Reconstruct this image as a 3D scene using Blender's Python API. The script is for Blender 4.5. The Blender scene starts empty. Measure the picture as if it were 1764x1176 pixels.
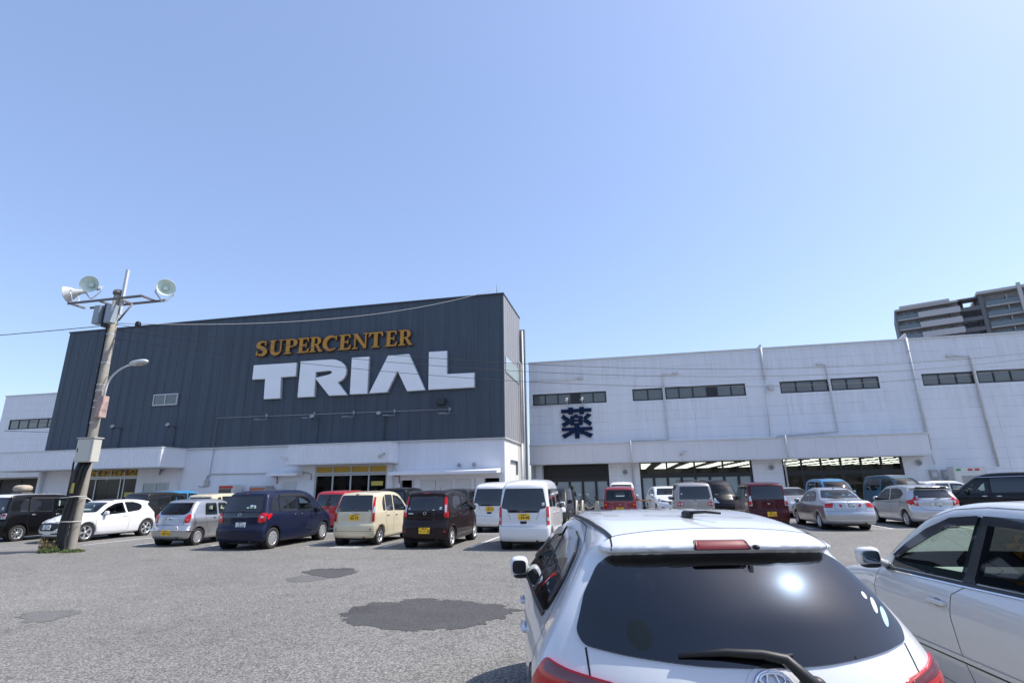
import bpy, bmesh, math, random
import numpy as np
from mathutils import Vector, Matrix
from mathutils.geometry import delaunay_2d_cdt
random.seed(7)
C = bpy.context.scene.collection
R = math.radians
sc = bpy.context.scene
# ---------------------------------------------------------------- camera
CAM_F, CAM_P, CAM_R, CAM_Y, CAM_H = 907.33, .2704, -.016165, .206478, 1.65
_f = np.array([-math.sin(CAM_Y)*math.cos(CAM_P), math.cos(CAM_Y)*math.cos(CAM_P), math.sin(CAM_P)])
_r0 = np.array([math.cos(CAM_Y), math.sin(CAM_Y), 0.]); _u0 = np.cross(_r0, _f)
_r = _r0*math.cos(CAM_R)+_u0*math.sin(CAM_R); _u = -_r0*math.sin(CAM_R)+_u0*math.cos(CAM_R)
cam = bpy.data.objects.new('camera', bpy.data.cameras.new('camera')); C.objects.link(cam)
cam.matrix_world = Matrix(((_r[0], _u[0], -_f[0], 0), (_r[1], _u[1], -_f[1], 0), (_r[2], _u[2], -_f[2], CAM_H), (0, 0, 0, 1)))
cam.data.sensor_width = 36; cam.data.lens = CAM_F/1764*36
cam.data.clip_start = .05; cam.data.clip_end = 5000
sc.camera = cam
# ---------------------------------------------------------------- sky and sun
SUN_EL, SUN_AZ = R(55.5), math.atan2(_r0[1], _r0[0])+R(3.8)      # direction to the sun, angle from +X
w = bpy.data.worlds.new('World'); sc.world = w; w.use_nodes = True
nt = w.node_tree; bg = nt.nodes['Background']
sky = nt.nodes.new('ShaderNodeTexSky'); sky.sky_type = 'NISHITA'; sky.sun_disc = False
sky.sun_elevation = SUN_EL; sky.sun_rotation = math.pi/2-SUN_AZ
sky.air_density = 1.0; sky.dust_density = 1.2; sky.ozone_density = 3.0; sky.altitude = 0
tn = nt.nodes.new('ShaderNodeVectorMath'); tn.operation = 'MULTIPLY'; tn.inputs[1].default_value = (1.02, .96, .96)      # camera white balance
nt.links.new(sky.outputs[0], tn.inputs[0])
hz = nt.nodes.new('ShaderNodeMix'); hz.data_type = 'RGBA'; hz.inputs[0].default_value = .38; hz.inputs[7].default_value = (1.26, 1.74, 2.95, 1)      # even spring haze over the clear sky
nt.links.new(tn.outputs[0], hz.inputs[6]); nt.links.new(hz.outputs[2], bg.inputs[0]); bg.inputs[1].default_value = .15
sl = bpy.data.lights.new('sun', 'SUN'); sl.energy = 3.15; sl.angle = R(.55); sl.color = (1, .95, .87)
so = bpy.data.objects.new('sun', sl); C.objects.link(so)
sdir = Vector((math.cos(SUN_AZ)*math.cos(SUN_EL), math.sin(SUN_AZ)*math.cos(SUN_EL), math.sin(SUN_EL)))
so.rotation_euler = sdir.to_track_quat('Z', 'Y').to_euler()
sc.view_settings.view_transform = 'Standard'; sc.view_settings.look = 'None'
sc.view_settings.exposure = 0.92; sc.view_settings.gamma = 1
sc.render.engine = 'CYCLES'
sc.cycles.max_bounces = 8; sc.cycles.transparent_max_bounces = 12
# ---------------------------------------------------------------- pixel -> point on a real plane
def ray(x, y):
    d = _r*((x-882)/CAM_F)-_u*((y-588)/CAM_F)+_f
    return d
def at_y(x, y, Y):
    d = ray(x, y); t = Y/d[1]; return Vector((d[0]*t, Y, CAM_H+d[2]*t))
def at_x(x, y, X):
    d = ray(x, y); t = X/d[0]; return Vector((X, d[1]*t, CAM_H+d[2]*t))
def at_z(x, y, z=0):
    d = ray(x, y); t = (z-CAM_H)/d[2]; return Vector((d[0]*t, d[1]*t, z))
# ---------------------------------------------------------------- tagging
def tag(o, label=None, cat=None, group=None, kind=None):
    if label: o['label'] = label
    if cat: o['category'] = cat
    if group: o['group'] = group
    if kind: o['kind'] = kind
    return o
def empty(name, loc=(0, 0, 0), rz=0):
    o = bpy.data.objects.new(name, None); C.objects.link(o); o.location = loc; o.rotation_euler = (0, 0, rz)
    o.empty_display_size = .2
    return o
def copy_tree(o, parent=None):
    c = o.copy(); C.objects.link(c)
    if parent: c.parent = parent
    for ch in list(o.children): copy_tree(ch, c)
    return c
# ---------------------------------------------------------------- materials
def srgb(*c):
    c = [v/255 for v in c]
    return tuple(v/12.92 if v <= .04045 else ((v+.055)/1.055)**2.4 for v in c)
MATS = {}
def mat(name, col, rough=.5, metal=0., coat=0., coat_r=.03, emit=None, es=1., noise=None, bump=None, spec=.5, trans=0., alpha=1.):
    """noise=(scale, amount): gentle value variation; bump=(scale, strength)"""
    if name in MATS: return MATS[name]
    m = bpy.data.materials.new(name); m.use_nodes = True; MATS[name] = m
    n = m.node_tree; b = n.nodes['Principled BSDF']
    b.inputs['Base Color'].default_value = (*col, 1); b.inputs['Roughness'].default_value = rough
    b.inputs['Metallic'].default_value = metal; b.inputs['Coat Weight'].default_value = coat
    b.inputs['Coat Roughness'].default_value = coat_r; b.inputs['Specular IOR Level'].default_value = spec
    if trans: b.inputs['Transmission Weight'].default_value = trans
    if emit: b.inputs['Emission Color'].default_value = (*emit, 1); b.inputs['Emission Strength'].default_value = es
    if noise or bump:
        tc = n.nodes.new('ShaderNodeTexCoord')
    if noise:
        t = n.nodes.new('ShaderNodeTexNoise'); t.inputs['Scale'].default_value = noise[0]; t.inputs['Detail'].default_value = 6
        t.inputs['Roughness'].default_value = .65
        n.links.new(tc.outputs['Object'], t.inputs['Vector'])
        mr = n.nodes.new('ShaderNodeMapRange'); mr.inputs[1].default_value = .25; mr.inputs[2].default_value = .75
        mr.inputs[3].default_value = 1-noise[1]; mr.inputs[4].default_value = 1+noise[1]*.6
        n.links.new(t.outputs[0], mr.inputs[0])
        mx = n.nodes.new('ShaderNodeVectorMath'); mx.operation = 'SCALE'; mx.inputs[0].default_value = col
        n.links.new(mr.outputs[0], mx.inputs['Scale']); n.links.new(mx.outputs[0], b.inputs['Base Color'])
    if bump:
        t2 = n.nodes.new('ShaderNodeTexNoise'); t2.inputs['Scale'].default_value = bump[0]; t2.inputs['Detail'].default_value = 4
        n.links.new(tc.outputs['Object'], t2.inputs['Vector'])
        bp = n.nodes.new('ShaderNodeBump'); bp.inputs['Strength'].default_value = bump[1]; bp.inputs['Distance'].default_value = .02
        n.links.new(t2.outputs[0], bp.inputs['Height']); n.links.new(bp.outputs[0], b.inputs['Normal'])
    return m
def glass(name, tint, rough=.0, ior=1.5, boost=1.0, blue_sheen=0.):
    """thin car or shop glass: fresnel mirror over a tinted see-through sheet"""
    if name in MATS: return MATS[name]
    m = bpy.data.materials.new(name); m.use_nodes = True; MATS[name] = m
    n = m.node_tree; n.nodes.clear()
    o = n.nodes.new('ShaderNodeOutputMaterial'); mix = n.nodes.new('ShaderNodeMixShader')
    fr = n.nodes.new('ShaderNodeFresnel'); ge = n.nodes.new('ShaderNodeNewGeometry'); q = n.nodes.new('ShaderNodeMapRange')
    q.inputs[3].default_value = ior; q.inputs[4].default_value = 1/ior; n.links.new(ge.outputs['Backfacing'], q.inputs[0]); n.links.new(q.outputs[0], fr.inputs[0])      # a thin sheet mirrors alike from both sides
    t = n.nodes.new('ShaderNodeBsdfTransparent'); t.inputs[0].default_value = (*tint, 1)
    g = n.nodes.new('ShaderNodeBsdfGlossy'); g.inputs['Roughness'].default_value = rough; g.inputs[0].default_value = (boost,)*3+(1,)
    n.links.new(fr.outputs[0], mix.inputs[0]); n.links.new(t.outputs[0], mix.inputs[1]); n.links.new(g.outputs[0], mix.inputs[2])
    if blue_sheen:      # glow of the sun and sky tone put in as a broad blue gloss
        d = n.nodes.new('ShaderNodeBsdfGlossy'); d.inputs['Roughness'].default_value = .24; d.inputs[0].default_value = (.42, .60, .90, 1); a = n.nodes.new('ShaderNodeAddShader')
        m2 = n.nodes.new('ShaderNodeMixShader'); m2.inputs[0].default_value = blue_sheen; n.links.new(mix.outputs[0], m2.inputs[1]); n.links.new(d.outputs[0], m2.inputs[2]); n.links.new(m2.outputs[0], o.inputs[0]); return m
    n.links.new(mix.outputs[0], o.inputs[0])
    return m
# ---------------------------------------------------------------- mesh builder
def link_mesh(name, verts, faces, m, parent=None, smooth=False, mats=None, midx=None):
    me = bpy.data.meshes.new(name); me.from_pydata([tuple(v) for v in verts], [], [tuple(f) for f in faces])
    for q in (mats or [m]): me.materials.append(q)
    if midx is not None: me.polygons.foreach_set('material_index', midx)
    if smooth: me.polygons.foreach_set('use_smooth', [True]*len(me.polygons))
    me.update()
    o = bpy.data.objects.new(name, me); C.objects.link(o)
    if parent: o.parent = parent
    return o
class MB:
    def __init__(s): s.v = []; s.f = []; s.sm = []
    def add(s, vs, fs, smooth=False):
        b = len(s.v); s.v += [tuple(v) for v in vs]; s.f += [tuple(b+i for i in f) for f in fs]; s.sm += [smooth]*len(fs); return s
    def box(s, x0, x1, y0, y1, z0, z1, bev=0):
        if bev:
            bm = bmesh.new(); bmesh.ops.create_cube(bm, size=1)
            for v in bm.verts: v.co = Vector(((x0+x1)/2+v.co.x*(x1-x0), (y0+y1)/2+v.co.y*(y1-y0), (z0+z1)/2+v.co.z*(z1-z0)))
            bmesh.ops.bevel(bm, geom=bm.edges[:], offset=bev, segments=2, affect='EDGES')
            bm.verts.index_update()
            s.add([v.co[:] for v in bm.verts], [[v.index for v in f.verts] for f in bm.faces]); bm.free(); return s
        return s.add([(x0, y0, z0), (x1, y0, z0), (x1, y1, z0), (x0, y1, z0), (x0, y0, z1), (x1, y0, z1), (x1, y1, z1), (x0, y1, z1)],
                     [(0, 3, 2, 1), (4, 5, 6, 7), (0, 1, 5, 4), (1, 2, 6, 5), (2, 3, 7, 6), (3, 0, 4, 7)])
    def tube(s, pts, r, n=10, cap=True, smooth=True):
        pts = [Vector(p) for p in pts]; rs = r if isinstance(r, (list, tuple)) else [r]*len(pts)
        b = len(s.v); prev = None
        for i, p in enumerate(pts):
            d = (pts[min(i+1, len(pts)-1)]-pts[max(i-1, 0)]).normalized()
            if prev is None:
                a = d.orthogonal().normalized()
            else:
                a = prev-d*prev.dot(d)
                a = a.normalized() if a.length > 1e-6 else d.orthogonal().normalized()
            prev = a; c = d.cross(a)
            for k in range(n):
                t = 2*math.pi*k/n; s.v.append(tuple(p+(a*math.cos(t)+c*math.sin(t))*rs[i]))
        for i in range(len(pts)-1):
            for k in range(n):
                s.f.append((b+i*n+k, b+i*n+(k+1) % n, b+(i+1)*n+(k+1) % n, b+(i+1)*n+k)); s.sm.append(smooth)
        if cap:
            s.f.append(tuple(b+k for k in range(n))[::-1]); s.sm.append(False)
            e = b+(len(pts)-1)*n; s.f.append(tuple(e+k for k in range(n))); s.sm.append(False)
        return s
    def lathe(s, prof, n=24, axis='z', o=(0, 0, 0), smooth=True, M=None):
        """prof = [(r, h)...] round an axis"""
        b = len(s.v); o = Vector(o)
        for r, h in prof:
            for k in range(n):
                t = 2*math.pi*k/n; a, c = r*math.cos(t), r*math.sin(t)
                p = Vector({'z': (a, c, h), 'y': (a, h, c), 'x': (h, a, c)}[axis])
                if M: p = M @ p
                s.v.append(tuple(p+o))
        for i in range(len(prof)-1):
            for k in range(n):
                s.f.append((b+i*n+k, b+i*n+(k+1) % n, b+(i+1)*n+(k+1) % n, b+(i+1)*n+k)); s.sm.append(smooth)
        return s
    def prism(s, poly, a0, a1, axis='y', map=None):
        """poly 2d outline, extruded along an axis (y: poly is x,z)"""
        n = len(poly); vs = []
        for a in (a0, a1):
            for (u, v) in poly:
                vs.append({'y': (u, a, v), 'x': (a, u, v), 'z': (u, v, a)}[axis])
        s.add(vs, [tuple(range(n)), tuple(range(2*n-1, n-1, -1))]+[(i, n+i, n+(i+1) % n, (i+1) % n) for i in range(n)])
        return s
    def xf(s, M, start=0):
        for i in range(start, len(s.v)): s.v[i] = tuple(M @ Vector(s.v[i]))
        return s
    def build(s, name, m, parent=None, bevel=0, smooth=None):
        o = link_mesh(name, s.v, s.f, m, parent)
        o.data.polygons.foreach_set('use_smooth', s.sm if smooth is None else [smooth]*len(s.f))
        bm = bmesh.new(); bm.from_mesh(o.data); bmesh.ops.recalc_face_normals(bm, faces=bm.faces)
        if bevel:
            es = [e for e in bm.edges if e.is_manifold and e.calc_face_angle() > .6]
            bmesh.ops.bevel(bm, geom=es, offset=bevel, segments=2, affect='EDGES', clamp_overlap=True)
        bm.to_mesh(o.data); bm.free()
        return o
def superell(sx, sy, sz, e=.5, n=16, o=(0, 0, 0), M=None):
    """rounded box as a super-ellipsoid: verts, faces"""
    def sp(v, p): return math.copysign(abs(v)**p, v)
    vs = []; fs = []
    for i in range(n+1):
        a = -math.pi/2+math.pi*i/n
        for k in range(2*n):
            t = math.pi*k/n
            p = Vector((sx*sp(math.cos(a), e)*sp(math.cos(t), e), sy*sp(math.cos(a), e)*sp(math.sin(t), e), sz*sp(math.sin(a), e)))
            if M: p = M @ p
            vs.append(tuple(p+Vector(o)))
    for i in range(n):
        for k in range(2*n):
            fs.append((i*2*n+k, i*2*n+(k+1) % (2*n), (i+1)*2*n+(k+1) % (2*n), (i+1)*2*n+k))
    return vs, fs
def fill2d(polys, hs=None):
    """flat triangulation of overlapping closed outlines (union); hs adds inner grid points"""
    vs = []; fs = []
    for p in polys:
        b = len(vs); vs += [Vector((float(u), float(v))) for u, v in p]; fs.append(list(range(b, b+len(p))))
    if hs:
        P = np.array([[a.x, a.y] for a in vs]); lo = P.min(0); hi = P.max(0)
        G = np.stack(np.meshgrid(np.arange(lo[0]+hs*.5, hi[0], hs), np.arange(lo[1]+hs*.5, hi[1], hs), indexing='ij'), -1).reshape(-1, 2)
        if len(G):
            k = np.zeros(len(G), bool)
            for p in polys: k |= inpoly(G, np.array(p, float))
            vs += [Vector(tuple(g)) for g in G[k]]
    r = delaunay_2d_cdt(vs, [], fs, 1, 1e-5)
    V = np.array([(v.x, v.y) for v in r[0]]); F = [list(f) for f in r[2]]
    cen = np.array([V[f].mean(0) for f in F]) if F else np.zeros((0, 2)); keep = np.zeros(len(F), bool)
    for p in polys: keep |= inpoly(cen, [tuple(map(float, q)) for q in p])
    return [tuple(v) for v in V], [f for f, k in zip(F, keep) if k]
def inpoly(P, poly):
    x, y = P[:, 0], P[:, 1]; ins = np.zeros(len(P), bool); n = len(poly)
    for i in range(n):
        x1, y1 = poly[i]; x2, y2 = poly[(i+1) % n]
        c = ((y1 > y) != (y2 > y)) & (x < (x2-x1)*(y-y1)/((y2-y1) if abs(y2-y1) > 1e-12 else 1e-12)+x1)
        ins ^= c
    return ins
def rounded(poly, r, n=4):
    out = []; N = len(poly)
    for i in range(N):
        p0, p, p1 = (np.array(poly[j % N], float) for j in (i-1, i, i+1))
        a = p0-p; b = p1-p; la = np.linalg.norm(a); lb = np.linalg.norm(b)
        rr = min(r, la*.45, lb*.45)
        if rr < 1e-4: out.append(tuple(p)); continue
        A = p+a/la*rr; B = p+b/lb*rr
        for k in range(n+1):
            t = k/n; out.append(tuple((1-t)**2*A+2*t*(1-t)*p+t*t*B))
    return out
def resample(poly, h, closed=True):
    out = []; N = len(poly)
    for i in range(N if closed else N-1):
        a = np.array(poly[i], float); b = np.array(poly[(i+1) % N], float); k = max(1, int(math.ceil(np.linalg.norm(b-a)/h)))
        for j in range(k): out.append(tuple(a+(b-a)*j/k))
    if not closed: out.append(tuple(poly[-1]))
    return out
def plate3d(polys, depth, M, name, m, parent=None):
    """outlines (union) in a local XZ plane made a solid of some depth (towards -Y), placed by M"""
    v, f = fill2d(polys); n = len(v)
    cnt = {}
    for t in f:
        for i in range(len(t)):
            e = (t[i], t[(i+1) % len(t)]); cnt[e] = 1
    vs = [(a, -depth, b) for a, b in v]+[(a, 0, b) for a, b in v]
    fs = [tuple(t) for t in f]+[tuple(i+n for i in t[::-1]) for t in f]
    for (a, b) in cnt:
        if (b, a) not in cnt: fs.append((b, a, a+n, b+n))
    o = link_mesh(name, [M @ Vector(p) for p in vs], fs, m, parent)
    bm = bmesh.new(); bm.from_mesh(o.data); bmesh.ops.recalc_face_normals(bm, faces=bm.faces); bm.to_mesh(o.data); bm.free()
    return o
def text_mesh(txt, size, name, m, parent, M, ext=.0, spacing=1., sx=1., align='CENTER', bold=0):
    cu = bpy.data.curves.new('tmp', 'FONT'); cu.body = txt; cu.size = size; cu.extrude = ext; cu.align_x = align; cu.align_y = 'CENTER'
    cu.space_character = spacing; cu.resolution_u = 3; cu.offset = bold
    if 'lettering' not in bpy.data.scenes: bpy.data.scenes.new('lettering')      # a bare scene keeps the evaluation quick
    s2 = bpy.data.scenes['lettering']; t = bpy.data.objects.new('tmp', cu); s2.collection.objects.link(t)
    with bpy.context.temp_override(scene=s2, view_layer=s2.view_layers[0]):
        dg = bpy.context.evaluated_depsgraph_get(); e = t.evaluated_get(dg); me = bpy.data.meshes.new_from_object(e)
    s2.collection.objects.unlink(t); bpy.data.objects.remove(t)
    me.transform(M @ Matrix.Diagonal((sx, 1, 1, 1))); me.materials.clear(); me.materials.append(m); me.name = name
    o = bpy.data.objects.new(name, me); C.objects.link(o)
    if parent: o.parent = parent
    return o
# ================================================================= cars
# a car body is one closed surface: side silhouette, plan and tumblehome blended, meshed evenly (x forward from the rear bumper, y left)
def dense(pts, n=400, blur=.0):
    p = np.array(pts, float); xs = np.linspace(p[0, 0], p[-1, 0], n); ys = np.interp(xs, p[:, 0], p[:, 1])
    if blur:
        k = max(1, int(blur/((xs[-1]-xs[0])/n))); ker = np.hanning(2*k+3)[1:-1]; ker /= ker.sum()
        ys = np.convolve(np.pad(ys, k, mode='edge'), ker, mode='valid')[:n]
    return xs, ys
def chaikin(poly, it=2):
    P = [np.array(p, float) for p in poly]
    for _ in range(it):
        Q = []
        for i in range(len(P)):
            a, b = P[i], P[(i+1) % len(P)]; Q += [a*.78+b*.22, a*.22+b*.78]
        P = Q
    return np.array(P)
def poly_sdf(poly, X, Z):
    P = np.stack([X.ravel(), Z.ravel()], 1); d = np.full(len(P), 1e9)
    for i in range(len(poly)):
        a = poly[i]; e = poly[(i+1) % len(poly)]-a; v = P-a
        t = np.clip((v@e)/max(e@e, 1e-12), 0, 1); q = v-t[:, None]*e; d = np.minimum(d, (q*q).sum(1))
    d = np.sqrt(d); d[inpoly(P, poly)] *= -1
    return d.reshape(X.shape)
class Shape:
    def __init__(s, side, W, plan, tum, kr=.15, kf=.25, pw=2.4, crown=.05, r=.06, arches=(), Ra=.36, it=2, depth=.3, extra=None, g=.0125):
        s.W = W; s.hw = W/2; P = chaikin(side, it); s.poly = P
        s.x0, s.z0 = P.min(0)-.35; s.x1, s.z1 = P.max(0)+.35; s.g = g
        s.L = P[:, 0].max(); s.H = P[:, 1].max(); s.xm = s.L*.5
        gx = np.arange(s.x0, s.x1, g); gz = np.arange(s.z0, s.z1, g)
        D = poly_sdf(P, *np.meshgrid(gx, gz, indexing='ij'))
        s.D = D
        s.px, s.py = dense(plan, blur=.18); s.tx, s.ty = dense(tum, blur=.05)
        s.kr, s.kf, s.pw, s.crown, s.r, s.arches, s.Ra, s.depth = kr, kf, pw, crown, r, arches, Ra, depth
        s.extra = extra
    def hwid(s, x, z): return s.hw*np.interp(x, s.px, s.py)*np.interp(z, s.tx, s.ty)
    def f(s, p, arch=True):
        x, y, z = p[:, 0], p[:, 1], p[:, 2]; ya = np.abs(y); t = np.minimum(ya/s.hw, 1.15)
        tp = t**s.pw; wr = np.clip(1-x/(s.xm), 0, 1); wf = np.clip((x-s.xm)/(s.L-s.xm), 0, 1)
        wr = np.minimum(wr*1.8, 1); wf = np.minimum(wf*1.8, 1)
        xx = x-s.kr*tp*wr+s.kf*tp*wf; zz = z+s.crown*t*t*np.clip((z-s.H*.5)/(s.H*.4), 0, 1)
        u = np.clip((xx-s.x0)/s.g, 0, s.D.shape[0]-1.001); v = np.clip((zz-s.z0)/s.g, 0, s.D.shape[1]-1.001)
        i = u.astype(int); j = v.astype(int); a = u-i; b = v-j; D = s.D
        d1 = D[i, j]*(1-a)*(1-b)+D[i+1, j]*a*(1-b)+D[i, j+1]*(1-a)*b+D[i+1, j+1]*a*b
        d2 = (ya-s.hwid(x, z))*.93
        h = np.maximum(s.r-np.abs(d1-d2), 0)/s.r
        o = np.maximum(d1, d2)+h*h*s.r*.25
        if s.extra is not None: o = s.extra(o, x, ya, z)
        if arch:
            for ax in s.arches:
                da = np.maximum(np.hypot(x-ax[0], z-ax[1])-s.Ra, (s.hw-s.depth)-ya)
                o = np.maximum(o, -da)
        return o
    def grad(s, p, arch=True, e=.004):
        g = np.zeros_like(p)
        for k in range(3):
            q = p.copy(); q[:, k] += e; a = s.f(q, arch); q[:, k] -= 2*e; g[:, k] = (a-s.f(q, arch))/(2*e)
        return g
    def mesh(s, h):
        xs = np.arange(-.12, s.L+.15, h); ny = int((s.hw+.12)/h); ys = (np.arange(-ny, ny+1))*h; zs = np.arange(.08, s.H+.12, h)
        G = np.stack(np.meshgrid(xs, ys, zs, indexing='ij'), -1); F = s.f(G.reshape(-1, 3)).reshape(G.shape[:3])
        ins = F < 0; nx, nyy, nz = F.shape
        S = np.zeros((nx-1, nyy-1, nz-1, 3)); N = np.zeros((nx-1, nyy-1, nz-1))
        cor = [(a, b, c) for a in (0, 1) for b in (0, 1) for c in (0, 1)]
        sl_ = lambda c: (slice(c[0], nx-1+c[0]), slice(c[1], nyy-1+c[1]), slice(c[2], nz-1+c[2]))
        for a in cor:
            for ax in range(3):
                if a[ax]: continue
                b = list(a); b[ax] = 1; b = tuple(b)
                Fa, Fb = F[sl_(a)], F[sl_(b)]; m = (Fa < 0) != (Fb < 0)
                t = np.where(m, Fa/np.where(m, Fa-Fb, 1), 0)
                pos = np.array(a, float)+np.zeros(t.shape+(3,)); pos[..., ax] += t
                S += pos*m[..., None]; N += m
        act = N > 0; idx = -np.ones(act.shape, int); idx[act] = np.arange(act.sum())
        cell = np.argwhere(act); V = (cell+S[act]/N[act][:, None])*h+np.array([xs[0], ys[0], zs[0]])
        Q = []
        for ax in range(3):
            o = [k for k in range(3) if k != ax]
            sa = [slice(1, -1)]*3; sa[ax] = slice(0, -1); sb = [slice(1, -1)]*3; sb[ax] = slice(1, None)
            A = ins[tuple(sa)]; B = ins[tuple(sb)]; ch = np.argwhere(A != B)
            base = ch.copy()
            for k in o: base[:, k] += 1
            sgn = A[tuple(ch.T)]
            def cidx(d1, d2):
                c = base.copy(); c[:, o[0]] -= d1; c[:, o[1]] -= d2; return idx[tuple(c.T)]
            q = np.stack([cidx(1, 1), cidx(0, 1), cidx(0, 0), cidx(1, 0)], 1)
            fl = sgn if ax != 1 else ~sgn
            q[~fl] = q[~fl][:, ::-1]; Q.append(q)
        Q = np.concatenate(Q)
        for _ in range(4):
            fv = s.f(V); g = s.grad(V); st = fv[:, None]*g/np.maximum((g*g).sum(1), .05)[:, None]
            ln = np.linalg.norm(st, axis=1, keepdims=True); V = V-st*np.minimum(1, h*.5/np.maximum(ln, 1e-9))
        return V, Q
    def shoot(s, P, d, T=3.2):
        """first hit of rays P + t d with the body (wheel arches ignored)"""
        d = np.broadcast_to(d, P.shape); n = len(P); ts = np.arange(0, T, .03); hit = np.full(n, -1.)
        alive = np.ones(n, bool)
        for t in ts:
            k = np.where(alive)[0]
            if not len(k): break
            v = s.f(P[k]+d[k]*t, False); h = k[v < 0]; hit[h] = t; alive[h] = False
        lo = np.maximum(hit-.03, 0); hi = hit.copy()
        for _ in range(9):
            m = (lo+hi)/2; v = s.f(P+d*m[:, None], False) < 0; hi = np.where(v, m, hi); lo = np.where(v, lo, m)
        Q = P+d*hi[:, None]; g = s.grad(Q, False, .02); g /= np.maximum(np.linalg.norm(g, axis=1, keepdims=True), 1e-9)
        return Q, g, hit > 0
VIEWS = {'L': (0, 1), 'R': (0, -1), 'B': (-1, 0), 'F': (1, 0)}
class Car:
    def __init__(s, shape, name, label, cat, h=.04):
        s.s = shape; s.h = h; s.root = empty(name); tag(s.root, label, cat, 'parked cars'); s.holes = []
    def frame(s, view):
        if view == 'T': return None
        n = VIEWS[view] if view in VIEWS else (math.cos(R(view)), math.sin(R(view)))
        n = np.array([n[0], n[1], 0.]); return n
    def uv(s, pts, view):
        """2-D outline in the view: L/R (x,z), B/F (y,z), T (x,y); an angle takes 3-D points"""
        if view in ('L', 'R', 'B', 'F', 'T'): return [tuple(p[:2]) for p in pts]
        n = s.frame(view); pr = np.array([-n[1], n[0], 0])
        return [(float(np.dot(p, pr)), p[2]) for p in np.array(pts, float)]
    def project(s, uv, view):
        uv = np.array(uv, float); k = len(uv)
        if view == 'T': P = np.stack([uv[:, 0], uv[:, 1], np.full(k, 2.4)], 1); d = np.array([0, 0, -1.])
        elif view in ('L', 'R'): sg = 1 if view == 'L' else -1; P = np.stack([uv[:, 0], np.full(k, sg*1.6), uv[:, 1]], 1); d = np.array([0, -sg, 0.])
        elif view in ('B', 'F'):
            P = np.stack([np.full(k, -.6 if view == 'B' else s.s.L+.6), uv[:, 0], uv[:, 1]], 1); d = np.array([1. if view == 'B' else -1., 0, 0])
        else:
            n = s.frame(view); pr = np.array([-n[1], n[0], 0]); c = np.array([s.s.L*.2 if n[0] < 0 else s.s.L*.8, 0, 0])
            off = c-pr*np.dot(c, pr)
            P = pr*uv[:, :1]+np.array([0, 0, 1.])*uv[:, 1:]+off+n*1.9; d = -n
        return s.s.shoot(P, d)
    def patch(s, name, pts, view, m, off=.004, h=None, rnd=.03, skirt=.012, parent=None, hole=None, inner=None, sym=False, label=None):
        if sym:
            if view in ('L', 'R'):
                for v in ('L', 'R'): s.patch(name, pts, v, m, off, h, rnd, skirt, parent, hole, inner, label=label)
            elif view in ('B', 'F'):
                for g in (1, -1): s.patch(name, [(g*p[0], p[1]) for p in pts], view, m, off, h, rnd, skirt, parent, hole, inner, label=label)
            else:
                for g in (1, -1): s.patch(name, [(p[0], g*p[1], p[2]) for p in pts], g*view, m, off, h, rnd, skirt, parent, hole, inner, label=label)
            return
        h = h or s.h*1.2
        uv = s.uv(pts, view); uv = rounded(uv, rnd) if rnd else uv
        if inner:                     # a frame: outline minus a shrunk outline
            uv = resample(uv, h); n = len(uv); vs = list(uv); fs = []
            for r_ in (1, 2, 3):
                vs += shrink(uv, inner*r_/3); fs += [((r_-1)*n+i, (r_-1)*n+(i+1) % n, r_*n+(i+1) % n, r_*n+i) for i in range(n)]
            V2, F2 = vs, fs
        else:
            uvr = resample(uv, h); V2, F2 = fill2d([uvr], h)
        Q, g, ok = s.project(V2, view)
        F2 = [f for f in F2 if all(ok[i] for i in f)]
        if not F2: print('EMPTY PATCH', name, s.root.name); return None
        V = Q+g*off; nv = len(V)
        edges = {}
        for f in F2:
            for i in range(len(f)): edges[(f[i], f[(i+1) % len(f)])] = 1
        W_ = Q-g*skirt; fs = [tuple(f) for f in F2]
        for (a, b) in edges:      # the rim has its own vertices so the pane shades smoothly to its edge
            if (b, a) not in edges: fs.append((b+2*nv, a+2*nv, a+nv, b+nv))
        allv = np.concatenate([V, W_, V]); used = sorted({i for f in fs for i in f}); mp = {k: i for i, k in enumerate(used)}
        o = link_mesh(name, allv[used], [[mp[i] for i in f] for f in fs], m, parent or s.root)
        nf = len(F2); o.data.polygons.foreach_set('use_smooth', [True]*nf+[False]*(len(fs)-nf))
        me = o.data
        # outward facing
        c = np.mean([g[i] for f in F2[:20] for i in f], 0); nn = sum((me.polygons[i].normal for i in range(min(20, nf))), Vector())
        if nn.dot(Vector(c)) < 0: me.flip_normals()
        if label: o['label'] = label
        if hole: s.holes.append((np.array(shrink(uv, hole)), view))
        return o
    def window(s, name, pts, view, clear=False, rnd=.05, frame=.035, sym=False, m=None, frit=None, label=None):
        """glass pane with a black edge band; clear ones are real openings"""
        if sym:
            if view in ('L', 'R'): vs = [(pts, 'L'), ([p for p in pts], 'R')]
            else: vs = [(pts, view), ([(-p[0],)+tuple(p[1:]) for p in pts], view)]
            for p, v in vs: s.window(name, p, v, clear, rnd, frame, False, m, frit, label)
            return
        if clear:
            o = s.patch(name, pts, view, m or MT['glass_clear'], .008, rnd=rnd, skirt=.004, h=min(s.h*1.2, .03), hole=s.h*.7, label=label)
            s.patch('window_border', pts, view, frit or MT['frit'], .0025, rnd=rnd, skirt=.004, h=.015, inner=s.h*2+.005 if s.h > .03 else frame+.012, parent=o)
        else:
            o = s.patch(name, pts, view, m or MT['glass_dark'], .004, rnd=rnd, label=label)
            if frame and s.h < .045: s.patch('window_border', shrinkp(pts, -frame*.35) if 0 else pts, view, frit or MT['rubber'], .006, rnd=rnd, inner=.018, parent=o)
        return o
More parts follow.
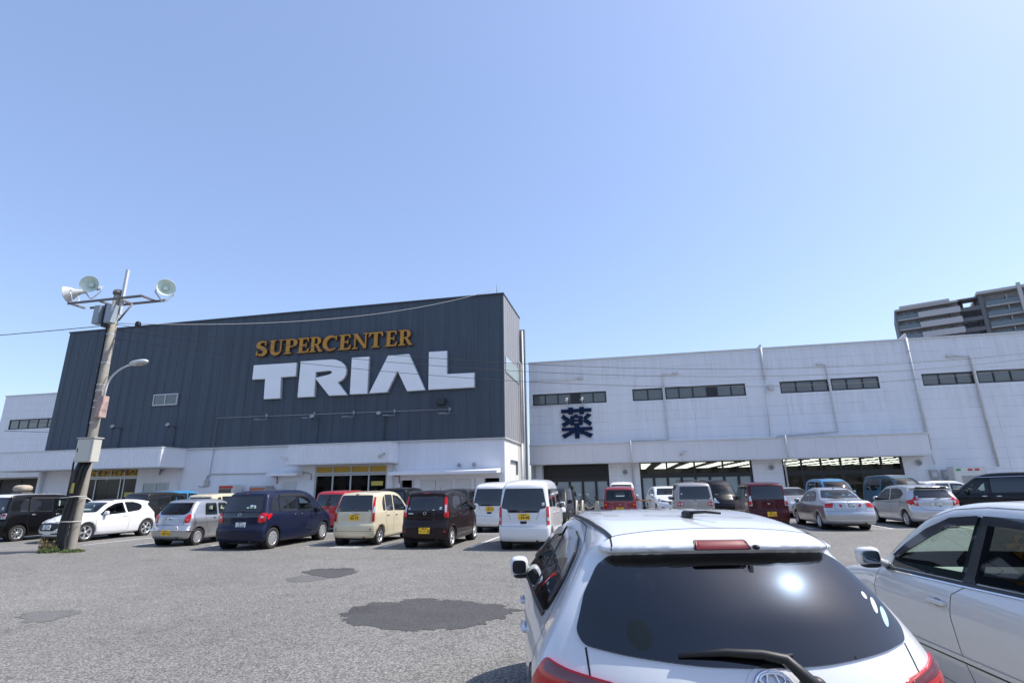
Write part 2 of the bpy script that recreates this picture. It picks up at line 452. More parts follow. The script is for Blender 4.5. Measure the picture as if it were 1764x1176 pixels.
    def line(s, pts, view, w=.006, m=None, name='panel_gap', off=.0012, closed=False, parent=None, sym=False):
        if sym:
            if view in ('L', 'R'): s.line(pts, 'L', w, m, name, off, closed, parent); return s.line(pts, 'R', w, m, name, off, closed, parent)
            s.line(pts, view, w, m, name, off, closed, parent); return s.line([(-p[0], p[1]) for p in pts], view, w, m, name, off, closed, parent)
        uv = s.uv(pts, view); uv = resample(uv, s.h, closed)
        Q, g, ok = s.project(uv, view); n = len(Q)
        T = np.roll(Q, -1, 0)-np.roll(Q, 1, 0)
        if not closed: T[0] = Q[1]-Q[0]; T[-1] = Q[-1]-Q[-2]
        T /= np.maximum(np.linalg.norm(T, axis=1, keepdims=True), 1e-9); B = np.cross(g, T)
        V = np.concatenate([Q+g*off+B*w/2, Q+g*off-B*w/2]); fs = []
        for i in range(n if closed else n-1):
            j = (i+1) % n
            if ok[i] and ok[j] and np.linalg.norm(Q[i]-Q[j]) < s.h*5: fs.append((i, n+i, n+j, j))
        return link_mesh(name, V, fs, m or MT['gap'], parent or s.root, smooth=True)
    def point(s, u, v, view):
        Q, g, ok = s.project([(u, v)], view); return Vector(Q[0]), Vector(g[0])
    def body(s, m, liner=True):
        V, Q = s.s.mesh(s.h)
        if s.holes:
            cen = V[Q].mean(1); nrm = np.cross(V[Q[:, 2]]-V[Q[:, 0]], V[Q[:, 3]]-V[Q[:, 1]]); kill = np.zeros(len(Q), bool)
            for poly, view in s.holes:
                n = s.frame(view); uvv = {'L': (0, 2), 'R': (0, 2), 'B': (1, 2), 'F': (1, 2)}[view]
                k = (nrm@n) > 0.05*np.linalg.norm(nrm, axis=1); kill |= k & inpoly(cen[:, list(uvv)], poly)
            Q = Q[~kill]
        o = link_mesh('body', V, Q, m, s.root, smooth=True)
        if liner:
            for ax in s.s.arches:
                for g in (1, -1):
                    b = MB(); w = s.s.hw-.035; r = s.s.Ra-.012
                    b.lathe([(r, g*(w-.03)), (r, g*(s.s.hw-s.s.depth+.015)), (.02, g*(s.s.hw-s.s.depth+.016))], 28, 'y', (ax[0], 0, ax[1]))
                    b.build('wheel_well', MT['black'], s.root)
        return o
    def wheels(s, R_=.29, style='spoke', n=10, w=.175, m=None, hub=.65, inset=.035):
        proto = None
        for ax in s.s.arches:
            for g in (1, -1):
                if proto is None:
                    a = MB(); rr = R_*hub
                    yo = 0
                    a.lathe([(rr*1.0, -w*.5), (rr*1.04, -w*.0), (rr*1.06, w*.46), (rr*1.0, w*.50), (rr*.955, w*.45), (rr*.92, w*.22), (rr*.2, w*.12), (.0, w*.12)], 32, 'y')
                    nb = a
                    if style == 'cap':
                        nb.lathe([(rr*.98, w*.42), (rr*.86, w*.50), (rr*.6, w*.47), (rr*.3, w*.53), (0, w*.54)], 32, 'y')
                        dk = MB(); dk.lathe([(rr*.80, w*.478), (rr*.66, w*.478)], 24, 'y')
                        for k in range(n):
                            t = 2*math.pi*k/n; M = Matrix.Rotation(t, 4, 'Y'); b0 = len(dk.v)
                            dk.add(*superell(rr*.10, .012, rr*.05, .8, 6, (rr*.74, w*.485, 0))); dk.xf(M, b0)
                    else:
                        dk = MB(); dk.lathe([(rr*.93, w*.24), (rr*.3, w*.16), (0, w*.16)], 32, 'y')
                        tw = {'spoke': .13, 'thin': .075, 'y': .10}[style]
                        for k in range(n):
                            t = 2*math.pi*k/n+.2; M = Matrix.Rotation(t, 4, 'Y'); b0 = len(nb.v)
                            for q in ((-.13, .13) if style == 'y' else (0,)):
                                z1 = rr*q
                                nb.add([(rr*.15, w*.30, -rr*tw), (rr*.15, w*.30, rr*tw), (rr*.96, w*.34, z1+rr*tw*.8), (rr*.96, w*.34, z1-rr*tw*.8),
                                        (rr*.15, w*.42, -rr*tw*.7), (rr*.15, w*.42, rr*tw*.7), (rr*.96, w*.44, z1+rr*tw*.5), (rr*.96, w*.44, z1-rr*tw*.5)],
                                       [(0, 1, 2, 3), (7, 6, 5, 4), (0, 4, 5, 1), (1, 5, 6, 2), (2, 6, 7, 3), (3, 7, 4, 0)])
                            nb.xf(M, b0)
                        nb.lathe([(rr*.24, w*.25), (rr*.22, w*.45), (rr*.1, w*.48), (0, w*.48)], 16, 'y')
                    wh = nb.build('wheel', m or MT['alloy'], s.root)
                    t_ = MB(); t_.lathe([(rr*1.0, -w*.5), (R_*.93, -w*.52), (R_*.985, -w*.45), (R_, -w*.3), (R_, w*.3), (R_*.985, w*.45), (R_*.93, w*.52), (rr*1.04, w*.5), (rr*1.0, w*.44)], 36, 'y')
                    t_.build('tyre', MT['tyre'], wh)
                    dk.build('rim_recess', MT['rimdark'], wh); proto = wh; o = wh
                else: o = copy_tree(proto, s.root)
                o.location = (ax[0], g*(s.s.hw-inset-w*.5), ax[1]); o.rotation_euler = (0, random.uniform(0, 3), 0 if g > 0 else math.pi)
    def plate(s, u, z, view, num, kei=False, top='福岡 580', kana='ね', w=.33, tilt=None, sc_=1.):
        p, g = s.point(u, z, view)
        g = Vector((g.x, 0, g.z*.4)).normalized() if view in ('B', 'F') else g
        zax = g; xax = Vector((0, 0, 1)).cross(zax).normalized(); yax = zax.cross(xax)
        M = Matrix((xax, yax, zax)).transposed().to_4x4(); M.translation = p+g*.012
        b = MB(); b.box(-w/2, w/2, -.0825, .0825, -.018, 0, .004); b.xf(M)
        o = b.build('number_plate', MT['plate_y' if kei else 'plate_w'], s.root)
        ink = MT['ink_b' if kei else 'ink_g']
        Mt = M @ Matrix.Translation((0, 0, .0015))
        text_mesh(num, .105, 'plate_number', ink, o, Mt @ Matrix.Translation((.025, -.022, 0)), sx=1.05, bold=.0022)
        text_mesh(top, .040, 'plate_region', ink, o, Mt @ Matrix.Translation((0, .052, 0)), bold=.0008)
        text_mesh(kana, .04, 'plate_kana', ink, o, Mt @ Matrix.Translation((-.138, -.022, 0)), bold=.0008)
        return o
    def handle(s, u, z, view='L', m=None, l=.2, sym=True, style='bar'):
        for v in (('L', 'R') if sym else (view,)):
            p, g = s.point(u, z, v); n = g
            t = Vector((1, 0, 0)); t = (t-n*t.dot(n)).normalized()
            b = MB(); Mx = Matrix((t, n, t.cross(n))).transposed()
            b.add(*superell(l/2, .016, .016, .55, 8, (0, 0, 0), Mx), smooth=True); b.xf(Matrix.Translation(p+n*.015))
            for q in (-1, 1):
                b.add(*superell(.018, .02, .013, .7, 6, tuple(p+t*(q*l*.42)+n*.006), Mx), smooth=True)
            s_o = b.build('door_handle', m or s.paint, s.root)
            c = MB(); c.add(*superell(.05, .003, .028, .9, 8, tuple(p+n*.001), Mx), smooth=True); c.build('handle_recess', MT['recess'], s_o)
    def mirror(s, x, y, z, m=None, sx=.07, sy=.11, sz=.075, gm='mirror'):
        for g in (1, -1):
            b = MB(); b.add(*superell(sx, sy, sz, .62, 12, (x, g*y, z)), smooth=True)
            b.tube([(x+.02, g*(y-.05), z-.03), (x+.03, g*(y-sy-.06), z-.07)], [.03, .035], 8)
            o = b.build('side_mirror', m or s.paint, s.root)
            q = MB(); q.add(*superell(.006, sy*.74, sz*.68, .55, 12, (x-sx*.985, g*y, z)), smooth=True); q.build('mirror_glass', MT[gm], o)
            q = MB(); q.add(*superell(sx*.9, sy*.8, .025, .7, 10, (x, g*(y-.01), z-sz*.9)), smooth=True); q.build('mirror_base', MT['black'], o)
    def wiper(s, p0, p1, view='B', w=.012, lift=.03):
        a, ga = s.point(*p0, view); c, gc = s.point(*p1, view)
        mid = (a+c)/2; pm, gm = s.point(*((p0[0]+p1[0])/2, (p0[1]+p1[1])/2), view)
        b = MB(); b.tube([a+ga*.01, a+ga*(lift+.01), pm+gm*lift, c+gc*.015], [w*1.6, w*1.3, w, w*.6], 8); b.tube([pm+gm*.008, c+gc*.006], w*.5, 6)
        return b.build('rear_wiper' if view == 'B' else 'wiper', MT['black'], s.root)
    def interior(s, front=2.0, rear=1.15, m=None, wheel_right=True, zt=None, dash=None):
        m = m or MT['seat']; H = s.s.H
        zt = zt or H-.42
        b = MB()
        for x in (front,):
            for g in (1, -1):
                Mx = Matrix.Rotation(R(-14), 3, 'Y')
                b.add(*superell(.07, .23, .33, .5, 10, (x, g*.34, zt-.35), Mx), smooth=True)
                b.add(*superell(.05, .12, .09, .6, 8, (x-.1, g*.34, zt+.08), Mx), smooth=True)
                b.add(*superell(.24, .24, .09, .5, 8, (x+.25, g*.34, .42)), smooth=True)
        if rear:
            Mx = Matrix.Rotation(R(-16), 3, 'Y')
            b.add(*superell(.07, s.s.hw-.2, .30, .4, 12, (rear, 0, zt-.36), Mx), smooth=True)
            for g in (1, -1): b.add(*superell(.045, .12, .07, .6, 8, (rear-.1, g*.34, zt+.02), Mx), smooth=True)
        b.box(.5, s.s.L-.9, -s.s.hw+.12, s.s.hw-.12, .26, .34)
        b.build('seats', m, s.root)
        d = MB(); dx = dash or front+.95
        d.add(*superell(.26, s.s.hw-.14, .14, .4, 12, (dx+.12, 0, zt-.32)), smooth=True); d.build('dashboard', MT['dash'], s.root)
        st = MB(); y = -.34
        pts = [(dx-.22+.06*math.sin(t), y+.18*math.cos(t), zt-.2+.17*math.sin(t)) for t in np.linspace(0, 2*math.pi, 25)]
        st.tube(pts, .014, 8, False); st.tube([(dx-.22, y, zt-.2), (dx, y, zt-.3)], .03, 8); st.tube([(dx-.22, y-.17, zt-.2), (dx-.22, y+.17, zt-.2)], .015, 6)
        st.build('steering_wheel', MT['black'], s.root)
    def antenna(s, x, y=0, l=.25, up=55, r=.004):
        p, g = s.point(x, y, 'T'); b = MB(); d = Vector((-math.cos(R(up)), 0, math.sin(R(up))))
        b.add(*superell(.03, .015, .012, .8, 6, tuple(p+Vector((0, 0, .006)))), smooth=True); b.tube([p, p+d*l], [r*1.5, r*.7], 6); b.build('antenna', MT['black'], s.root)
    def place(s, X, Y, heading):
        """heading in degrees clockwise from +Y; X, Y = rear bumper centre on the ground"""
        s.root.location = (X, Y, 0); s.root.rotation_euler = (0, 0, R(90-heading)); return s
def shrink(poly, d):
    P = np.array(poly, float); A = 0
    for i in range(len(P)): A += P[i, 0]*P[(i+1) % len(P), 1]-P[(i+1) % len(P), 0]*P[i, 1]
    sg = 1 if A > 0 else -1; out = []
    n = len(P)
    for i in range(n):
        a = P[i]-P[i-1]; b = P[(i+1) % n]-P[i]
        na = np.array([-a[1], a[0]])/max(np.linalg.norm(a), 1e-9)*sg; nb = np.array([-b[1], b[0]])/max(np.linalg.norm(b), 1e-9)*sg
        m = na+nb; k = d*2/max(m@m, .8); out.append(tuple(P[i]+m*k))
    return out
MT = {}
def paint(name, col, metal=.0, rough=.35, coat=1.):
    m = mat('paint_'+name, col, rough, metal, coat, .02, noise=None, spec=.5 if coat >= 1 else .15)
    n = m.node_tree
    if 'bf' in m: return m
    m['bf'] = 1      # cabin lining on the inside of the panels
    b = n.nodes['Principled BSDF']; g = n.nodes.new('ShaderNodeNewGeometry'); mx = n.nodes.new('ShaderNodeMixShader'); d = n.nodes.new('ShaderNodeBsdfDiffuse')
    d.inputs[0].default_value = (.03, .03, .032, 1); o = [k for k in n.nodes if k.type == 'OUTPUT_MATERIAL'][0]
    n.links.new(g.outputs['Backfacing'], mx.inputs[0]); n.links.new(b.outputs[0], mx.inputs[1]); n.links.new(d.outputs[0], mx.inputs[2]); n.links.new(mx.outputs[0], o.inputs[0])
    if metal > .2:    # metallic flake
        tc = n.nodes.new('ShaderNodeTexCoord'); t = n.nodes.new('ShaderNodeTexNoise'); t.inputs['Scale'].default_value = 900
        mr = n.nodes.new('ShaderNodeMapRange'); mr.inputs[3].default_value = rough*.8; mr.inputs[4].default_value = rough*1.3
        n.links.new(tc.outputs['Object'], t.inputs[0]); n.links.new(t.outputs[0], mr.inputs[0]); n.links.new(mr.outputs[0], b.inputs['Roughness'])
    # road dust low on the body
    return m
MT['glass_dark'] = mat('tinted glass', (.012, .014, .018), .02, 0, .6, .0, spec=.6)
MT['glass_clear'] = glass('clear glass', (.72, .80, .77))
MT['glass_green'] = glass('green glass', (.78, .90, .84), ior=1.42)
MT['glass_smoke'] = glass('smoked glass', (.13, .14, .155), ior=1.5)
MT['black'] = mat('black plastic', (.012, .012, .013), .5, bump=(300, .05))
MT['frit'] = mat('black glass edge', (.006, .006, .007), .6, spec=.1)
MT['rubber'] = mat('rubber', (.01, .01, .01), .55)
MT['gap'] = mat('gap', (.01, .01, .011), .8)
MT['recess'] = mat('recess', (.25, .25, .26), .4)
MT['tyre'] = mat('tyre', (.022, .021, .021), .85, bump=(60, .15))
MT['alloy'] = mat('alloy', (.62, .63, .65), .32, .7)
MT['rimdark'] = mat('rim recess', (.03, .03, .032), .7)
MT['chrome'] = mat('chrome', (.8, .8, .82), .12, 1.)
MT['mirror'] = mat('mirror', (.28, .30, .33), .02, 1.)
MT['plate_w'] = mat('white plate', (.72, .73, .72), .4)
MT['plate_y'] = mat('yellow plate', srgb(238, 190, 40), .4)
MT['ink_g'] = mat('green ink', (.01, .07, .045), .5)
MT['ink_b'] = mat('black ink', (.01, .01, .01), .5)
MT['seat'] = mat('seat cloth', (.05, .05, .055), .9)
MT['seat_beige'] = mat('seat beige', (.35, .31, .25), .9)
MT['dash'] = mat('dashboard', (.06, .06, .062), .7)
MT['red'] = mat('red lens', (.50, .006, .010), .15, 0, .5, .01, spec=.3)
MT['red_dark'] = mat('dark red lens', (.13, .003, .006), .1, 0, 1., .01)
MT['stop_red'] = mat('stop lamp red', (.16, .004, .008), .35, 0, .2)
MT['orange'] = mat('amber lens', (.75, .16, .02), .15, 0, 1.)
MT['lens'] = mat('clear lens', (.55, .57, .60), .15, .3, 1.)
MT['lamp_in'] = mat('lamp inner', (.15, .15, .16), .25, .7, 1.)
MT['white_st'] = mat('white sticker', (.60, .63, .62), .4)
MT['blue_st'] = mat('blue sticker', (.42, .56, .62), .4)
MT['green_st'] = mat('green sticker', (.2, .5, .2), .4)
MT['yel_st'] = mat('yellow sticker', (.8, .65, .1), .4)
# ================================================================= ground
def asphalt(name, base, agg=.5, scale=55., patchy=True):
    m = bpy.data.materials.new(name); m.use_nodes = True; n = m.node_tree; b = n.nodes['Principled BSDF']; b.inputs['Roughness'].default_value = .92
    b.inputs['Specular IOR Level'].default_value = .25
    tc = n.nodes.new('ShaderNodeTexCoord'); L = n.links.new
    def noise(sc_, det, r=.6):
        t = n.nodes.new('ShaderNodeTexNoise'); t.inputs['Scale'].default_value = sc_; t.inputs['Detail'].default_value = det; t.inputs['Roughness'].default_value = r
        L(tc.outputs['Object'], t.inputs[0]); return t.outputs[0]
    def mr(x, a, b_, c, d):
        q = n.nodes.new('ShaderNodeMapRange'); q.inputs[1].default_value = a; q.inputs[2].default_value = b_; q.inputs[3].default_value = c; q.inputs[4].default_value = d; L(x, q.inputs[0]); return q.outputs[0]
    def mul(a, b_):
        q = n.nodes.new('ShaderNodeMath'); q.operation = 'MULTIPLY'; L(a, q.inputs[0]); L(b_, q.inputs[1]); return q.outputs[0]
    v = n.nodes.new('ShaderNodeTexVoronoi'); v.inputs['Scale'].default_value = scale; L(tc.outputs['Object'], v.inputs['Vector'])
    sx = n.nodes.new('ShaderNodeSeparateColor'); L(v.outputs['Color'], sx.inputs[0])
    stone = mr(sx.outputs[0], 0, 1, 1-agg, 1+agg*.55)
    edge = mr(v.outputs['Distance'], .35, .75, 1.0, .55)
    fine = mr(noise(160, 3), .3, .7, .82, 1.15)
    big = mr(noise(.22, 7, .65), .3, .7, .84, 1.10)
    mid = mr(noise(2.2, 5, .7), .3, .7, .90, 1.08)
    spots = mr(noise(1.1, 2, .5), .60, .72, 1.0, .80)
    k = mul(mul(stone, edge), mul(mul(fine, spots), mul(big, mid)))
    sc_ = n.nodes.new('ShaderNodeVectorMath'); sc_.operation = 'SCALE'; sc_.inputs[0].default_value = base; L(k, sc_.inputs['Scale']); L(sc_.outputs[0], b.inputs['Base Color'])
    bp = n.nodes.new('ShaderNodeBump'); bp.inputs['Strength'].default_value = .5; bp.inputs['Distance'].default_value = .006
    L(mul(stone, edge), bp.inputs['Height']); L(bp.outputs[0], b.inputs['Normal'])
    return m
A1 = asphalt('worn asphalt', (.262, .254, .238), .50, 56)
A2 = asphalt('patch asphalt', (.105, .104, .106), .35, 80)
A3 = asphalt('faded patch', (.185, .182, .178), .3, 90)
o = link_mesh('ground', [(-1500, -1500, 0), (1500, -1500, 0), (1500, 1500, 0), (-1500, 1500, 0)], [(0, 1, 2, 3)], A1); tag(o, kind='structure')
def sheet(name, pts, z, m, jag=.0, kind='structure', it=2):
    P = [(p[0], p[1]) for p in pts]
    if jag:
        P = resample(rounded(P, .10), .10); P = [(x+random.gauss(0, jag), y+random.gauss(0, jag)) for x, y in P]
    v, f = fill2d([P]); o = link_mesh(name, [(x, y, z) for x, y in v], f, m)
    if kind: tag(o, kind=kind)
    return o
# repair patches (outlines stand on the ground plane)
def gp(L): return [at_z(x, y)[:2] for x, y in L]
sheet('asphalt_patch', gp([(583, 1056), (612, 1052), (600, 1046), (632, 1043), (640, 1036), (688, 1038), (700, 1031), (742, 1030), (760, 1033), (800, 1034), (836, 1040), (868, 1041), (862, 1046), (905, 1050), (880, 1056), (868, 1064), (835, 1070), (812, 1080), (770, 1083), (705, 1088), (668, 1083), (622, 1078), (588, 1070), (600, 1062)]), .004, A2, .035)
sheet('asphalt_patch_small', gp([(520, 985), (545, 979), (610, 978), (612, 988), (570, 996), (535, 990)]), .004, A2, .03)
sheet('asphalt_patch_faded', gp([(497, 996), (518, 990), (562, 996), (540, 1001), (500, 1002)]), .004, A3, .03)
sheet('asphalt_patch_faint', gp([(30, 1060), (60, 1052), (135, 1049), (140, 1056), (80, 1070), (40, 1073)]), .004, A3, .03)
# worn painted bay lines
def worn_paint(name='worn line paint', lo=.36, hi=.50, col=(.62, .63, .63)):
    m = mat(name, col, .7); n = m.node_tree; b = n.nodes['Principled BSDF']
    tc = n.nodes.new('ShaderNodeTexCoord'); t = n.nodes.new('ShaderNodeTexNoise'); t.inputs['Scale'].default_value = 9; t.inputs['Detail'].default_value = 8; t.inputs['Roughness'].default_value = .75
    mr = n.nodes.new('ShaderNodeMapRange'); mr.inputs[1].default_value = lo; mr.inputs[2].default_value = hi
    n.links.new(tc.outputs['Object'], t.inputs[0]); n.links.new(t.outputs[0], mr.inputs[0]); n.links.new(mr.outputs[0], b.inputs['Alpha']); return m
LP = worn_paint()
ln = MB()
def strip(x0, y0, x1, y1, w=.12, z=.005):
    d = Vector((x1-x0, y1-y0, 0)).normalized(); nn = Vector((-d.y, d.x, 0))*w/2
    ln.add([Vector((x0, y0, z))-nn, Vector((x1, y1, z))-nn, Vector((x1, y1, z))+nn, Vector((x0, y0, z))+nn], [(0, 1, 2, 3)])
BAYX = [-23.7, -18.3+.05, -16.2, -13.25, -9.85, -7.3, -4.6, -1.3]
for x in BAYX: strip(x, 15.6, x+.05, 20.2)
for x in BAYX: strip(x, 20.4, x, 25.0)
strip(-26, 20.3, 1, 20.3, .12, .006)
strip(-8.9, 15.35, -8.0, 15.35, .12, .006); strip(-8.9, 15.6, -8.0, 15.6, .12, .006)
for x in [1.4, 4.0, 6.6, 9.25, 11.9, 14.6, 17.2, 19.9]: strip(x, 22.6, x, 27.4); strip(x, 27.6, x, 32.2)
strip(4.0, 22.55, 20, 22.55, .12, .006); strip(1.4, 27.5, 20, 27.5, .12, .006)
o = ln.build('parking_lines', LP); tag(o, kind='structure')
# raised walkway along the shop fronts
pv = MB(); pv.box(-60, -7.0, 27.6, 29.95, 0, .13); pv.box(-6.7, 30, 34.3, 37.9, 0, .13)
o = pv.build('pavement', mat('concrete', (.33, .32, .31), .85, noise=(1.5, .15), bump=(30, .2)), bevel=.02); tag(o, kind='structure')
# ---------------------------------------------------------------- shapes of the two near cars
VITZ = Shape([(.10, .22), (.02, .30), (-.02, .45), (-.02, .62), (.025, .70), (.015, .80), (-.002, .885), (.008, .95), (.038, 1.0), (.08, 1.062), (.15, 1.16), (.255, 1.262), (.37, 1.352), (.392, 1.372), (.36, 1.376), (.325, 1.377), (.316, 1.39), (.335, 1.412), (.50, 1.455), (.75, 1.488),
              (1.15, 1.51), (1.6, 1.505), (2.0, 1.465), (2.35, 1.37), (2.75, 1.19), (3.08, 1.02), (3.2, .985), (3.5, .92), (3.74, .80), (3.85, .66), (3.885, .52), (3.86, .32), (3.75, .22), (2.6, .19), (1.2, .19)],
             1.695, [(-.2, .955), (.25, .975), (.7, .99), (1.2, 1.), (2.6, 1.), (3.3, .985), (3.9, .93)],
             [(.15, .92), (.3, .965), (.5, .985), (.72, 1.), (.88, .995), (.97, .965), (1.05, .912), (1.36, .665), (1.44, .605), (1.52, .57)],
             kr=.36, kf=.45, pw=2.5, crown=.035, r=.085, arches=[(.62, .30), (3.13, .30)], Ra=.335, it=2, g=.006)
SEDW = Shape([(.12, .24), (.02, .32), (0, .5), (.01, .66), (.03, .90), (.07, 1.01), (.22, 1.04), (.62, 1.06), (.85, 1.10), (1.15, 1.27), (1.42, 1.44), (1.7, 1.505), (2.1, 1.52), (2.5, 1.50), (2.85, 1.43), (3.2, 1.24), (3.5, 1.05), (3.66, .965),
              (3.9, .93), (4.4, .85), (4.62, .76), (4.69, .62), (4.70, .45), (4.66, .3), (4.55, .22), (3.2, .2), (1.4, .2)],
             1.765, [(-.2, .93), (.5, .985), (1.2, 1.), (3.2, 1.), (4.0, .975), (4.7, .90)],
             [(.15, .94), (.35, .98), (.5, 1.), (.78, 1.), (.90, .972), (.97, .90), (1.03, .855), (1.38, .70), (1.45, .66), (1.53, .60)],
             kr=.22, kf=.35, pw=2.4, crown=.04, r=.07, arches=[(1.02, .32), (3.80, .32)], Ra=.36, it=2, g=.008)
#END
def ring(name, a, b, r, y, z, view, car, m, parent=None, n=28, off=.004):
    """an oval ring lying on the body"""
    pts = [(y+a*math.cos(t), z+b*math.sin(t)) for t in np.linspace(0, 2*math.pi, n, endpoint=False)]
    Q, g, ok = car.project(pts, view); P = [Vector(q)+Vector(k)*off for q, k in zip(Q, g)]; P += [P[0], P[1]]
    o = MB(); o.tube(P, r, 8, False); return o.build(name, m, parent or car.root)
def sticker(car, pts, view, m, off=.0088, name='sticker', rnd=.02, parent=None): return car.patch(name, pts, view, m, off, rnd=rnd, skirt=-.003, parent=parent)
def oval(y, z, a, b, n=16, sh=0.): return [(y+a*math.cos(t)+sh*b*math.sin(t), z+b*math.sin(t)) for t in np.linspace(0, 2*math.pi, n, endpoint=False)]
# ================================================================= near hatchback
def build_vitz():
    c = Car(VITZ, 'hatchback_car', 'white hatchback closest to the camera, with dark rear window and black wiper', 'car', h=.019)
    P = c.paint = paint('pearl white', (.56, .575, .59), .0, .28)
    dark = MT['rubber']
    rg = [(.468, 1.352), (.25, 1.360), (0, 1.363), (-.25, 1.360), (-.468, 1.352), (-.53, 1.31), (-.60, 1.21), (-.648, 1.09), (-.625, 1.05), (-.50, 1.038), (-.22, 1.022), (0, 1.017), (.22, 1.022), (.50, 1.038), (.625, 1.05), (.648, 1.09), (.60, 1.21), (.53, 1.31)]
    g = c.window('rear_window', rg, 'B', True, rnd=.02, frame=.05, m=glass('rear privacy glass', (.075, .08, .09), .027, 1.7, blue_sheen=.014))
    # defroster lines
    for k in range(9):
        z = 1.32-k*.03; wz = np.interp(z, [1.05, 1.09, 1.21, 1.33], [.54, .57, .53, .48])
        c.line([(-wz, z), (wz, z)], 'B', .0015, mat('heater wire', (.05, .035, .03), .5), 'defroster_wire', .0045, parent=g)
    # side glass: front door, rear door with weather shields
    fw = [(1.56, 1.035), (2.55, .985), (2.63, 1.0), (2.50, 1.10), (2.22, 1.27), (1.98, 1.36), (1.66, 1.395)]
    rw = [(1.46, 1.04), (1.52, 1.39), (1.15, 1.405), (.93, 1.385), (.80, 1.33), (.70, 1.20), (.70, 1.085), (.76, 1.07)]
    wn = glass('side privacy glass', (.34, .36, .37), .0, 1.55)
    c.window('side_window', fw, 'L', True, rnd=.04, m=MT['glass_clear']); c.window('side_window', fw, 'R', True, rnd=.04, m=MT['glass_clear'])
    c.window('side_window', rw, 'L', True, rnd=.04, m=wn); c.window('side_window', rw, 'R', True, rnd=.04, m=wn)
    vis = mat('smoke visor', (.03, .03, .033), .1, 0, 1.)
    for v in 'LR':
        c.patch('window_visor', [(1.62, 1.395), (2.0, 1.362), (2.25, 1.272), (2.5, 1.12), (2.42, 1.11), (2.2, 1.225), (1.95, 1.315), (1.62, 1.345)], v, vis, .02, rnd=.01, skirt=-.012)
        c.patch('window_visor', [(1.50, 1.395), (1.15, 1.40), (.92, 1.38), (.78, 1.33), (.69, 1.22), (.69, 1.12), (.75, 1.12), (.77, 1.21), (.84, 1.30), (.96, 1.335), (1.15, 1.345), (1.49, 1.345)], v, vis, .02, rnd=.01, skirt=-.012)
        c.patch('pillar_trim', [(1.555, 1.035), (1.635, 1.395), (1.54, 1.395), (1.465, 1.04)], v, MT['black'], .006, rnd=.01)
        c.patch('belt_trim', [(.74, 1.068), (1.5, 1.036), (2.55, .982), (2.55, .965), (1.5, 1.014), (.76, 1.046)], v, MT['black'], .007, rnd=.005)
    c.window('windshield', [(-.55, 1.37), (.55, 1.37), (.68, 1.03), (.66, .995), (-.66, .995), (-.68, 1.03)], 'F', True, rnd=.06, m=MT['glass_clear'], frame=.04)
    c.interior(2.15, 1.25, MT['seat'], zt=1.14, dash=2.85)
    c.body(P)
    # spoiler seam, roof mouldings, hatch shut lines
    c.line([(.5, .485), (.505, .45), (.515, .25), (.52, 0), (.515, -.25), (.505, -.45), (.5, -.485)], 'T', .005)
    for sg in (1, -1):
        c.line([(.50, sg*.455), (.80, sg*.48), (1.2, sg*.49), (1.6, sg*.49), (2.0, sg*.48), (2.3, sg*.47)], 'T', .020, MT['black'], 'roof_moulding', .004)
        c.line([(sg*.455, 1.425), (sg*.475, 1.366)], 'B', .008)
        c.line([(sg*.62, 1.045), (sg*.615, .97), (sg*.62, .90), (sg*.60, .75), (sg*.56, .66), (sg*.3, .60), (0, .595)], 'B', .008)
    for v in 'LR':
        c.line([(.585, .90), (.56, 1.0), (.62, 1.12), (.66, 1.25), (.76, 1.38), (.95, 1.44), (1.2, 1.452), (1.6, 1.45), (2.0, 1.41), (2.3, 1.31), (2.6, 1.13), (2.78, .99)], v, .006)
        c.line([(.585, .90), (.78, .80), (.98, .66), (1.06, .5), (1.08, .32)], v, .005)
        c.line([(1.50, 1.03), (1.47, .9), (1.47, .6), (1.5, .32)], v, .005)
        c.line([(2.74, .98), (2.72, .8), (2.68, .6), (2.65, .32)], v, .005)
        c.line([(1.08, .32), (2.65, .32)], v, .005)
        c.line([(.70, .96), (1.4, .90), (2.2, .86), (2.7, .84)], v, .003, mat('crease', (.5, .52, .54), .35), 'body_crease')
        c.line([(.44, .86), (.40, .60), (.28, .50)], v, .004)
    ring('fuel_flap', .085, .085, .0022, .62, .80, 'L', c, MT['gap'], off=.001)
    # tail lamps wrap the corner
    lam = [(.34, .765, .99), (.22, .70, .97), (.10, .53, .955), (.05, .50, .90), (.05, .52, .83), (.12, .60, .77), (.25, .74, .72), (.36, .80, .74), (.42, .82, .88)]
    for sg in (1, -1):
        pts = [(a, sg*b, z) for a, b, z in lam]
        o = c.patch('tail_light', pts, sg*146, MT['red'], .010, rnd=.03)
        up = [(.335, .76, .982), (.22, .69, .962), (.12, .545, .948), (.13, .56, .93), (.24, .70, .935), (.33, .77, .945)]
        c.patch('lamp_band', [(a, sg*b, z) for a, b, z in up], sg*146, MT['red_dark'], .0125, rnd=.01, parent=o)
        lo = [(.12, .60, .90), (.22, .70, .915), (.25, .72, .86), (.13, .61, .845)]
        c.patch('lamp_band', [(a, sg*b, z) for a, b, z in lo], sg*146, MT['lens'], .0125, rnd=.01, parent=o)
    # high stop lamp
    o = c.patch('brake_light', [(-.098, 1.388), (-.09, 1.413), (.118, 1.413), (.128, 1.388)], 'B', MT['stop_red'], .008, rnd=.008)
    c.patch('lamp_housing', [(-.106, 1.384), (-.096, 1.417), (.124, 1.417), (.136, 1.384)], 'B', MT['black'], .004, rnd=.008, parent=o)
    p, g = c.point(-.125, 1.392, 'B'); b = MB(); b.add(*superell(.02, .012, .010, .8, 10, tuple(p+g*.008)), smooth=True); b.build('washer_nozzle', MT['black'], c.root)
    # emblem in a round garnish
    ring('emblem', .066, .046, .0065, 0, .965, 'B', c, MT['chrome'], off=.008)
    em = c.root.children[-1]
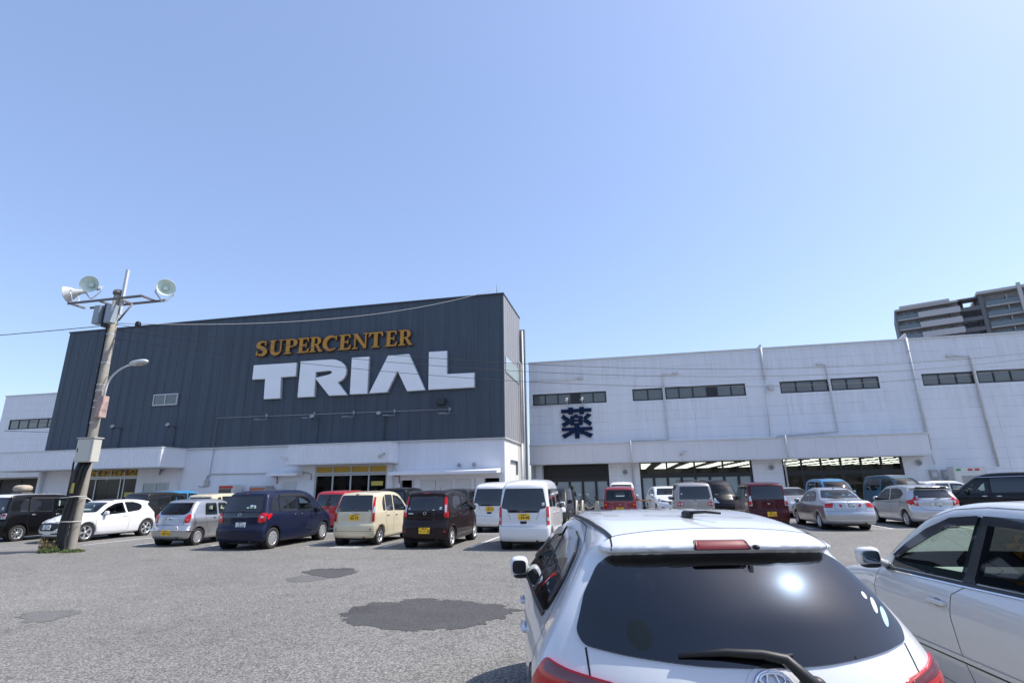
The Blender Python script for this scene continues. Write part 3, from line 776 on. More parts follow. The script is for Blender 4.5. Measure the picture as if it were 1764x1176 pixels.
    ring('emblem_oval', .022, .044, .0052, 0, .965, 'B', c, MT['chrome'], em, off=.010)
    ring('emblem_oval', .044, .017, .0052, 0, .987, 'B', c, MT['chrome'], em, off=.011)
    c.patch('emblem_garnish', oval(0, .945, .10, .085, 24), 'B', c.paint, .0035, rnd=0, skirt=.004)
    # wiper arm and blade
    pv, gv = c.point(-.13, .965, 'B'); el, ge = c.point(.02, 1.045, 'B'); ti, gt = c.point(.30, 1.045, 'B'); t2, g2 = c.point(-.10, 1.05, 'B')
    m1, gm1 = c.point(-.055, 1.03, 'B'); m2, gm2 = c.point(.14, 1.053, 'B')
    b = MB(); b.tube([pv+gv*.03, pv+gv*.045+Vector((0, .02, .01)), m1+gm1*.045, el+ge*.043, m2+gm2*.036, ti+gt*.02], [.024, .024, .018, .015, .012, .006], 12)
    o = b.build('rear_wiper', MT['black'], c.root)
    b = MB(); b.tube([t2+g2*.010, el+ge*.010, m2+gm2*.009, ti+gt*.008], .006, 6); b.build('wiper_blade', MT['rubber'], o)
    b = MB(); b.add(*superell(.03, .045, .035, .8, 12, tuple(pv+gv*.015)), smooth=True); b.build('wiper_cap', MT['black'], o)
    # stickers
    sticker(c, oval(-.555, 1.165, .013, .024, sh=-.45), 'B', MT['white_st']); sticker(c, oval(-.575, 1.128, .016, .03, sh=-.45), 'B', MT['blue_st'])
    sticker(c, oval(-.535, 1.198, .010, .012), 'B', MT['white_st'])
    sticker(c, oval(.42, 1.10, .045, .045, 20), 'B', mat('faded sticker', (.010, .017, .020), .5, spec=.2), parent=None)
    # fin aerial
    p, g = c.point(.79, -.0, 'T'); b = MB()
    b.add(*superell(.055, .024, .022, .75, 12, tuple(p+Vector((.02, 0, .012)))), smooth=True)
    b.tube([p+Vector((-.02, 0, .024)), p+Vector((-.09, -.055, .03)), p+Vector((-.15, -.11, .026))], [.009, .007, .0065], 8); b.build('antenna', MT['black'], c.root)
    c.plate(0, .76, 'B', '36-15', False, '福岡 501', 'ぬ')
    c.handle(1.36, .865, 'L', l=.20); c.handle(2.30, .835, 'L', l=.20)
    c.mirror(2.62, .875, 1.03, sx=.085, sy=.075, sz=.075, gm='black')
    c.patch('headlight', [(3.30, .52, .93), (3.62, .68, .80), (3.75, .55, .68), (3.80, .40, .68), (3.72, .38, .80)], 35, MT['lens'], .006, sym=True)
    c.patch('grille', [(-.45, .42), (.45, .42), (.38, .30), (-.38, .30)], 'F', MT['black'], .004)
    c.wheels(.295, 'cap', 9, .175, MT['alloy'])
    b = MB(); b.box(.35, 3.6, -.6, .6, .14, .24); b.build('underbody', MT['black'], c.root)
    return c.place(.446, 2.20, -11.45)
def build_near_sedan():
    c = Car(SEDW, 'sedan_car', 'ivory white saloon cut by the right picture edge, with smoked rain visors', 'car', h=.025)
    P = c.paint = paint('ivory pearl', (.61, .61, .595), .0, .28)
    fw = [(2.26, .99), (3.20, .965), (3.27, .985), (3.05, 1.15), (2.80, 1.28), (2.55, 1.37), (2.36, 1.40), (2.20, 1.405)]
    rw = [(2.16, .995), (2.12, 1.405), (1.7, 1.40), (1.42, 1.36), (1.24, 1.28), (1.15, 1.16), (1.13, 1.04), (1.22, 1.02)]
    c.window('side_window', fw, 'L', True, rnd=.03, m=MT['glass_green'], frame=.04)
    c.window('side_window', fw, 'R', True, rnd=.03, m=MT['glass_green'], frame=.04)
    c.window('side_window', rw, 'L', True, rnd=.05, m=MT['glass_smoke'], frame=.04); c.window('side_window', rw, 'R', True, rnd=.05, m=glass('smoked film', (.13, .14, .155), 0, 1.03), frame=.04)
    c.window('windshield', [(-.56, 1.39), (.56, 1.39), (.69, 1.10), (.71, .995), (-.71, .995), (-.69, 1.10)], 'F', True, rnd=.05, m=MT['glass_green'], frame=.04)
    c.window('rear_window', [(-.5, 1.41), (.5, 1.41), (.60, 1.16), (-.60, 1.16)], 'B', True, rnd=.05, m=MT['glass_smoke'], frame=.04)
    vis = mat('smoke visor', (.03, .03, .033), .1, 0, 1.)
    for v in 'LR':
        c.patch('window_visor', [(2.22, 1.405), (2.52, 1.378), (2.78, 1.285), (3.02, 1.155), (3.18, 1.045), (3.10, 1.035), (2.93, 1.125), (2.70, 1.235), (2.5, 1.315), (2.22, 1.345)], v, vis, .022, rnd=.012, skirt=-.014)
        c.patch('window_visor', [(2.17, 1.405), (1.7, 1.405), (1.4, 1.365), (1.2, 1.28), (1.10, 1.17), (1.16, 1.17), (1.26, 1.25), (1.42, 1.31), (1.7, 1.345), (2.16, 1.35)], v, vis, .022, rnd=.012, skirt=-.014)
        c.patch('pillar_trim', [(2.265, .985), (2.215, 1.40), (2.11, 1.40), (2.13, .99)], v, MT['black'], .007, rnd=.005)
        c.patch('belt_trim', [(1.2, 1.018), (2.2, .985), (3.22, .957), (3.22, .938), (2.2, .965), (1.2, .998)], v, MT['black'], .006, rnd=.004)
        c.line([(1.2, .993), (2.2, .96), (3.22, .933)], v, .010, MT['chrome'], 'chrome_strip', .007)
        c.patch('quarter_panel', [(3.17, .97), (3.31, .975), (3.17, 1.075)], v, P, .012, rnd=.01)
        c.line([(2.19, .975), (2.30, .90), (2.31, .75), (2.27, .55), (2.18, .32)], v, .006)
        c.line([(3.30, .95), (3.36, .80), (3.36, .5), (3.32, .32)], v, .006)
        c.line([(1.15, 1.0), (1.20, .82), (1.33, .62), (1.45, .45), (1.48, .32)], v, .006)
        c.line([(1.48, .32), (3.32, .32)], v, .005)
        c.line([(1.40, .545), (3.40, .49)], v, .028, P, 'side_moulding', .010)
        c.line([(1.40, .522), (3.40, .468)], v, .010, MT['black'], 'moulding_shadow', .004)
        c.line([(.98, 1.22), (1.15, 1.34), (1.4, 1.435), (1.7, 1.465), (2.2, 1.468), (2.55, 1.44), (2.85, 1.355), (3.15, 1.20), (3.36, 1.03)], v, .006)
    b = MB()
    # pale interior
    c.interior(1.95, 1.1, MT['seat_beige'], zt=1.12, dash=2.95)
    d = MB(); d.box(2.78, 2.84, -.70, .70, .74, .84, .012); d.build('wood_trim', mat('wood trim', (.10, .028, .012), .2, 0, 1., noise=(18, .5)), c.root)
    d = MB(); d.add(*superell(.30, .70, .06, .4, 12, (3.10, 0, .885)), smooth=True); d.build('dashboard_top', mat('pale dash', (.30, .31, .28), .8), c.root)
    d = MB()
    for k in range(4): d.box(2.76, 2.80, .50, .64, .85+k*.016, .857+k*.016)
    d.build('air_vent', MT['black'], c.root)
    c.body(P)
    c.handle(2.45, .825, 'L', l=.22)
    c.mirror(3.20, .955, 1.04, sx=.055, sy=.095, sz=.075)
    c.patch('headlight', [(4.35, .60, .80), (4.5, .70, .72), (4.62, .55, .62), (4.68, .35, .64), (4.6, .33, .76)], 35, MT['lens'], .006, sym=True)
    c.patch('tail_light', [(.15, .80, .95), (.02, .55, .95), (.02, .50, .78), (.15, .82, .76), (.30, .85, .80)], 150, MT['red'], .008, sym=True)
    c.line([(4.3, .55), (3.9, .66), (3.65, .72)], 'T', .005); c.line([(4.3, -.55), (3.9, -.66), (3.65, -.72)], 'T', .005)
    c.wheels(.32, 'spoke', 7, .20, hub=.68)
    b = MB(); b.box(.35, 4.4, -.6, .6, .15, .25); b.build('underbody', MT['black'], c.root)
    return c.place(3.0626, 2.2154, -2.66)
# ================================================================= buildings
def wall_mat(name, col, hz=.62, vx=5.9, dark=.72, w=.012, streak=.10, off=(0, 0)):
    """painted panels: thin joints every hz up and vx along, faint rain streaks"""
    m = mat(name, col, .62, noise=None); n = m.node_tree; b = n.nodes['Principled BSDF']; L = n.links.new
    tc = n.nodes.new('ShaderNodeTexCoord'); sx = n.nodes.new('ShaderNodeSeparateXYZ'); L(tc.outputs['Object'], sx.inputs[0])
    def mth(op, a, b_=None, c=None):
        q = n.nodes.new('ShaderNodeMath'); q.operation = op
        for i, v in enumerate((a, b_, c)):
            if v is None: continue
            if isinstance(v, (int, float)): q.inputs[i].default_value = v
            else: L(v, q.inputs[i])
        return q.outputs[0]
    xy = mth('ADD', sx.outputs[0], sx.outputs[1])
    def joint(x, p, o):
        t = mth('FRACT', mth('DIVIDE', mth('ADD', x, o), p)); d = mth('MULTIPLY', mth('ABSOLUTE', mth('SUBTRACT', t, .5)), p)
        return mth('GREATER_THAN', d, p/2-w/2)
    j = joint(sx.outputs[2], hz, 100+off[1]) if hz else None
    if vx:
        jv = joint(xy, vx, 500+off[0]); j = mth('MAXIMUM', j, jv) if j else jv
    mp = n.nodes.new('ShaderNodeMapping'); mp.inputs['Scale'].default_value = (2.5, 2.5, .12); L(tc.outputs['Object'], mp.inputs[0])
    t = n.nodes.new('ShaderNodeTexNoise'); t.inputs['Scale'].default_value = 1.; t.inputs['Detail'].default_value = 7; t.inputs['Roughness'].default_value = .7; L(mp.outputs[0], t.inputs[0])
    mr = n.nodes.new('ShaderNodeMapRange'); mr.inputs[1].default_value = .3; mr.inputs[2].default_value = .7; mr.inputs[3].default_value = 1-streak; mr.inputs[4].default_value = 1+streak*.5; L(t.outputs[0], mr.inputs[0])
    t3 = n.nodes.new('ShaderNodeTexNoise'); t3.inputs['Scale'].default_value = .5; t3.inputs['Detail'].default_value = 3; L(tc.outputs['Object'], t3.inputs[0])
    mr3 = n.nodes.new('ShaderNodeMapRange'); mr3.inputs[3].default_value = .93; mr3.inputs[4].default_value = 1.06; L(t3.outputs[0], mr3.inputs[0])
    k = mth('MULTIPLY', mr.outputs[0], mr3.outputs[0])
    if j is not None:
        t2 = n.nodes.new('ShaderNodeTexNoise'); t2.inputs['Scale'].default_value = .9; L(tc.outputs['Object'], t2.inputs[0])
        mr2 = n.nodes.new('ShaderNodeMapRange'); mr2.inputs[1].default_value = .35; mr2.inputs[2].default_value = .65; mr2.inputs[3].default_value = .15; mr2.inputs[4].default_value = 1; L(t2.outputs[0], mr2.inputs[0])
        k = mth('MULTIPLY', k, mth('SUBTRACT', 1, mth('MULTIPLY', mth('MULTIPLY', j, mr2.outputs[0]), 1-dark)))
    s_ = n.nodes.new('ShaderNodeVectorMath'); s_.operation = 'SCALE'; s_.inputs[0].default_value = col; L(k, s_.inputs['Scale']); L(s_.outputs[0], b.inputs['Base Color'])
    return m
WH = wall_mat('white panel wall', (.76, .77, .80), .62, 5.9, .55, .018, .09)
STN = mat('rust stain', (.30, .27, .24), .8)
WH_S = wall_mat('white store wall', (.76, .77, .80), 0, .9, .82, .012, .06)
CAN = mat('canopy sheet', (.77, .78, .81), .5, noise=(1.2, .05))
CAN2 = wall_mat('canopy panel', (.69, .68, .70), 0, 1.16, .6, .02, .05)
DK = wall_mat('dark cladding', (.056, .075, .100), 2.45, 0, .85, .03, .26)
SIDE = wall_mat('grey cladding', (.27, .275, .295), 0, .6, .8, .02, .15)
FR = mat('dark frame', (.018, .018, .02), .45)
ALU = mat('aluminium frame', (.48, .49, .50), .4, .5)
FROST = mat('frosted pane', (.115, .125, .12), .12, 0, .6, .05, noise=(1.5, .15))
FROST2 = mat('frosted door', (.30, .36, .37), .15, 0, .5)
SHOPG = glass('shop glass', (.62, .65, .63), 0, 1.3)
METP = mat('white pipe', (.62, .62, .61), .5, noise=(3, .12))
GREYP = mat('grey pipe', (.16, .19, .22), .5)
ROOF = mat('roof sheet', (.30, .31, .32), .6, .3)
INN = mat('shop inside', (.05, .05, .052), .9)
def wall_holes(name, x0, x1, z0, z1, Y, th, holes, m, parent):
    """front wall (facing -Y) with real openings and reveals; holes = (x0,x1,z0,z1)"""
    xs = sorted({x0, x1, *[h[0] for h in holes], *[h[1] for h in holes]}); zs = sorted({z0, z1, *[h[2] for h in holes], *[h[3] for h in holes]})
    b = MB()
    for i in range(len(xs)-1):
        for j in range(len(zs)-1):
            cx, cz = (xs[i]+xs[i+1])/2, (zs[j]+zs[j+1])/2
            if any(h[0] < cx < h[1] and h[2] < cz < h[3] for h in holes): continue
            b.add([(xs[i], Y, zs[j]), (xs[i+1], Y, zs[j]), (xs[i+1], Y, zs[j+1]), (xs[i], Y, zs[j+1])], [(0, 1, 2, 3)])
    for a, c, e, g in holes:
        b.add([(a, Y, e), (a, Y+th, e), (a, Y+th, g), (a, Y, g)], [(0, 1, 2, 3)]); b.add([(c, Y, e), (c, Y+th, e), (c, Y+th, g), (c, Y, g)], [(0, 1, 2, 3)])
        b.add([(a, Y, g), (a, Y+th, g), (c, Y+th, g), (c, Y, g)], [(0, 1, 2, 3)]); b.add([(a, Y, e), (c, Y, e), (c, Y+th, e), (a, Y+th, e)], [(0, 1, 2, 3)])
    o = link_mesh(name, b.v, b.f, m, parent)
    bm = bmesh.new(); bm.from_mesh(o.data); bmesh.ops.remove_doubles(bm, verts=bm.verts, dist=1e-4); bmesh.ops.recalc_face_normals(bm, faces=bm.faces); bm.to_mesh(o.data); bm.free()
    return o
def bx(name, x0, x1, y0, y1, z0, z1, m, parent, bev=0):
    b = MB(); b.box(x0, x1, y0, y1, z0, z1); return b.build(name, m, parent, bevel=bev)
def win(parent, x0, x1, z0, z1, Y, n=1, fr=FR, pane=FROST, fw=.05, dep=.06, name='window', cols=None):
    """framed window in front of / inside an opening; the panes are sub-parts"""
    b = MB(); b.box(x0, x1, Y, Y+dep, z0, z0+fw); b.box(x0, x1, Y, Y+dep, z1-fw, z1)
    edges = cols or [x0+(x1-x0)*k/n for k in range(n+1)]
    for k, e in enumerate(edges):
        a = e-fw/2 if 0 < k < len(edges)-1 else (e if k == 0 else e-fw); b.box(a, a+fw, Y, Y+dep, z0+fw, z1-fw)
    o = b.build(name, fr, parent)
    for k in range(len(edges)-1):
        q = MB(); q.box(edges[k]+fw*.5, edges[k+1]-fw*.5, Y+dep*.5, Y+dep*.5+.012, z0+fw*.9, z1-fw*.9); q.build('pane', pane, o)
    return o
# ---------------- dark store block
YS = 30.0; SX0, SX1 = -39.8, -6.83; SZ, SH = 4.45, 13.2
st = empty('store_building', (SX0, YS, 0)); tag(st, 'big store block with dark blue-grey cladding above a white ground floor, carrying the large letters', 'building')
def rel(o, root):          # keep world coordinates under a moved parent
    o.matrix_parent_inverse = Matrix.Translation(root.location).inverted(); return o
def P(root, o):
    rel(o, root); return o
h1 = (-36.2, -31.75, .13, 3.3); h2 = (-18.75, -14.0, .13, 3.12); h3 = (-13.15, -12.4, .13, 2.17); h4 = (-8.05, -7.15, .13, 2.2)
lw = P(st, wall_holes('ground_floor_wall', SX0, SX1, 0, SZ, YS, .35, [h1, h2, h3, h4], WH_S, st))
b = MB(); b.box(SX1-.3, SX1, YS+.02, 35.0, 0, SZ); P(st, b.build('side_wall', wall_mat('white side wall', (.70, .70, .68), 0, 1.8, .85, .012, .05), st))
b = MB(); b.box(SX0, SX1+.04, YS-.10, YS-.02, SZ, SH)
x = SX0+.45
while x < SX1: b.box(x, x+.016, YS-.110, YS-.102, SZ, SH-.02); x += .72
P(st, b.build('upper_cladding', DK, st))
b = MB(); b.box(SX1, SX1+.06, YS-.02, 35.0, SZ, SH)
y = YS+.5
while y < 35: b.box(SX1+.062, SX1+.07, y, y+.02, SZ, SH-.02); y += .6
P(st, b.build('side_cladding', SIDE, st))
b = MB(); b.box(SX0-.05, SX1+.10, YS-.16, YS-.02, SH, SH+.09); b.box(SX1-.05, SX1+.10, YS-.02, 35.05, SH, SH+.09)
P(st, b.build('roof_capping', mat('capping', (.05, .06, .075), .5), st))
b = MB(); b.box(SX0, SX1-.02, YS, 34.9, SH-.35, SH-.30); b.box(SX0, SX0+.1, YS, 34.9, 0, SH-.36); b.box(SX0, SX1-.02, 34.9, 35.0, 3.75, SH-.30)
P(st, b.build('roof', ROOF, st))
b = MB(); b.box(SX0, SX1+.10, YS-.14, YS-.101, SZ-.06, SZ-.001); b.box(SX1+.062, SX1+.10, YS-.1, 35, SZ-.06, SZ-.001); P(st, b.build('drip_trim', METP, st))
# interiors behind the openings
b = MB(); b.box(-39, -7.5, 36, 36.1, 0, 3.6); b.box(-39, -7.5, 30.36, 36, 3.6, 3.7); b.box(-39, -7.5, 30.36, 36, .06, .12)
for xx in (-30.5, -20.0, -13.5, -8.2, -7.0): b.box(xx, xx+.1, 30.36, 36, .13, 3.6)
P(st, b.build('shop_interior', INN, st))
# two-pane upper window
P(st, win(st, -31.35, -29.4, 7.38, 8.16, YS-.19, 2, ALU, FROST, .07, .09))
# side window band of pale glass
b = MB(); b.box(SX1+.063, SX1+.10, 30.25, 34.4, 8.35, 9.35); o = P(st, b.build('window', ALU, st))
for k in range(7): q = MB(); q.box(SX1+.10, SX1+.108, 30.3+k*.58, 30.85+k*.58, 8.42, 9.28); q.build('pane', mat('pale pane', (.40, .50, .48), .2, 0, .6), o)
# shop front two: four bays, yellow boards over dark glass
YEL = mat('yellow board', (.52, .33, .035), .5, noise=(4, .08))
o = P(st, win(st, -18.75, -14.0, 2.62, 3.12, YS+.04, 4, ALU, YEL, .09, .1, 'transom_window'))
o = P(st, win(st, -18.75, -14.0, .13, 2.60, YS+.05, 4, ALU, SHOPG, .09, .1, 'shop_window'))
# shop front one
o = P(st, win(st, -36.2, -31.75, 2.72, 3.3, YS+.03, 4, ALU, YEL, .08, .1, 'transom_window'))
text_mesh('ようこそトライアルへ!', .46, 'welcome_lettering', mat('sign black', (.02, .018, .015), .5), o, Matrix.Translation((-34.15, YS+.07, 3.0)) @ Matrix.Rotation(R(90), 4, 'X'), ext=.006, sx=.95, bold=.012)
bpy.context.scene.collection.objects[-1].location = (0, 0, 0)
P(st, win(st, -36.2, -31.75, .13, 2.70, YS+.04, 4, ALU, SHOPG, .08, .1, 'shop_window', cols=[-36.2, -35.1, -33.1, -32.8, -31.75]))
P(st, win(st, -31.2, -29.2, 1.2, 2.35, YS-.05, 2, ALU, FROST2, .07, .08))
# notices low on the glass
b = MB(); b.box(-32.6, -31.9, YS+.02, YS+.035, 1.45, 1.75); P(st, b.build('notice', mat('notice yellow', (.55, .46, .10), .6), st))
b = MB(); b.box(-15.0, -14.25, YS+.02, YS+.04, 1.9, 2.15); P(st, b.build('notice', MATS['notice yellow'], st))
# doors
for (a, c) in ((-11.9, -10.95), (-10.92, -9.95), (-9.75, -8.8)):
    o = P(st, bx('door', a, c, YS-.05, YS-.01, .13, 2.15, mat('white door', (.58, .58, .58), .4), st, .008))
    b = MB(); b.box(c-.14, c-.10, YS-.09, YS-.05, 1.0, 1.15); b.build('door_handle', FR, o)
o = P(st, bx('door', -20.9, -19.95, YS-.05, YS-.01, .13, 2.2, MATS['white door'], st, .008)); b = MB(); b.box(-20.08, -20.04, YS-.09, YS-.05, 1.0, 1.15); b.build('door_handle', FR, o)
b = MB(); b.box(-12.35, -12.29, YS-.04, YS-.002, .13, 2.2); b.box(-8.6, -8.55, YS-.04, YS-.002, .13, 2.2); P(st, b.build('door_frame', ALU, st))
# awning over the doors on the right
def awning(x0, x1, z, d, name='awning', nb=4):
    b = MB(); b.prism([(YS-.02, z+.30), (YS-d, z+.16), (YS-d, z), (YS-.02, z+.06)], x0, x1, 'x'); o = P(st, b.build(name, CAN, st, bevel=.01))
    for k in range(nb):
        q = MB(); xx = x0+.3+(x1-x0-.6)*k/(nb-1); q.box(xx, xx+.04, YS-d*.8, YS-.03, z-.05, z-.005); q.box(xx, xx+.04, YS-.08, YS-.03, z-.45, z-.05)
        q.build('awning_bracket', mat('rusty bracket', (.35, .13, .08), .7), o); return o
awning(-13.5, -7.05, 2.44, 1.0); awning(-21.6, -19.5, 2.55, .75, nb=2)
# corrugated canopies
def canopy(x0, x1, y0, z0, z1, side=True):
    b = MB(); b.box(x0, x1, y0, YS-.01, z0+.06, z1-.04)
    x = x0; k = 0
    while x < x1-.02: b.box(x, min(x+.10, x1), y0-.022, y0-.001, z0+.05, z1-.05); x += .185
    o = P(st, b.build('canopy', CAN, st)); t = MB(); t.box(x0-.03, x1+.03, y0-.05, YS-.012, z1-.038, z1+.02); t.box(x0-.02, x1+.02, y0-.04, YS-.012, z0, z0+.058)
    t.build('canopy_trim', METP, o); return o
canopy(-41.3, -28.19, 28.02, 3.2, 4.43)
canopy(-19.95, -13.33, 28.85, 3.14, 4.34)
b = MB(); b.tube([(-14.0+.45, YS-.12, 3.2), (-13.55, YS-.12, .13)], .045, 10); P(st, b.build('downpipe', METP, st)); b = MB(); b.tube([(-28.4, YS-.12, 3.2), (-28.4, YS-.12, .13)], .05, 10); P(st, b.build('downpipe', METP, st))
b = MB(); b.box(-39.6, -39.4, YS-.3, YS-.1, .13, 3.2); P(st, b.build('canopy_post', WH_S, st))
# pipes in the corner by the side wall
b = MB(); b.tube([(-6.6, 34.2, 4.4), (-6.6, 34.2, 9.7), (-6.7, 34.0, 9.8)], .06, 10); b.tube([(-6.6, 34.2, 4.4), (-6.62, 34.2, .1)], .07, 10); b.tube([(-6.55, 34.75, .1), (-6.55, 34.75, 12.2)], .06, 10)
b.tube([(-6.55, 34.5, .1), (-6.55, 34.5, 4.3), (-6.7, 34.4, 4.5)], .035, 8); P(st, b.build('downpipe', METP, st))
b = MB(); b.box(-6.8, -6.42, 34.95, 35.25, 0, 12.35); P(st, b.build('gutter_duct', GREYP, st))
b = MB(); b.box(-6.82, -6.70, 33.2, 33.25, 2.4, 3.25); b.box(-6.82, -6.70, 31.6, 33.25, 3.2, 3.25); P(st, b.build('cable_tray', GREYP, st))
b = MB(); b.box(-10.9, -10.35, YS-.45, YS-.14, 6.5, 6.85); P(st, b.build('vent_hood', mat('dark vent', (.03, .035, .045), .6), st))
b = MB(); b.tube([(-26.1, YS-.16, 4.5), (-26.07, YS-.16, 6.35), (-10.0, YS-.16, 6.2)], .022, 6); P(st, b.build('conduit', mat('conduit grey', (.30, .32, .34), .5), st))
b = MB(); b.tube([(-26.1, YS-.06, 4.4), (-26.2, YS-.06, 2.5), (-26.3, YS-.06, 2.3)], .02, 6); P(st, b.build('conduit', MATS['conduit grey'], st)); b = MB(); b.tube([(-26.9, YS-.06, 2.05), (-26.5, YS-.06, 2.0), (-26.35, YS-.06, 2.65), (-26.1, YS-.06, 2.78), (-19.2, YS-.06, 2.72), (-18.95, YS-.06, 2.6), (-18.95, YS-.06, 2.3)], .03, 6)
b.box(-26.45, -26.15, YS-.14, YS-.03, 2.05, 2.4); P(st, b.build('conduit', mat('conduit beige', (.42, .41, .37), .5), st))
b = MB(); b.box(-11.4, -7.0, YS-.02-.09, YS-.003, 1.6, 1.62); 
# parapet rods
b = MB(); b.tube([(-7.2, YS, SH), (-7.2, YS, SH+.75)], .02, 6); P(st, b.build('roof_rod', GREYP, st))
# ---------------- signs
SGN = mat('sign white', (.87, .885, .90), .35, noise=(.8, .05)); SGE = mat('sign edge', (.42, .45, .48), .5)
def zoomed(ox, oy, k, pts, Y): return [(lambda v: (v.x, v.z))(at_y(ox+a/k, oy+b/k, Y)) for a, b in pts]
tr = empty('store_sign', (-24, YS-.11, 7.5)); tag(tr, 'large white block letters reading TRIAL on the dark wall', 'sign')
LT = {'T': [(75, 333), (383, 314), (376, 410), (270, 418), (262, 570), (147, 576), (157, 430), (64, 434)],
      'R': [(414, 305), (640, 290), (672, 294), (700, 305), (725, 325), (738, 345), (743, 368), (739, 398), (725, 425), (705, 443), (680, 455), (748, 546), (618, 550), (518, 424), (610, 402), (634, 392), (640, 382), (634, 373), (620, 370), (521, 381), (509, 558), (391, 563)],
      'I': [(784, 279), (907, 270), (893, 536), (769, 541)], 'A': [(1045, 263), (1195, 252), (1312, 510), (1183, 518), (1113, 370), (1037, 525), (909, 534)],
      'L': [(1341, 237), (1469, 229), (1469, 397), (1667, 387), (1667, 490), (1337, 508)]}
for k, p in LT.items():
    o = plate3d([zoomed(420, 550, 4.2, p, YS-.3)], .04, Matrix.Translation((0, YS-.30, 0)), 'letter', SGN, tr); rel(o, tr)
    o2 = plate3d([shrink(zoomed(420, 550, 4.2, p, YS-.3), -.02)], .18, Matrix.Translation((0, YS-.119, 0)), 'letter_case', SGE, o)
# serif capitals
def stroke(path, ws):
    P_ = [np.array(p, float) for p in path]; l, r = [], []
    for i, p in enumerate(P_):
        d = P_[min(i+1, len(P_)-1)]-P_[max(i-1, 0)]; d = d/np.linalg.norm(d); nn = np.array([-d[1], d[0]]); wv = np.interp(i/(len(P_)-1), np.linspace(0, 1, len(ws)), ws)/2
        l.append(tuple(p+nn*wv)); r.append(tuple(p-nn*wv))
    return l+r[::-1]
def arc(cx, cy, rx, ry, a0, a1, n=14): return [(cx+rx*math.cos(R(a0+(a1-a0)*k/n)), cy+ry*math.sin(R(a0+(a1-a0)*k/n))) for k in range(n+1)]
def rc(a, b_, c, d): return [(a, c), (b_, c), (b_, d), (a, d)]
def SER():
    E_ = [rc(.12, .36, 0, 1), rc(0, .5, 0, .06), rc(0, .5, .94, 1), rc(.3, .78, 0, .085), rc(.3, .76, .915, 1), rc(.3, .62, .46, .545), [(.78, 0), (.84, .27), (.77, .27), (.66, .06)], [(.76, 1), (.80, .76), (.73, .76), (.64, .94)], rc(.58, .64, .37, .64)]
    P_ = [rc(.12, .36, 0, 1), rc(0, .48, 0, .06), rc(0, .4, .94, 1), stroke([(.3, .96), (.5, .96)]+arc(.5, .72, .22, .235, 85, -85)+[(.3, .48)], [.08, .09, .24, .24, .09, .08])]
    R_ = P_+[[(.42, .50), (.60, .50), (.92, .06), (1.0, .06), (1.0, 0), (.72, 0)]]
    return {'E': (E_, .84), 'P': (P_, .82), 'R': (R_, .98),
            'U': ([rc(.10, .33, .35, 1), rc(0, .44, .94, 1), rc(.72, .80, .3, 1), rc(.62, .92, .94, 1), stroke([(.215, .36)]+arc(.49, .30, .27, .25, 180, 360)+[(.76, .36)], [.23, .23, .20, .12, .08])], .92),
            'S': ([stroke(arc(.42, .74, .25, .215, 25, 200, 12)+[(.24, .60), (.42, .52), (.60, .40)]+arc(.40, .27, .25, .225, 20, -155, 12), [.07, .12, .22, .24, .24, .22, .12, .07]), rc(.60, .67, .68, .98), rc(.08, .15, .02, .33)], .78),
            'C': ([stroke(arc(.52, .5, .40, .45, 48, 312, 26), [.07, .14, .24, .25, .25, .18, .12, .07]), rc(.78, .85, .70, .98)], .92),
            'N': ([rc(.13, .21, 0, 1), rc(0, .36, 0, .06), [(.02, 1), (.30, 1), (.90, .1), (.90, 0), (.78, 0)], rc(.82, .90, 0, 1), rc(.68, 1.04, .94, 1)], 1.04),
            'T': ([rc(.36, .60, 0, 1), rc(.22, .74, 0, .06), rc(.04, .92, .915, 1), [(.04, 1), (.0, .72), (.07, .72), (.2, .94)], [(.92, 1), (.96, .72), (.89, .72), (.76, .94)]], .96)}
ORG = mat('orange letter', (.50, .235, .018), .4, noise=(6, .12)); ORE = mat('letter edge', (.09, .035, .01), .5)
sc2 = empty('store_sign', (-24, YS-.11, 10.3)); tag(sc2, 'orange serif capitals reading SUPERCENTER above the white letters', 'sign')
D_ = SER(); spans = [(78, 166), (178, 279), (288, 379), (385, 469), (473, 566), (568, 676), (685, 773), (783, 899), (900, 1005), (1020, 1108), (1118, 1219)]
tops = [168, 160, 152, 142, 136, 120, 118, 112, 98, 88, 84]; bots = [278, 270, 264, 256, 248, 240, 234, 224, 216, 210, 200]
for ch, (a, c), tp, bt in zip('SUPERCENTER', spans, tops, bots):
    polys, wd = D_[ch]; p0 = at_y(420+a/4.2, 550+bt/4.2, YS-.25); p1 = at_y(420+c/4.2, 550+(tp+(bt-tp)*.98)/4.2, YS-.25); pt = at_y(420+a/4.2, 550+tp/4.2, YS-.25)
    zb, zt, wx = 10.33, 11.33, p1.x-p0.x
    Q = [[(p0.x+u/wd*wx, zb+v*(zt-zb)) for u, v in rounded(pl, .006, 1)] for pl in polys]
    o = plate3d(Q, .03, Matrix.Translation((0, YS-.26, 0)), 'letter', ORG, sc2); rel(o, sc2)
    Q2 = [shrink(pl, -.035) for pl in Q]; plate3d(Q2, .12, Matrix.Translation((0, YS-.135, 0)), 'letter_case', ORE, o)
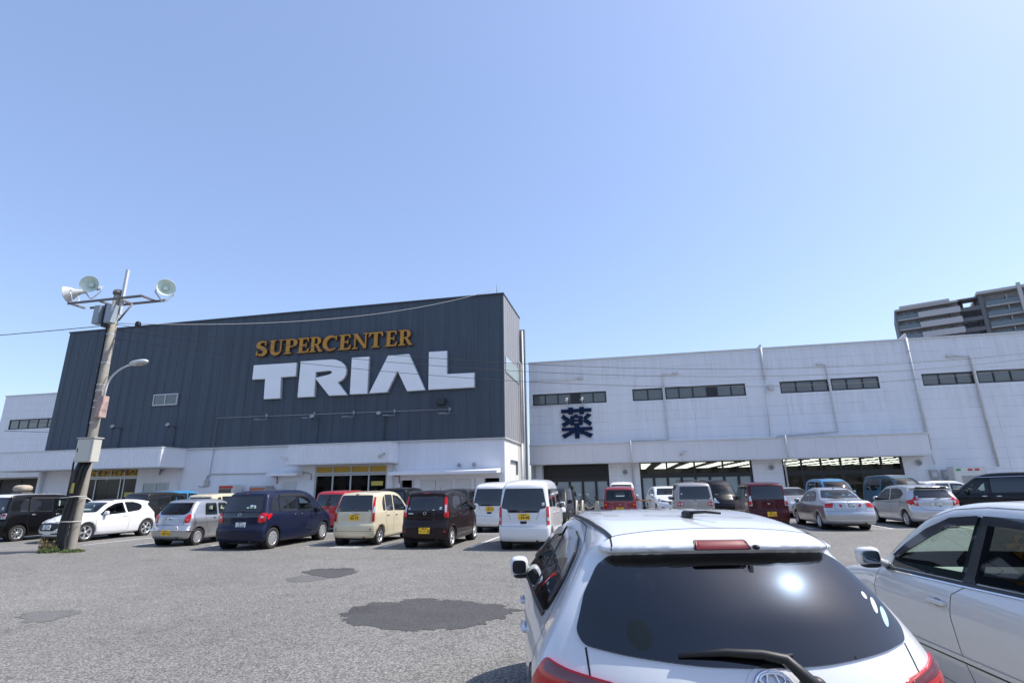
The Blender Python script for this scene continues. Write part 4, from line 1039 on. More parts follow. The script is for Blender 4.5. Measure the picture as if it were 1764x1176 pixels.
# ---------------- low white building behind and to the right
YR = 38.0; RX0, RX1, RH = -6.72, 62.0, 10.55
rb = empty('white_building', (RX0, YR, 0)); tag(rb, 'long two storey white panelled building with strip windows right of the dark block', 'building')
up = [(-6.47, -1.13, 7.4, 8.23), (.71, 2.82, 7.4, 8.25), (2.95, 8.24, 7.42, 8.26), (10.42, 13.42, 7.45, 8.25), (13.55, 16.41, 7.48, 8.28), (18.88, 21.77, 7.5, 8.28), (21.95, 27.2, 7.5, 8.30)]
sh = [(-5.85, -1.28, .13, 3.2), (.8, 8.0, .13, 3.2), (9.85, 16.8, .13, 3.25)]
P(rb, wall_holes('front_wall', RX0, RX1, 0, RH, YR, .3, up+sh, WH, rb))
b = MB(); b.box(RX0-.02, RX1, YR-.06, YR+.3, RH, RH+.12); P(rb, b.build('roof_capping', METP, rb))
b = MB(); b.box(RX0, RX1, YR+.3, 60, RH-.5, RH-.4); b.box(RX0, RX0+.1, YR+.01, 60, 0, RH-.5); b.box(RX1-.1, RX1, YR+.01, 60, 0, RH-.5); P(rb, b.build('roof', ROOF, rb))
for i, (a, c, e, g) in enumerate(up):
    n_ = [5, 2, 5, 3, 3, 3, 5][i]; wd = (c-a)
    if n_ == 5: q = wd*.175; cols = [a, a+q, a+2*q, a+3*q, a+3*q+wd-5*q, a+wd-q, c]
    else: cols = None
    o = P(rb, win(rb, a, c, e, g, YR+.05, n_, FR, FROST, .085, .07, cols=cols))
    if cols:
        q = MB(); q.box(cols[3]+.02, cols[4]-.02, YR+.06, YR+.085, e+.06, g-.06); q.build('blind_panel', FR, o)
# canopy along the front
b = MB(); b.box(RX0+.1, 18.0, YR-1.0, YR-.01, 3.22, 4.42); o = P(rb, b.build('canopy', CAN2, rb))
b = MB(); b.box(RX0+.08, 18.03, YR-1.06, YR-.012, 4.421, 4.50); b.box(RX0+.08, 18.03, YR-1.04, YR-.012, 3.14, 3.219); b.build('canopy_trim', METP, o)
bx_ = MB(); bx_.box(RX0+.4, RX0+.85, YR-.35, YR-.02, .13, 3.13); P(rb, bx_.build('entrance_pier', WH, rb))
# shop fronts
def shopfront(x0, x1, z0, z1, zt, cols_top, cols_low, low, top):
    P(rb, win(rb, x0, x1, zt, z1, YR+.08, cols_top, FR, top, .10, .12, 'transom_window'))
    P(rb, win(rb, x0, x1, z0, zt-.002, YR+.07, cols_low, FR, low, .16, .13, 'shop_window'))
shopfront(-5.85, -1.28, .13, 3.2, 2.15, 1, 5, FROST2, mat('black board', (.012, .011, .011), .5))
shopfront(.8, 8.0, .13, 3.2, 2.30, 4, 8, FROST2, SHOPG); shopfront(9.85, 16.8, .13, 3.25, 2.30, 6, 6, SHOPG, SHOPG)
b = MB(); b.box(-6, 26, 59, 59.1, .13, 3.6); b.box(-6, 26, YR+.31, 59, 3.5, 3.6); b.box(-6, 26, YR+.31, 59, .06, .12); b.box(-1.1, -.9, YR+.31, 59, .13, 3.5); b.box(25.9, 26, YR+.31, 59, .13, 3.5)
P(rb, b.build('shop_interior', mat('shop inside light', (.12, .12, .12), .9), rb))
TUBE = mat('ceiling tube', (.9, .9, .9), .5, emit=(1, .97, .9), es=1.8)
for x in np.arange(.6, 25, 2.1):
    q = MB()
    for y in np.arange(YR+.9, 58.5, 1.5): q.box(x, x+1.25, y, y+.09, 3.30, 3.34)
    P(rb, q.build('ceiling_light', TUBE, rb))
b = MB()
for x in np.arange(1.6, 24, 2.6): b.box(x, x+1.0, 41, 56, .13, 1.9)
P(rb, b.build('shelf', mat('shop shelves', (.25, .22, .2), .8, noise=(9, .6)), rb))
# pipes, vents and fittings of the white building
def pipe(pts, r=.055, name='downpipe', m=METP, parent=rb):
    b = MB(); b.tube(pts, r, 10)
    for a, c in zip(pts[:-1], pts[1:]):
        a, c = Vector(a), Vector(c); L_ = (c-a).length; k = int(L_/1.6)
        for i in range(k): q = a+(c-a)*((i+.5)/k); b.tube([q-(c-a).normalized()*.03, q+(c-a).normalized()*.03], r*1.35, 10)
    return P(parent, b.build(name, m, parent))
YP = YR-.11
def z7(a, b_): return at_y(880+a/3.4578, 560+b_/3.4578, YP)
def z8(a, b_): return at_y(1314+a/3.36, 480+b_/3.36, YP)
pipe([z7(985, 284), z7(898, 290), z7(935, 680), z7(705, 690)]); v = z7(712, 688); pipe([(v.x, YR-1.12, 4.62), (v.x, YR-1.12, 3.2), (v.x, YP, 3.0), (v.x, YP, .13)])
b = MB(); v = z7(975, 284); b.box(v.x-.05, v.x+.25, YR-.2, YR-.02, v.z-.07, v.z+.09); v = z7(408, 312); b.box(v.x-.05, v.x+.3, YR-.2, YR-.02, v.z-.07, v.z+.09); v = z8(325, 492); b.box(v.x-.15, v.x+.15, YR-.2, YR-.02, v.z-.08, v.z+.08); v = z8(1080, 445); b.box(v.x-.15, v.x+.15, YR-.2, YR-.02, v.z-.08, v.z+.08)
P(rb, b.build('pipe_outlet', METP, rb))
pipe([z7(410, 315), z7(110, 332), z7(112, 470)], .03); pipe([z7(112, 470), z7(116, 720)], .03)
pipe([z7(1488, 135), z7(1512, 320)], .07); pipe([z7(1512, 320), z7(1545, 664)], .03)
pipe([z8(325, 492), z8(362, 497), z8(437, 882), z8(80, 912)]); v = z8(103, 905); pipe([(v.x, YR-1.12, 4.62), (v.x, YR-1.12, 3.2), (v.x, YP, 3.0), (v.x, YP, .13)])
pipe([z8(828, 342), z8(972, 985)], .07); v = z8(995, 1075); pipe([z8(972, 985), v], .03)
pipe([z8(1080, 445), z8(1197, 447), z8(1365, 1085)], .065); 
b = MB(); v = z8(828, 345); b.prism([(v.x-.5, RH-.02), (v.x+.1, RH+.5), (v.x+.15, RH-.02)], YR-.02, YR+.25, 'y'); P(rb, b.build('roof_outlet', METP, rb))
b = MB(); v = z7(1485, 135); b.prism([(v.x-.35, RH-.02), (v.x+.08, RH+.42), (v.x+.13, RH-.02)], YR-.02, YR+.25, 'y'); P(rb, b.build('roof_outlet', METP, rb))
b = MB(); b.tube([z7(738, 285), z7(738, 375)], .02, 6); P(rb, b.build('conduit', METP, rb)); b = MB(); b.tube([z7(120, 485), z7(440, 470), z7(440, 455)], .02, 6); P(rb, b.build('conduit', METP, rb))
for x, z in ((-.18, 2.56), (9.13, 2.66), (17.64, 2.74)):
    b = MB(); b.lathe([(.19, .0), (.19, -.10), (.165, -.13), (.15, -.10), (.0, -.09)], 24, 'y', (x, YR-.01, z)); o = P(rb, b.build('wall_vent', METP, rb))
    b = MB(); b.lathe([(.145, -.104), (0, -.104)], 24, 'y', (x, YR-.01, z)); b.build('vent_grille', mat('grille grey', (.22, .24, .25), .5), o)
b = MB(); b.box(9.62, 10.02, YR-.32, YR-.01, 7.78, 8.06, .05); b.box(9.66, 9.98, YR-.30, YR-.05, 7.70, 7.785); P(rb, b.build('vent_hood', METP, rb))
stn = mat('rain mark', (.34, .34, .35), .9); nn_ = stn.node_tree; bb = nn_.nodes['Principled BSDF']; tc_ = nn_.nodes.new('ShaderNodeTexCoord'); mp_ = nn_.nodes.new('ShaderNodeMapping'); mp_.inputs['Scale'].default_value = (7, 7, .3)
tx = nn_.nodes.new('ShaderNodeTexNoise'); tx.inputs['Scale'].default_value = 1.3; tx.inputs['Detail'].default_value = 5; mm = nn_.nodes.new('ShaderNodeMapRange'); mm.inputs[1].default_value = .50; mm.inputs[2].default_value = .80; mm.inputs[4].default_value = .13
for a_, b_ in ((tc_.outputs['Object'], mp_.inputs[0]), (mp_.outputs[0], tx.inputs[0]), (tx.outputs[0], mm.inputs[0]), (mm.outputs[0], bb.inputs['Alpha'])): nn_.links.new(a_, b_)
for (a, c, e, g) in up: q = MB(); q.add([(a, YR-.003, e-1.5), (c, YR-.003, e-1.5), (c, YR-.003, e-.02), (a, YR-.003, e-.02)], [(0, 1, 2, 3)]); P(rb, q.build('rain_stain', stn, rb))
q = MB(); q.add([(RX0+.2, YR-.003, 9.0), (30, YR-.003, 9.0), (30, YR-.003, RH-.02), (RX0+.2, YR-.003, RH-.02)], [(0, 1, 2, 3)]); P(rb, q.build('rain_stain', stn, rb))
# far wing left of the dark block
fw_ = empty('white_wing', (-56.4, YR, 0)); tag(fw_, 'white panelled wing with one strip window at the far left edge', 'building')
P(fw_, wall_holes('front_wall', -56.5, -39.7, 0, 10.58, YR, .3, [(-55.4, -44.5, 7.48, 8.38), (-55.0, -41.0, .13, 3.1)], WH, fw_))
b = MB(); b.box(-56.55, -39.7, YR-.06, YR+.3, 10.58, 10.68); P(fw_, b.build('roof_capping', METP, fw_))
b = MB(); b.box(-56.5, -56.4, YR+.01, 60, 0, 10.58); b.box(-56.5, -39.7, YR+.31, 60, 10.1, 10.2); P(fw_, b.build('roof', ROOF, fw_))
P(fw_, win(fw_, -55.4, -44.5, 7.48, 8.38, YR+.05, 10, FR, FROST, .09, .07)); P(fw_, win(fw_, -55.0, -41.0, .13, 3.1, YR+.1, 6, FR, mat('dark opening', (.03, .03, .028), .6), .12, .1, 'shop_window'))
b = MB(); b.box(-56.8, -40.0, YR-1.5, YR-.02, 3.15, 3.75); P(fw_, b.build('canopy', METP, fw_))
# ---------------- the blue character sign
YK = YR-.02
def kz(p): return zoomed(870, 600, 5.88, p, YK)
KJ = [[(569, 622), (875, 604), (876, 638), (570, 658)], [(640, 600), (692, 599), (690, 668), (645, 670)], [(752, 594), (800, 592), (800, 664), (755, 667)], [(592, 668), (662, 720), (642, 756), (570, 706)], [(644, 726), (666, 760), (600, 798), (572, 766)],
      [(836, 655), (878, 676), (815, 724), (790, 704)], [(818, 706), (882, 748), (862, 786), (788, 738)], [(704, 668), (738, 668), (730, 690), (698, 690)], [(662, 685), (702, 684), (702, 779), (664, 780)], [(748, 684), (786, 682), (788, 774), (748, 776)], [(664, 684), (786, 682), (786, 704), (664, 706)],
      [(664, 722), (786, 720), (786, 741), (664, 742)], [(664, 758), (788, 755), (788, 775), (664, 779)], [(575, 805), (885, 792), (886, 826), (577, 838)], [(703, 776), (754, 774), (757, 909), (712, 911)], [(690, 824), (735, 836), (605, 914), (577, 878)], [(738, 824), (785, 828), (892, 865), (868, 905), (742, 848)]]
ks = empty('character_sign', (-3.3, YK, 4.9)); tag(ks, 'navy blue kanji character fixed on the white wall under the strip window', 'sign')
o = plate3d([kz(p) for p in KJ], .10, Matrix.Translation((0, YK-.03, 0)), 'character', mat('navy sign', (.010, .022, .062), .8, spec=.15), ks); rel(o, ks)
b = MB(); b.tube([(-3.9, YK-.015, 5.2), (-2.8, YK-.015, 5.2)], .02, 6); b.tube([(-3.9, YK-.015, 6.9), (-2.8, YK-.015, 6.9)], .02, 6); o = b.build('mounting_rail', METP, ks); rel(o, ks)
# ---------------- apartment block far behind, turned 23 degrees to the store
ab = empty('apartment_block', (80.85, 169.4, 0), R(-23)); tag(ab, 'grey high-rise apartment block with balconies rising behind the white building roof', 'building')
AC, AG, AS = mat('apartment concrete', (.34, .33, .33), .8, noise=(.4, .1)), mat('apartment dark', (.15, .15, .16), .7), mat('balcony slab', (.50, .49, .49), .8)
GLB = mat('balcony glass', (.13, .16, .17), .12, 0, .6)
def abx(name, x0, x1, y0, y1, z0, z1, m, par=None): return bx(name, x0, x1, y0, y1, z0, z1, m, par or ab)
abx('wall', .5, 14.85, 1.9, 16, 0, 50.2, AC); abx('roof_slab', .1, 14.8, -.1, 16.1, 50.25, 50.75, AS); abx('roof', 1.4, 13.0, -.35, 16, 50.76, 51.5, AS); abx('side_wall', 0, .48, 0, 16, 0, 50.2, AG)
b = MB(); b.box(14.9, 19.1, 4.5, 5.0, 0, 48.2); b.box(14.9, 16.2, 4.5, 5.0, 48.2, 50.6); b.box(18.6, 19.1, 4.5, 5.0, 48.2, 50.6); b.box(14.6, 19.2, 1.0, 5.0, 50.62, 51.1)
for k in range(8): b.box(14.82, 19.2, .3, 1.2, 47.2-3.0*k, 48.3-3.0*k)
b.box(19.22, 20.1, .2, 14, 0, 51.2); b.build('stair_link', AG, ab)
b = MB()
for k in range(6): b.box(15.3, 16.4, 4.40, 4.48, 44.6-3.0*k, 46.6-3.0*k); b.box(17.2, 18.4, 4.40, 4.48, 44.6-3.0*k, 46.6-3.0*k)
b.build('stair_window', GLB, ab)
abx('wall', 20.12, 60, 1.9, 16, 0, 51.2, AC); abx('roof', 19.0, 61, -.5, 16, 51.25, 52.0, AS); abx('pillar', 27.3, 28.1, -.75, -.12, 0, 52.7, AS)
for k in range(7):
    z = 47.55-3.0*k
    o = abx('balcony', .3, 14.6, 0, 1.88, z-.3, z, AS); q = MB(); q.box(5.4, 14.9, -.32, -.1, z-.3, z+1.35); q.build('parapet', AS, o)
    q = MB(); q.box(.5, 5.3, 0, .06, z+.05, z+1.2); q.build('glass_rail', GLB, o)
    for xw in (1.6, 3.4, 7.5, 10.2): q = MB(); q.box(xw, xw+1.5, 1.78, 1.88, z+.05, z+2.25); q.build('window', GLB, o); q = MB(); q.box(xw+.7, xw+.78, 1.74, 1.77, z+.05, z+2.25); q.build('window_mullion', ALU, o)
    for xw in (5.35, 12.6): q = MB(); q.box(xw, xw+.14, .1, 1.75, z+.02, z+2.5); q.build('partition', AG, o)
    o = abx('balcony', 20.3, 60, -.1, 1.88, z-.3+.15, z+.15, AS); q = MB(); q.box(20.4, 27.2, -.08, -.02, z+.2, z+1.4); q.box(28.2, 60, -.08, -.02, z+.2, z+1.4); q.build('glass_rail', GLB, o)
    for xw in (21.2, 23.2, 25.2, 29.5, 32): q = MB(); q.box(xw, xw+1.5, 1.78, 1.88, z+.2, z+2.4); q.build('window', GLB, o)
    for xw in (24.9,): q = MB(); q.box(xw, xw+.12, .1, 1.75, z+.17, z+2.6); q.build('partition', AS, o)

# ---------------- unseen buildings added behind the camera for glass and paint to reflect
rnd = random.Random(5); LB = ['pale rendered block directly behind the camera', 'brown brick office behind the camera to the left', 'cream two storey house behind the camera to the right', 'grey warehouse far behind on the left', 'white apartment house far behind on the right']
for i, (x0, wd, hh, col) in enumerate(((-14, 18, 8.5, (.42, .41, .38)), (-40, 20, 11, (.22, .13, .09)), (12, 14, 7, (.46, .40, .30)), (-75, 28, 8, (.25, .26, .27)), (32, 26, 12, (.45, .45, .44)))):
    r = empty('building', (x0, -42, 0)); tag(r, LB[i], 'building'); m = mat('back wall %d' % i, col, .85, noise=(.6, .12))
    b = MB(); b.box(0, wd, -12, 0, 0, hh); b.build('wall', m, r); b = MB(); b.prism([(-.4, hh), (wd+.4, hh), (wd-1.5, hh+1.8), (1.5, hh+1.8)], -12.4, .4, 'y'); b.build('roof', mat('back roof', (.09, .09, .10), .7), r)
    for z in np.arange(1.2, hh-1.5, 2.9):
        for x in np.arange(1.5, wd-2, 3.4): b = MB(); b.box(x, x+1.5, .01, .06, z, z+1.3); b.build('window', MT['glass_dark'], r)
# ================================================================= fittings and street furniture
LAMPC = mat('lamp dark', (.05, .055, .06), .5)
def wall_flood(x, z, zb, lab):
    r = empty('wall_floodlight', (x, YS-.14, z)); tag(r, lab, 'floodlight', 'floodlights on the dark wall')
    b = MB(); M = Matrix.Rotation(R(-25), 4, 'X') @ Matrix.Rotation(R(20), 4, 'Z'); b.lathe([(0, .14), (.07, .13), (.10, 0), (.15, -.14), (.14, -.15)], 16, 'y'); b.xf(M); b.xf(Matrix.Translation((-.22, -.42, .05))); o = b.build('lamp_head', LAMPC, r)
    b = MB(); b.lathe([(.135, -.142), (0, -.142)], 16, 'y'); b.xf(M); b.xf(Matrix.Translation((-.22, -.42, .05))); b.build('lamp_glass', mat('lamp glass', (.30, .32, .33), .3), o)
    b = MB(); b.tube([(0, .0, 0), (0, -.3, 0), (-.18, -.4, .05)], .025, 8); b.tube([(0, -.02, 0), (0, -.02, zb-z)], .022, 8); b.build('conduit', LAMPC, r)
for x, z, l in ((-33.6, 5.95, 'dark floodlight low on the dark wall, the one nearest the concrete pole'), (-29.2, 5.9, 'dark floodlight on the dark wall just under the two-pane window'),
                (-18.7, 6.0, 'dark floodlight below the white letter R'), (-14.25, 6.0, 'dark floodlight below the white letter A')): wall_flood(x, z, 4.5, l)
for i, (x, l) in enumerate(((-22.38, 'small arm lamp on the thin conduit below the white letter T'), (-19.0, 'small arm lamp on the conduit beside the floodlight under the letter R'), (-16.3, 'small arm lamp on the conduit below the white letter I'), (-13.6, 'small arm lamp on the conduit beside the floodlight under the letter A'), (-10.1, 'small arm lamp at the right end of the conduit under the letter L'))):
    z = 6.35-.15*(i/4); r = empty('arm_lamp', (x, YS-.16, z)); tag(r, l, 'lamp', 'arm lamps along the conduit')
    b = MB(); b.tube([(0, 0, .12), (0, -.02, -.25), (-.12, -.5, -.32)], .022, 8); b.build('arm', MATS['conduit grey'], r); b = MB(); b.box(-.04, .04, -.1, .02, -.10, .10); b.build('junction_box', MATS['conduit grey'], r)
    b = MB(); b.add(*superell(.22, .05, .03, .7, 8, (-.32, -.55, -.30)), smooth=True); b.build('lamp_head', MATS['conduit grey'], r)
def camera_unit(loc, rz, lab, m=METP):
    r = empty('security_camera', loc, rz); tag(r, lab, 'camera', 'security cameras on the walls')
    b = MB(); b.box(-.06, .06, -.02, 0, -.08, .08); b.tube([(0, 0, 0), (0, -.18, -.02), (0, -.2, .05)], .02, 8); b.build('bracket', m, r)
    b = MB(); b.box(-.06, .06, -.42, -.02, .05, .17, .02); M = Matrix.Rotation(R(-14), 4, 'X'); b.xf(M); o = b.build('housing', m, r)
    b = MB(); b.lathe([(.04, -.43), (0, -.43)], 12, 'y', (0, 0, .11)); b.xf(M); b.build('lens', MT['black'], o)
camera_unit((-19.95, 28.84, 3.45), R(-60), 'white camera at the lower left corner of the middle canopy')
camera_unit((-14.0, 28.84, 3.45), R(70), 'white camera at the lower right corner of the middle canopy')
camera_unit((-30.0, YS-.02, 2.9), R(50), 'grey camera under the left canopy beside the yellow board', MATS['conduit grey'])
camera_unit((3.45, YR-1.02, 3.55), R(60), 'white camera on the long canopy above the wide shop front')
for x, l in ((-8.6, 'small spotlight left above the awning right end'), (-9.5, 'small round bell left of the spotlight above the awning')):
    r = empty('wall_spotlight', (x, YS-.02, 2.95)); tag(r, l, 'spotlight'); b = MB(); b.lathe([(0, 0), (.1, -.02), (.12, -.14), (.10, -.15), (0, -.13)], 14, 'y'); b.build('lamp_head', MATS['conduit grey'], r)
for x, l in ((-3.95, 'white spotlight on the rail above the left half of the kanji'), (-2.85, 'white spotlight on the rail above the right half of the kanji')):
    r = empty('sign_spotlight', (x, YR-.03, 7.25)); tag(r, l, 'spotlight', 'spotlights over the kanji sign')
    b = MB(); b.tube([(0, 0, 0), (.05, -.5, 0), (.05, -.5, .3)], .02, 8); b.build('arm', METP, r); b = MB(); b.lathe([(0, .16), (.08, .1), (.12, -.14), (.11, -.15), (0, -.1)], 14, 'z', (.03, -.5, .42), M=Matrix.Rotation(R(25), 3, 'Y')); b.build('lamp_head', METP, r)
# air conditioner and boxes by the right wall
r = empty('air_conditioner', (19.55, 36.9, .13)); tag(r, 'white cabinet unit with red and green print on its top edge by the white wall', 'machine')
b = MB(); b.box(-.85, .85, -.35, .35, .1, 2.3, .03); o = b.build('cabinet', METP, r)
b = MB(); b.box(-.8, .8, -.37, -.352, 2.02, 2.22); b.build('header_strip', mat('header', (.62, .62, .6), .5), o)
for k, (x, c) in enumerate(((-.6, (.05, .3, .08)), (.0, (.45, .05, .05)), (.35, (.45, .05, .05)))): b = MB(); b.box(x-.12, x+.12, -.378, -.371, 2.06, 2.18); b.build('printed_mark', mat('print%d' % k, c, .5), o)
b = MB()
for k in range(6): b.box(-.5, .5, -.37, -.352, 1.4+k*.07, 1.43+k*.07)
b.build('louvre', mat('louvre', (.2, .2, .2), .6), o)
for x, l in ((18.3, 'small grey meter box left of the white cabinet unit'), (18.95, 'small grey meter box touching the white cabinet unit')):
    r = empty('meter_box', (x, YR-.02, 2.0)); tag(r, l, 'box'); b = MB(); b.box(-.2, .2, -.2, 0, -.25, .3, .02); b.build('case', mat('meter case', (.42, .43, .43), .5), r); b = MB(); b.box(-.12, .12, -.21, -.201, -.1, .15); b.build('cover', METP, r)
# drinks machine between the canopies
r = empty('vending_machine', (-23.6, 29.4, .13)); tag(r, 'white and red drinks vending machine against the store wall', 'vending machine')
b = MB(); b.box(-1.0, .05, -.4, .4, 0, 1.95, .02); o = b.build('cabinet', mat('machine white', (.62, .62, .60), .4), r); b = MB(); b.box(-.95, -.1, -.42, -.402, 1.0, 1.72); b.build('display_window', MT['glass_dark'], o)
b = MB(); b.box(-.95, .0, -.425, -.402, 1.75, 1.9); b.build('header', mat('machine red', (.5, .03, .02), .4), o)
r = empty('vending_machine', (-22.3, 29.4, .13)); tag(r, 'red-topped grey vending machine right of the white one', 'vending machine')
b = MB(); b.box(-.15, .95, -.4, .4, 0, 1.85, .02); o = b.build('cabinet', mat('machine grey', (.35, .35, .36), .4), r); b = MB(); b.box(-.1, .9, -.425, -.402, 1.55, 1.75); b.build('header', mat('machine orange', (.45, .12, .05), .4), o)
b = MB(); b.box(-.1, .9, -.42, -.402, .8, 1.5); b.build('display_window', MT['glass_dark'], o)
# ---------------- concrete pole with floodlights
PX, PY = -16.87, 14.06
CONC = mat('pole concrete', (.30, .275, .235), .85, noise=(2.2, .25), bump=(40, .3)); CABLE = mat('cable black', (.013, .013, .014), .55)
STEEL = mat('old steel', (.20, .18, .165), .6, .4, noise=(8, .3)); LITE = mat('lamp white', (.55, .57, .57), .4, noise=(3, .08)); REFL = mat('reflector', (.74, .82, .78), .35, .0, .5)
pole = empty('light_pole', (PX, PY, 0)); tag(pole, 'concrete pole with three floodlights, a curved street lamp and thick black cables', 'pole')
b = MB(); b.tube([(-.03, 0, -.3), (-.02, 0, 0), (.0, 0, 2.5), (-.05, 0, 5), (-.1, 0, 8.35)], [.135, .133, .130, .128, .124], 24); b.build('shaft', CONC, pole)
b = MB(); b.lathe([(.15, 0), (.17, .02), (.16, .12), (.10, .17), (0, .18)], 20, 'z', (-.1, 0, 8.35)); b.build('cap', STEEL, pole)
for z in (.85, 1.55, 3.9, 4.4, 4.62, 4.95, 5.15, 5.9, 6.9, 7.3): b = MB(); b.lathe([(.138-.001*z, -.02), (.147-.001*z, 0), (.138-.001*z, .02)], 20, 'z', (-.0-.012*z, 0, z)); b.build('strap', mat('strap', (.5, .5, .48), .5), pole)
b = MB()
for z, s in ((4.1, 1), (4.75, -1), (5.4, 1), (6.0, -1), (6.55, 1), (5.65, -1)): b.tube([(-.05, 0, z), (-.05+s*.33, -.02, z)], .012, 6)
b.build('climbing_peg', STEEL, pole)
# steel cross frame: two rails
b = MB(); zf = 8.05
for yy, a, c in ((-.28, -1.75, 1.35), (.28, -1.45, 1.75)): b.box(-.1+a, -.1+c, yy-.03, yy+.03, zf, zf+.07)
for xx in (-1.7, -.5, .3, 1.3): b.box(-.1+xx, -.1+xx+.07, -.25, .25, zf+.005, zf+.06)
b.tube([(.35, .2, zf), (.05, .05, zf-.65)], .03, 6); b.tube([(-.6, .2, zf), (-.2, .05, zf-.5)], .03, 6); b.build('cross_frame', STEEL, pole)
b = MB(); b.box(.08, .17, -.05, .03, 7.6, 9.25); b.build('mast_bar', LITE, pole)
for xx in (-.38, .12): b = MB(); b.box(xx-.13, xx+.13, -.42, -.18, 7.2, 7.85, .015); b.build('ballast_box', mat('ballast', (.28, .33, .37), .45), pole)
b = MB(); b.box(-.2, -.02, -.32, -.15, 7.1, 7.9); b.build('cable_duct', CABLE, pole)
def flood(loc, az, el, parent):
    """bell floodlight aimed at azimuth az (deg from +X) and elevation el"""
    M = Matrix.Translation(loc) @ Matrix.Rotation(R(az), 4, 'Z') @ Matrix.Rotation(R(-el), 4, 'Y')
    S_ = 1.06; M = M @ Matrix.Scale(S_, 4)
    b = MB(); b.lathe([(0, -.42), (.075, -.42), (.08, -.22), (.10, -.20), (.12, -.12), (.20, .0), (.265, .16), (.275, .17), (.262, .165), (.19, .01), (.10, -.1)], 28, 'x'); b.xf(M); o = b.build('floodlight', LITE, parent)
    b = MB(); b.lathe([(.258, .155), (.17, .03), (.08, -.06), (0, -.08)], 28, 'x'); b.lathe([(.06, -.05), (.075, .02), (.05, .09), (0, .10)], 14, 'x'); b.xf(M); b.build('reflector', REFL, o)
    b = MB(); b.lathe([(.262, .163), (.15, .185), (0, .19)], 28, 'x'); b.xf(M); b.build('lens', glass('flood glass', (.93, .97, .95), .02, 1.3), o)
    b = MB(); b.tube([(-.1, .28, 0), (-.1, .30, 0)], .03, 8)
    for s in (-1, 1): b.tube([(-.05, s*.24, 0), (-.12, s*.27, -.15), (-.12, s*.05, -.42), (-.12, 0, -.45)], .022, 8)
    b.xf(Matrix.Translation(loc) @ Matrix.Rotation(R(az), 4, 'Z')); b.build('yoke', LITE, o)
flood((-1.88, -.2, 8.50), 205, -16, pole); flood((-1.02, -.25, 8.70), -62, -6, pole); flood((1.84, .0, 8.40), -40, -8, pole)
# curved lamp
b = MB(); P0_ = [(.18, -.05, 4.55), (.20, -.05, 5.0)]+[(.20+1.05*(1-math.cos(t)), -.05, 5.0+.78*math.sin(t)) for t in np.linspace(.15, 1.35, 8)]
b.tube(P0_, [.035]*3+[.03]*(len(P0_)-3), 10); o = b.build('lamp_arm', LITE, pole)
b = MB(); b.add(*superell(.34, .13, .085, .8, 16, (1.33, -.05, 5.82), Matrix.Rotation(R(-6), 3, 'Y')), smooth=True); b.build('lamp_head', LITE, o)
b = MB(); b.add(*superell(.20, .10, .06, .9, 12, (1.42, -.05, 5.775), Matrix.Rotation(R(-6), 3, 'Y')), smooth=True); b.build('lamp_bowl', mat('lamp bowl', (.30, .27, .21), .2, 0, .6), o)
b = MB(); b.box(.12, .32, -.22, .04, 4.05, 4.75, .01); b.build('rusty_box', mat('rusty box', (.42, .30, .27), .7, noise=(7, .55)), pole)
# control cabinet
b = MB(); b.box(.04, .66, -.50, -.22, 2.62, 3.34, .01); o = b.build('control_box', mat('cabinet cream', (.50, .49, .43), .5, noise=(2, .06)), pole)
b = MB(); b.box(.01, .69, -.53, -.19, 3.342, 3.375, .005); b.build('lid', MATS['cabinet cream'], o)
b = MB(); b.box(.055, .57, -.508, -.501, 2.65, 3.31); b.build('box_door', mat('cabinet door', (.56, .55, .49), .5), o)
b = MB(); b.box(.10, .125, -.52, -.509, 2.93, 3.05); b.build('latch', FR, o)
# cables hanging in a thick bundle
for k in range(8):
    a = random.uniform(-.02, .02); x = .0+.06*k; yk = -.26-.03*(k % 3)
    pts = [(x+.02, yk, 2.66), (x-.06, yk-.04, 2.35), (-.13+.042*k, -.22-.04*(k % 2), 1.75), (-.22+.042*k+a, -.23-.03*(k % 3), 1.2), (-.27+.038*k+a, -.25, .7), (-.24+.034*k+a, -.26, .3), (-.15+.03*k, -.26, .02), (-.14+.03*k, -.26, -.05)]
    b = MB(); b.tube(pts, .046 if k % 2 else .058, 10); b.build('cable', CABLE, pole)
b = MB(); b.tube([(-.25, -.05, 7.3), (-.26, -.05, 5), (-.22, -.05, 3.4), (-.38, -.1, 3.0), (-.42, -.12, 2.6), (-.30, -.2, 2.3), (-.28, -.22, 1.3)], .028, 8); b.build('cable', CABLE, pole)
b = MB(); b.tube([(-.28, -.42, 1.56), (.24, -.36, 1.6), (.2, .0, 1.6)], .014, 6); b.tube([(-.28, -.42, .86), (.26, -.36, .86), (.22, .0, .86)], .014, 6); b.build('tie_wire', mat('strap', (.5, .5, .48), .5), pole)
b = MB(); b.box(-.02, .06, -.36, -.33, 1.7, 2.0); b.build('tape', mat('yellow tape', (.55, .45, .08), .6), pole)
# ---------------- overhead wires (from the pole)
def wire(p, q, sag, lab, r=.012, n=28, name='overhead_wire'):
    p, q = Vector(p), Vector(q); pts = []
    for i in range(n+1):
        t = i/n; v = p.lerp(q, t); v.z -= sag*4*t*(1-t); pts.append(v)
    b = MB(); b.tube(pts, r, 5); o = b.build(name, mat('wire', (.03, .03, .032), .6), None); tag(o, lab, 'wire', 'overhead wires'); return o
top = Vector((PX-.07, PY, 7.25))
E_ = at_y(1764, 640, 30.); far = at_y(2100, 560, 30)
def thru(px, yy): return at_y(px, yy, 27)
wire(top, (-46, 12.2, 7.9), .4, 'single wire running from the pole head to the left picture edge', .014)
wire((-60, 60, 9.6), (-44, 30, 6.2), .2, 'lower of the two short wires at the far left edge', .02)
wire((-60, 60, 10.4), (-44, 31, 7.0), .2, 'upper of the two short wires at the far left edge', .02)
endp = Vector((34., 34., 10.))
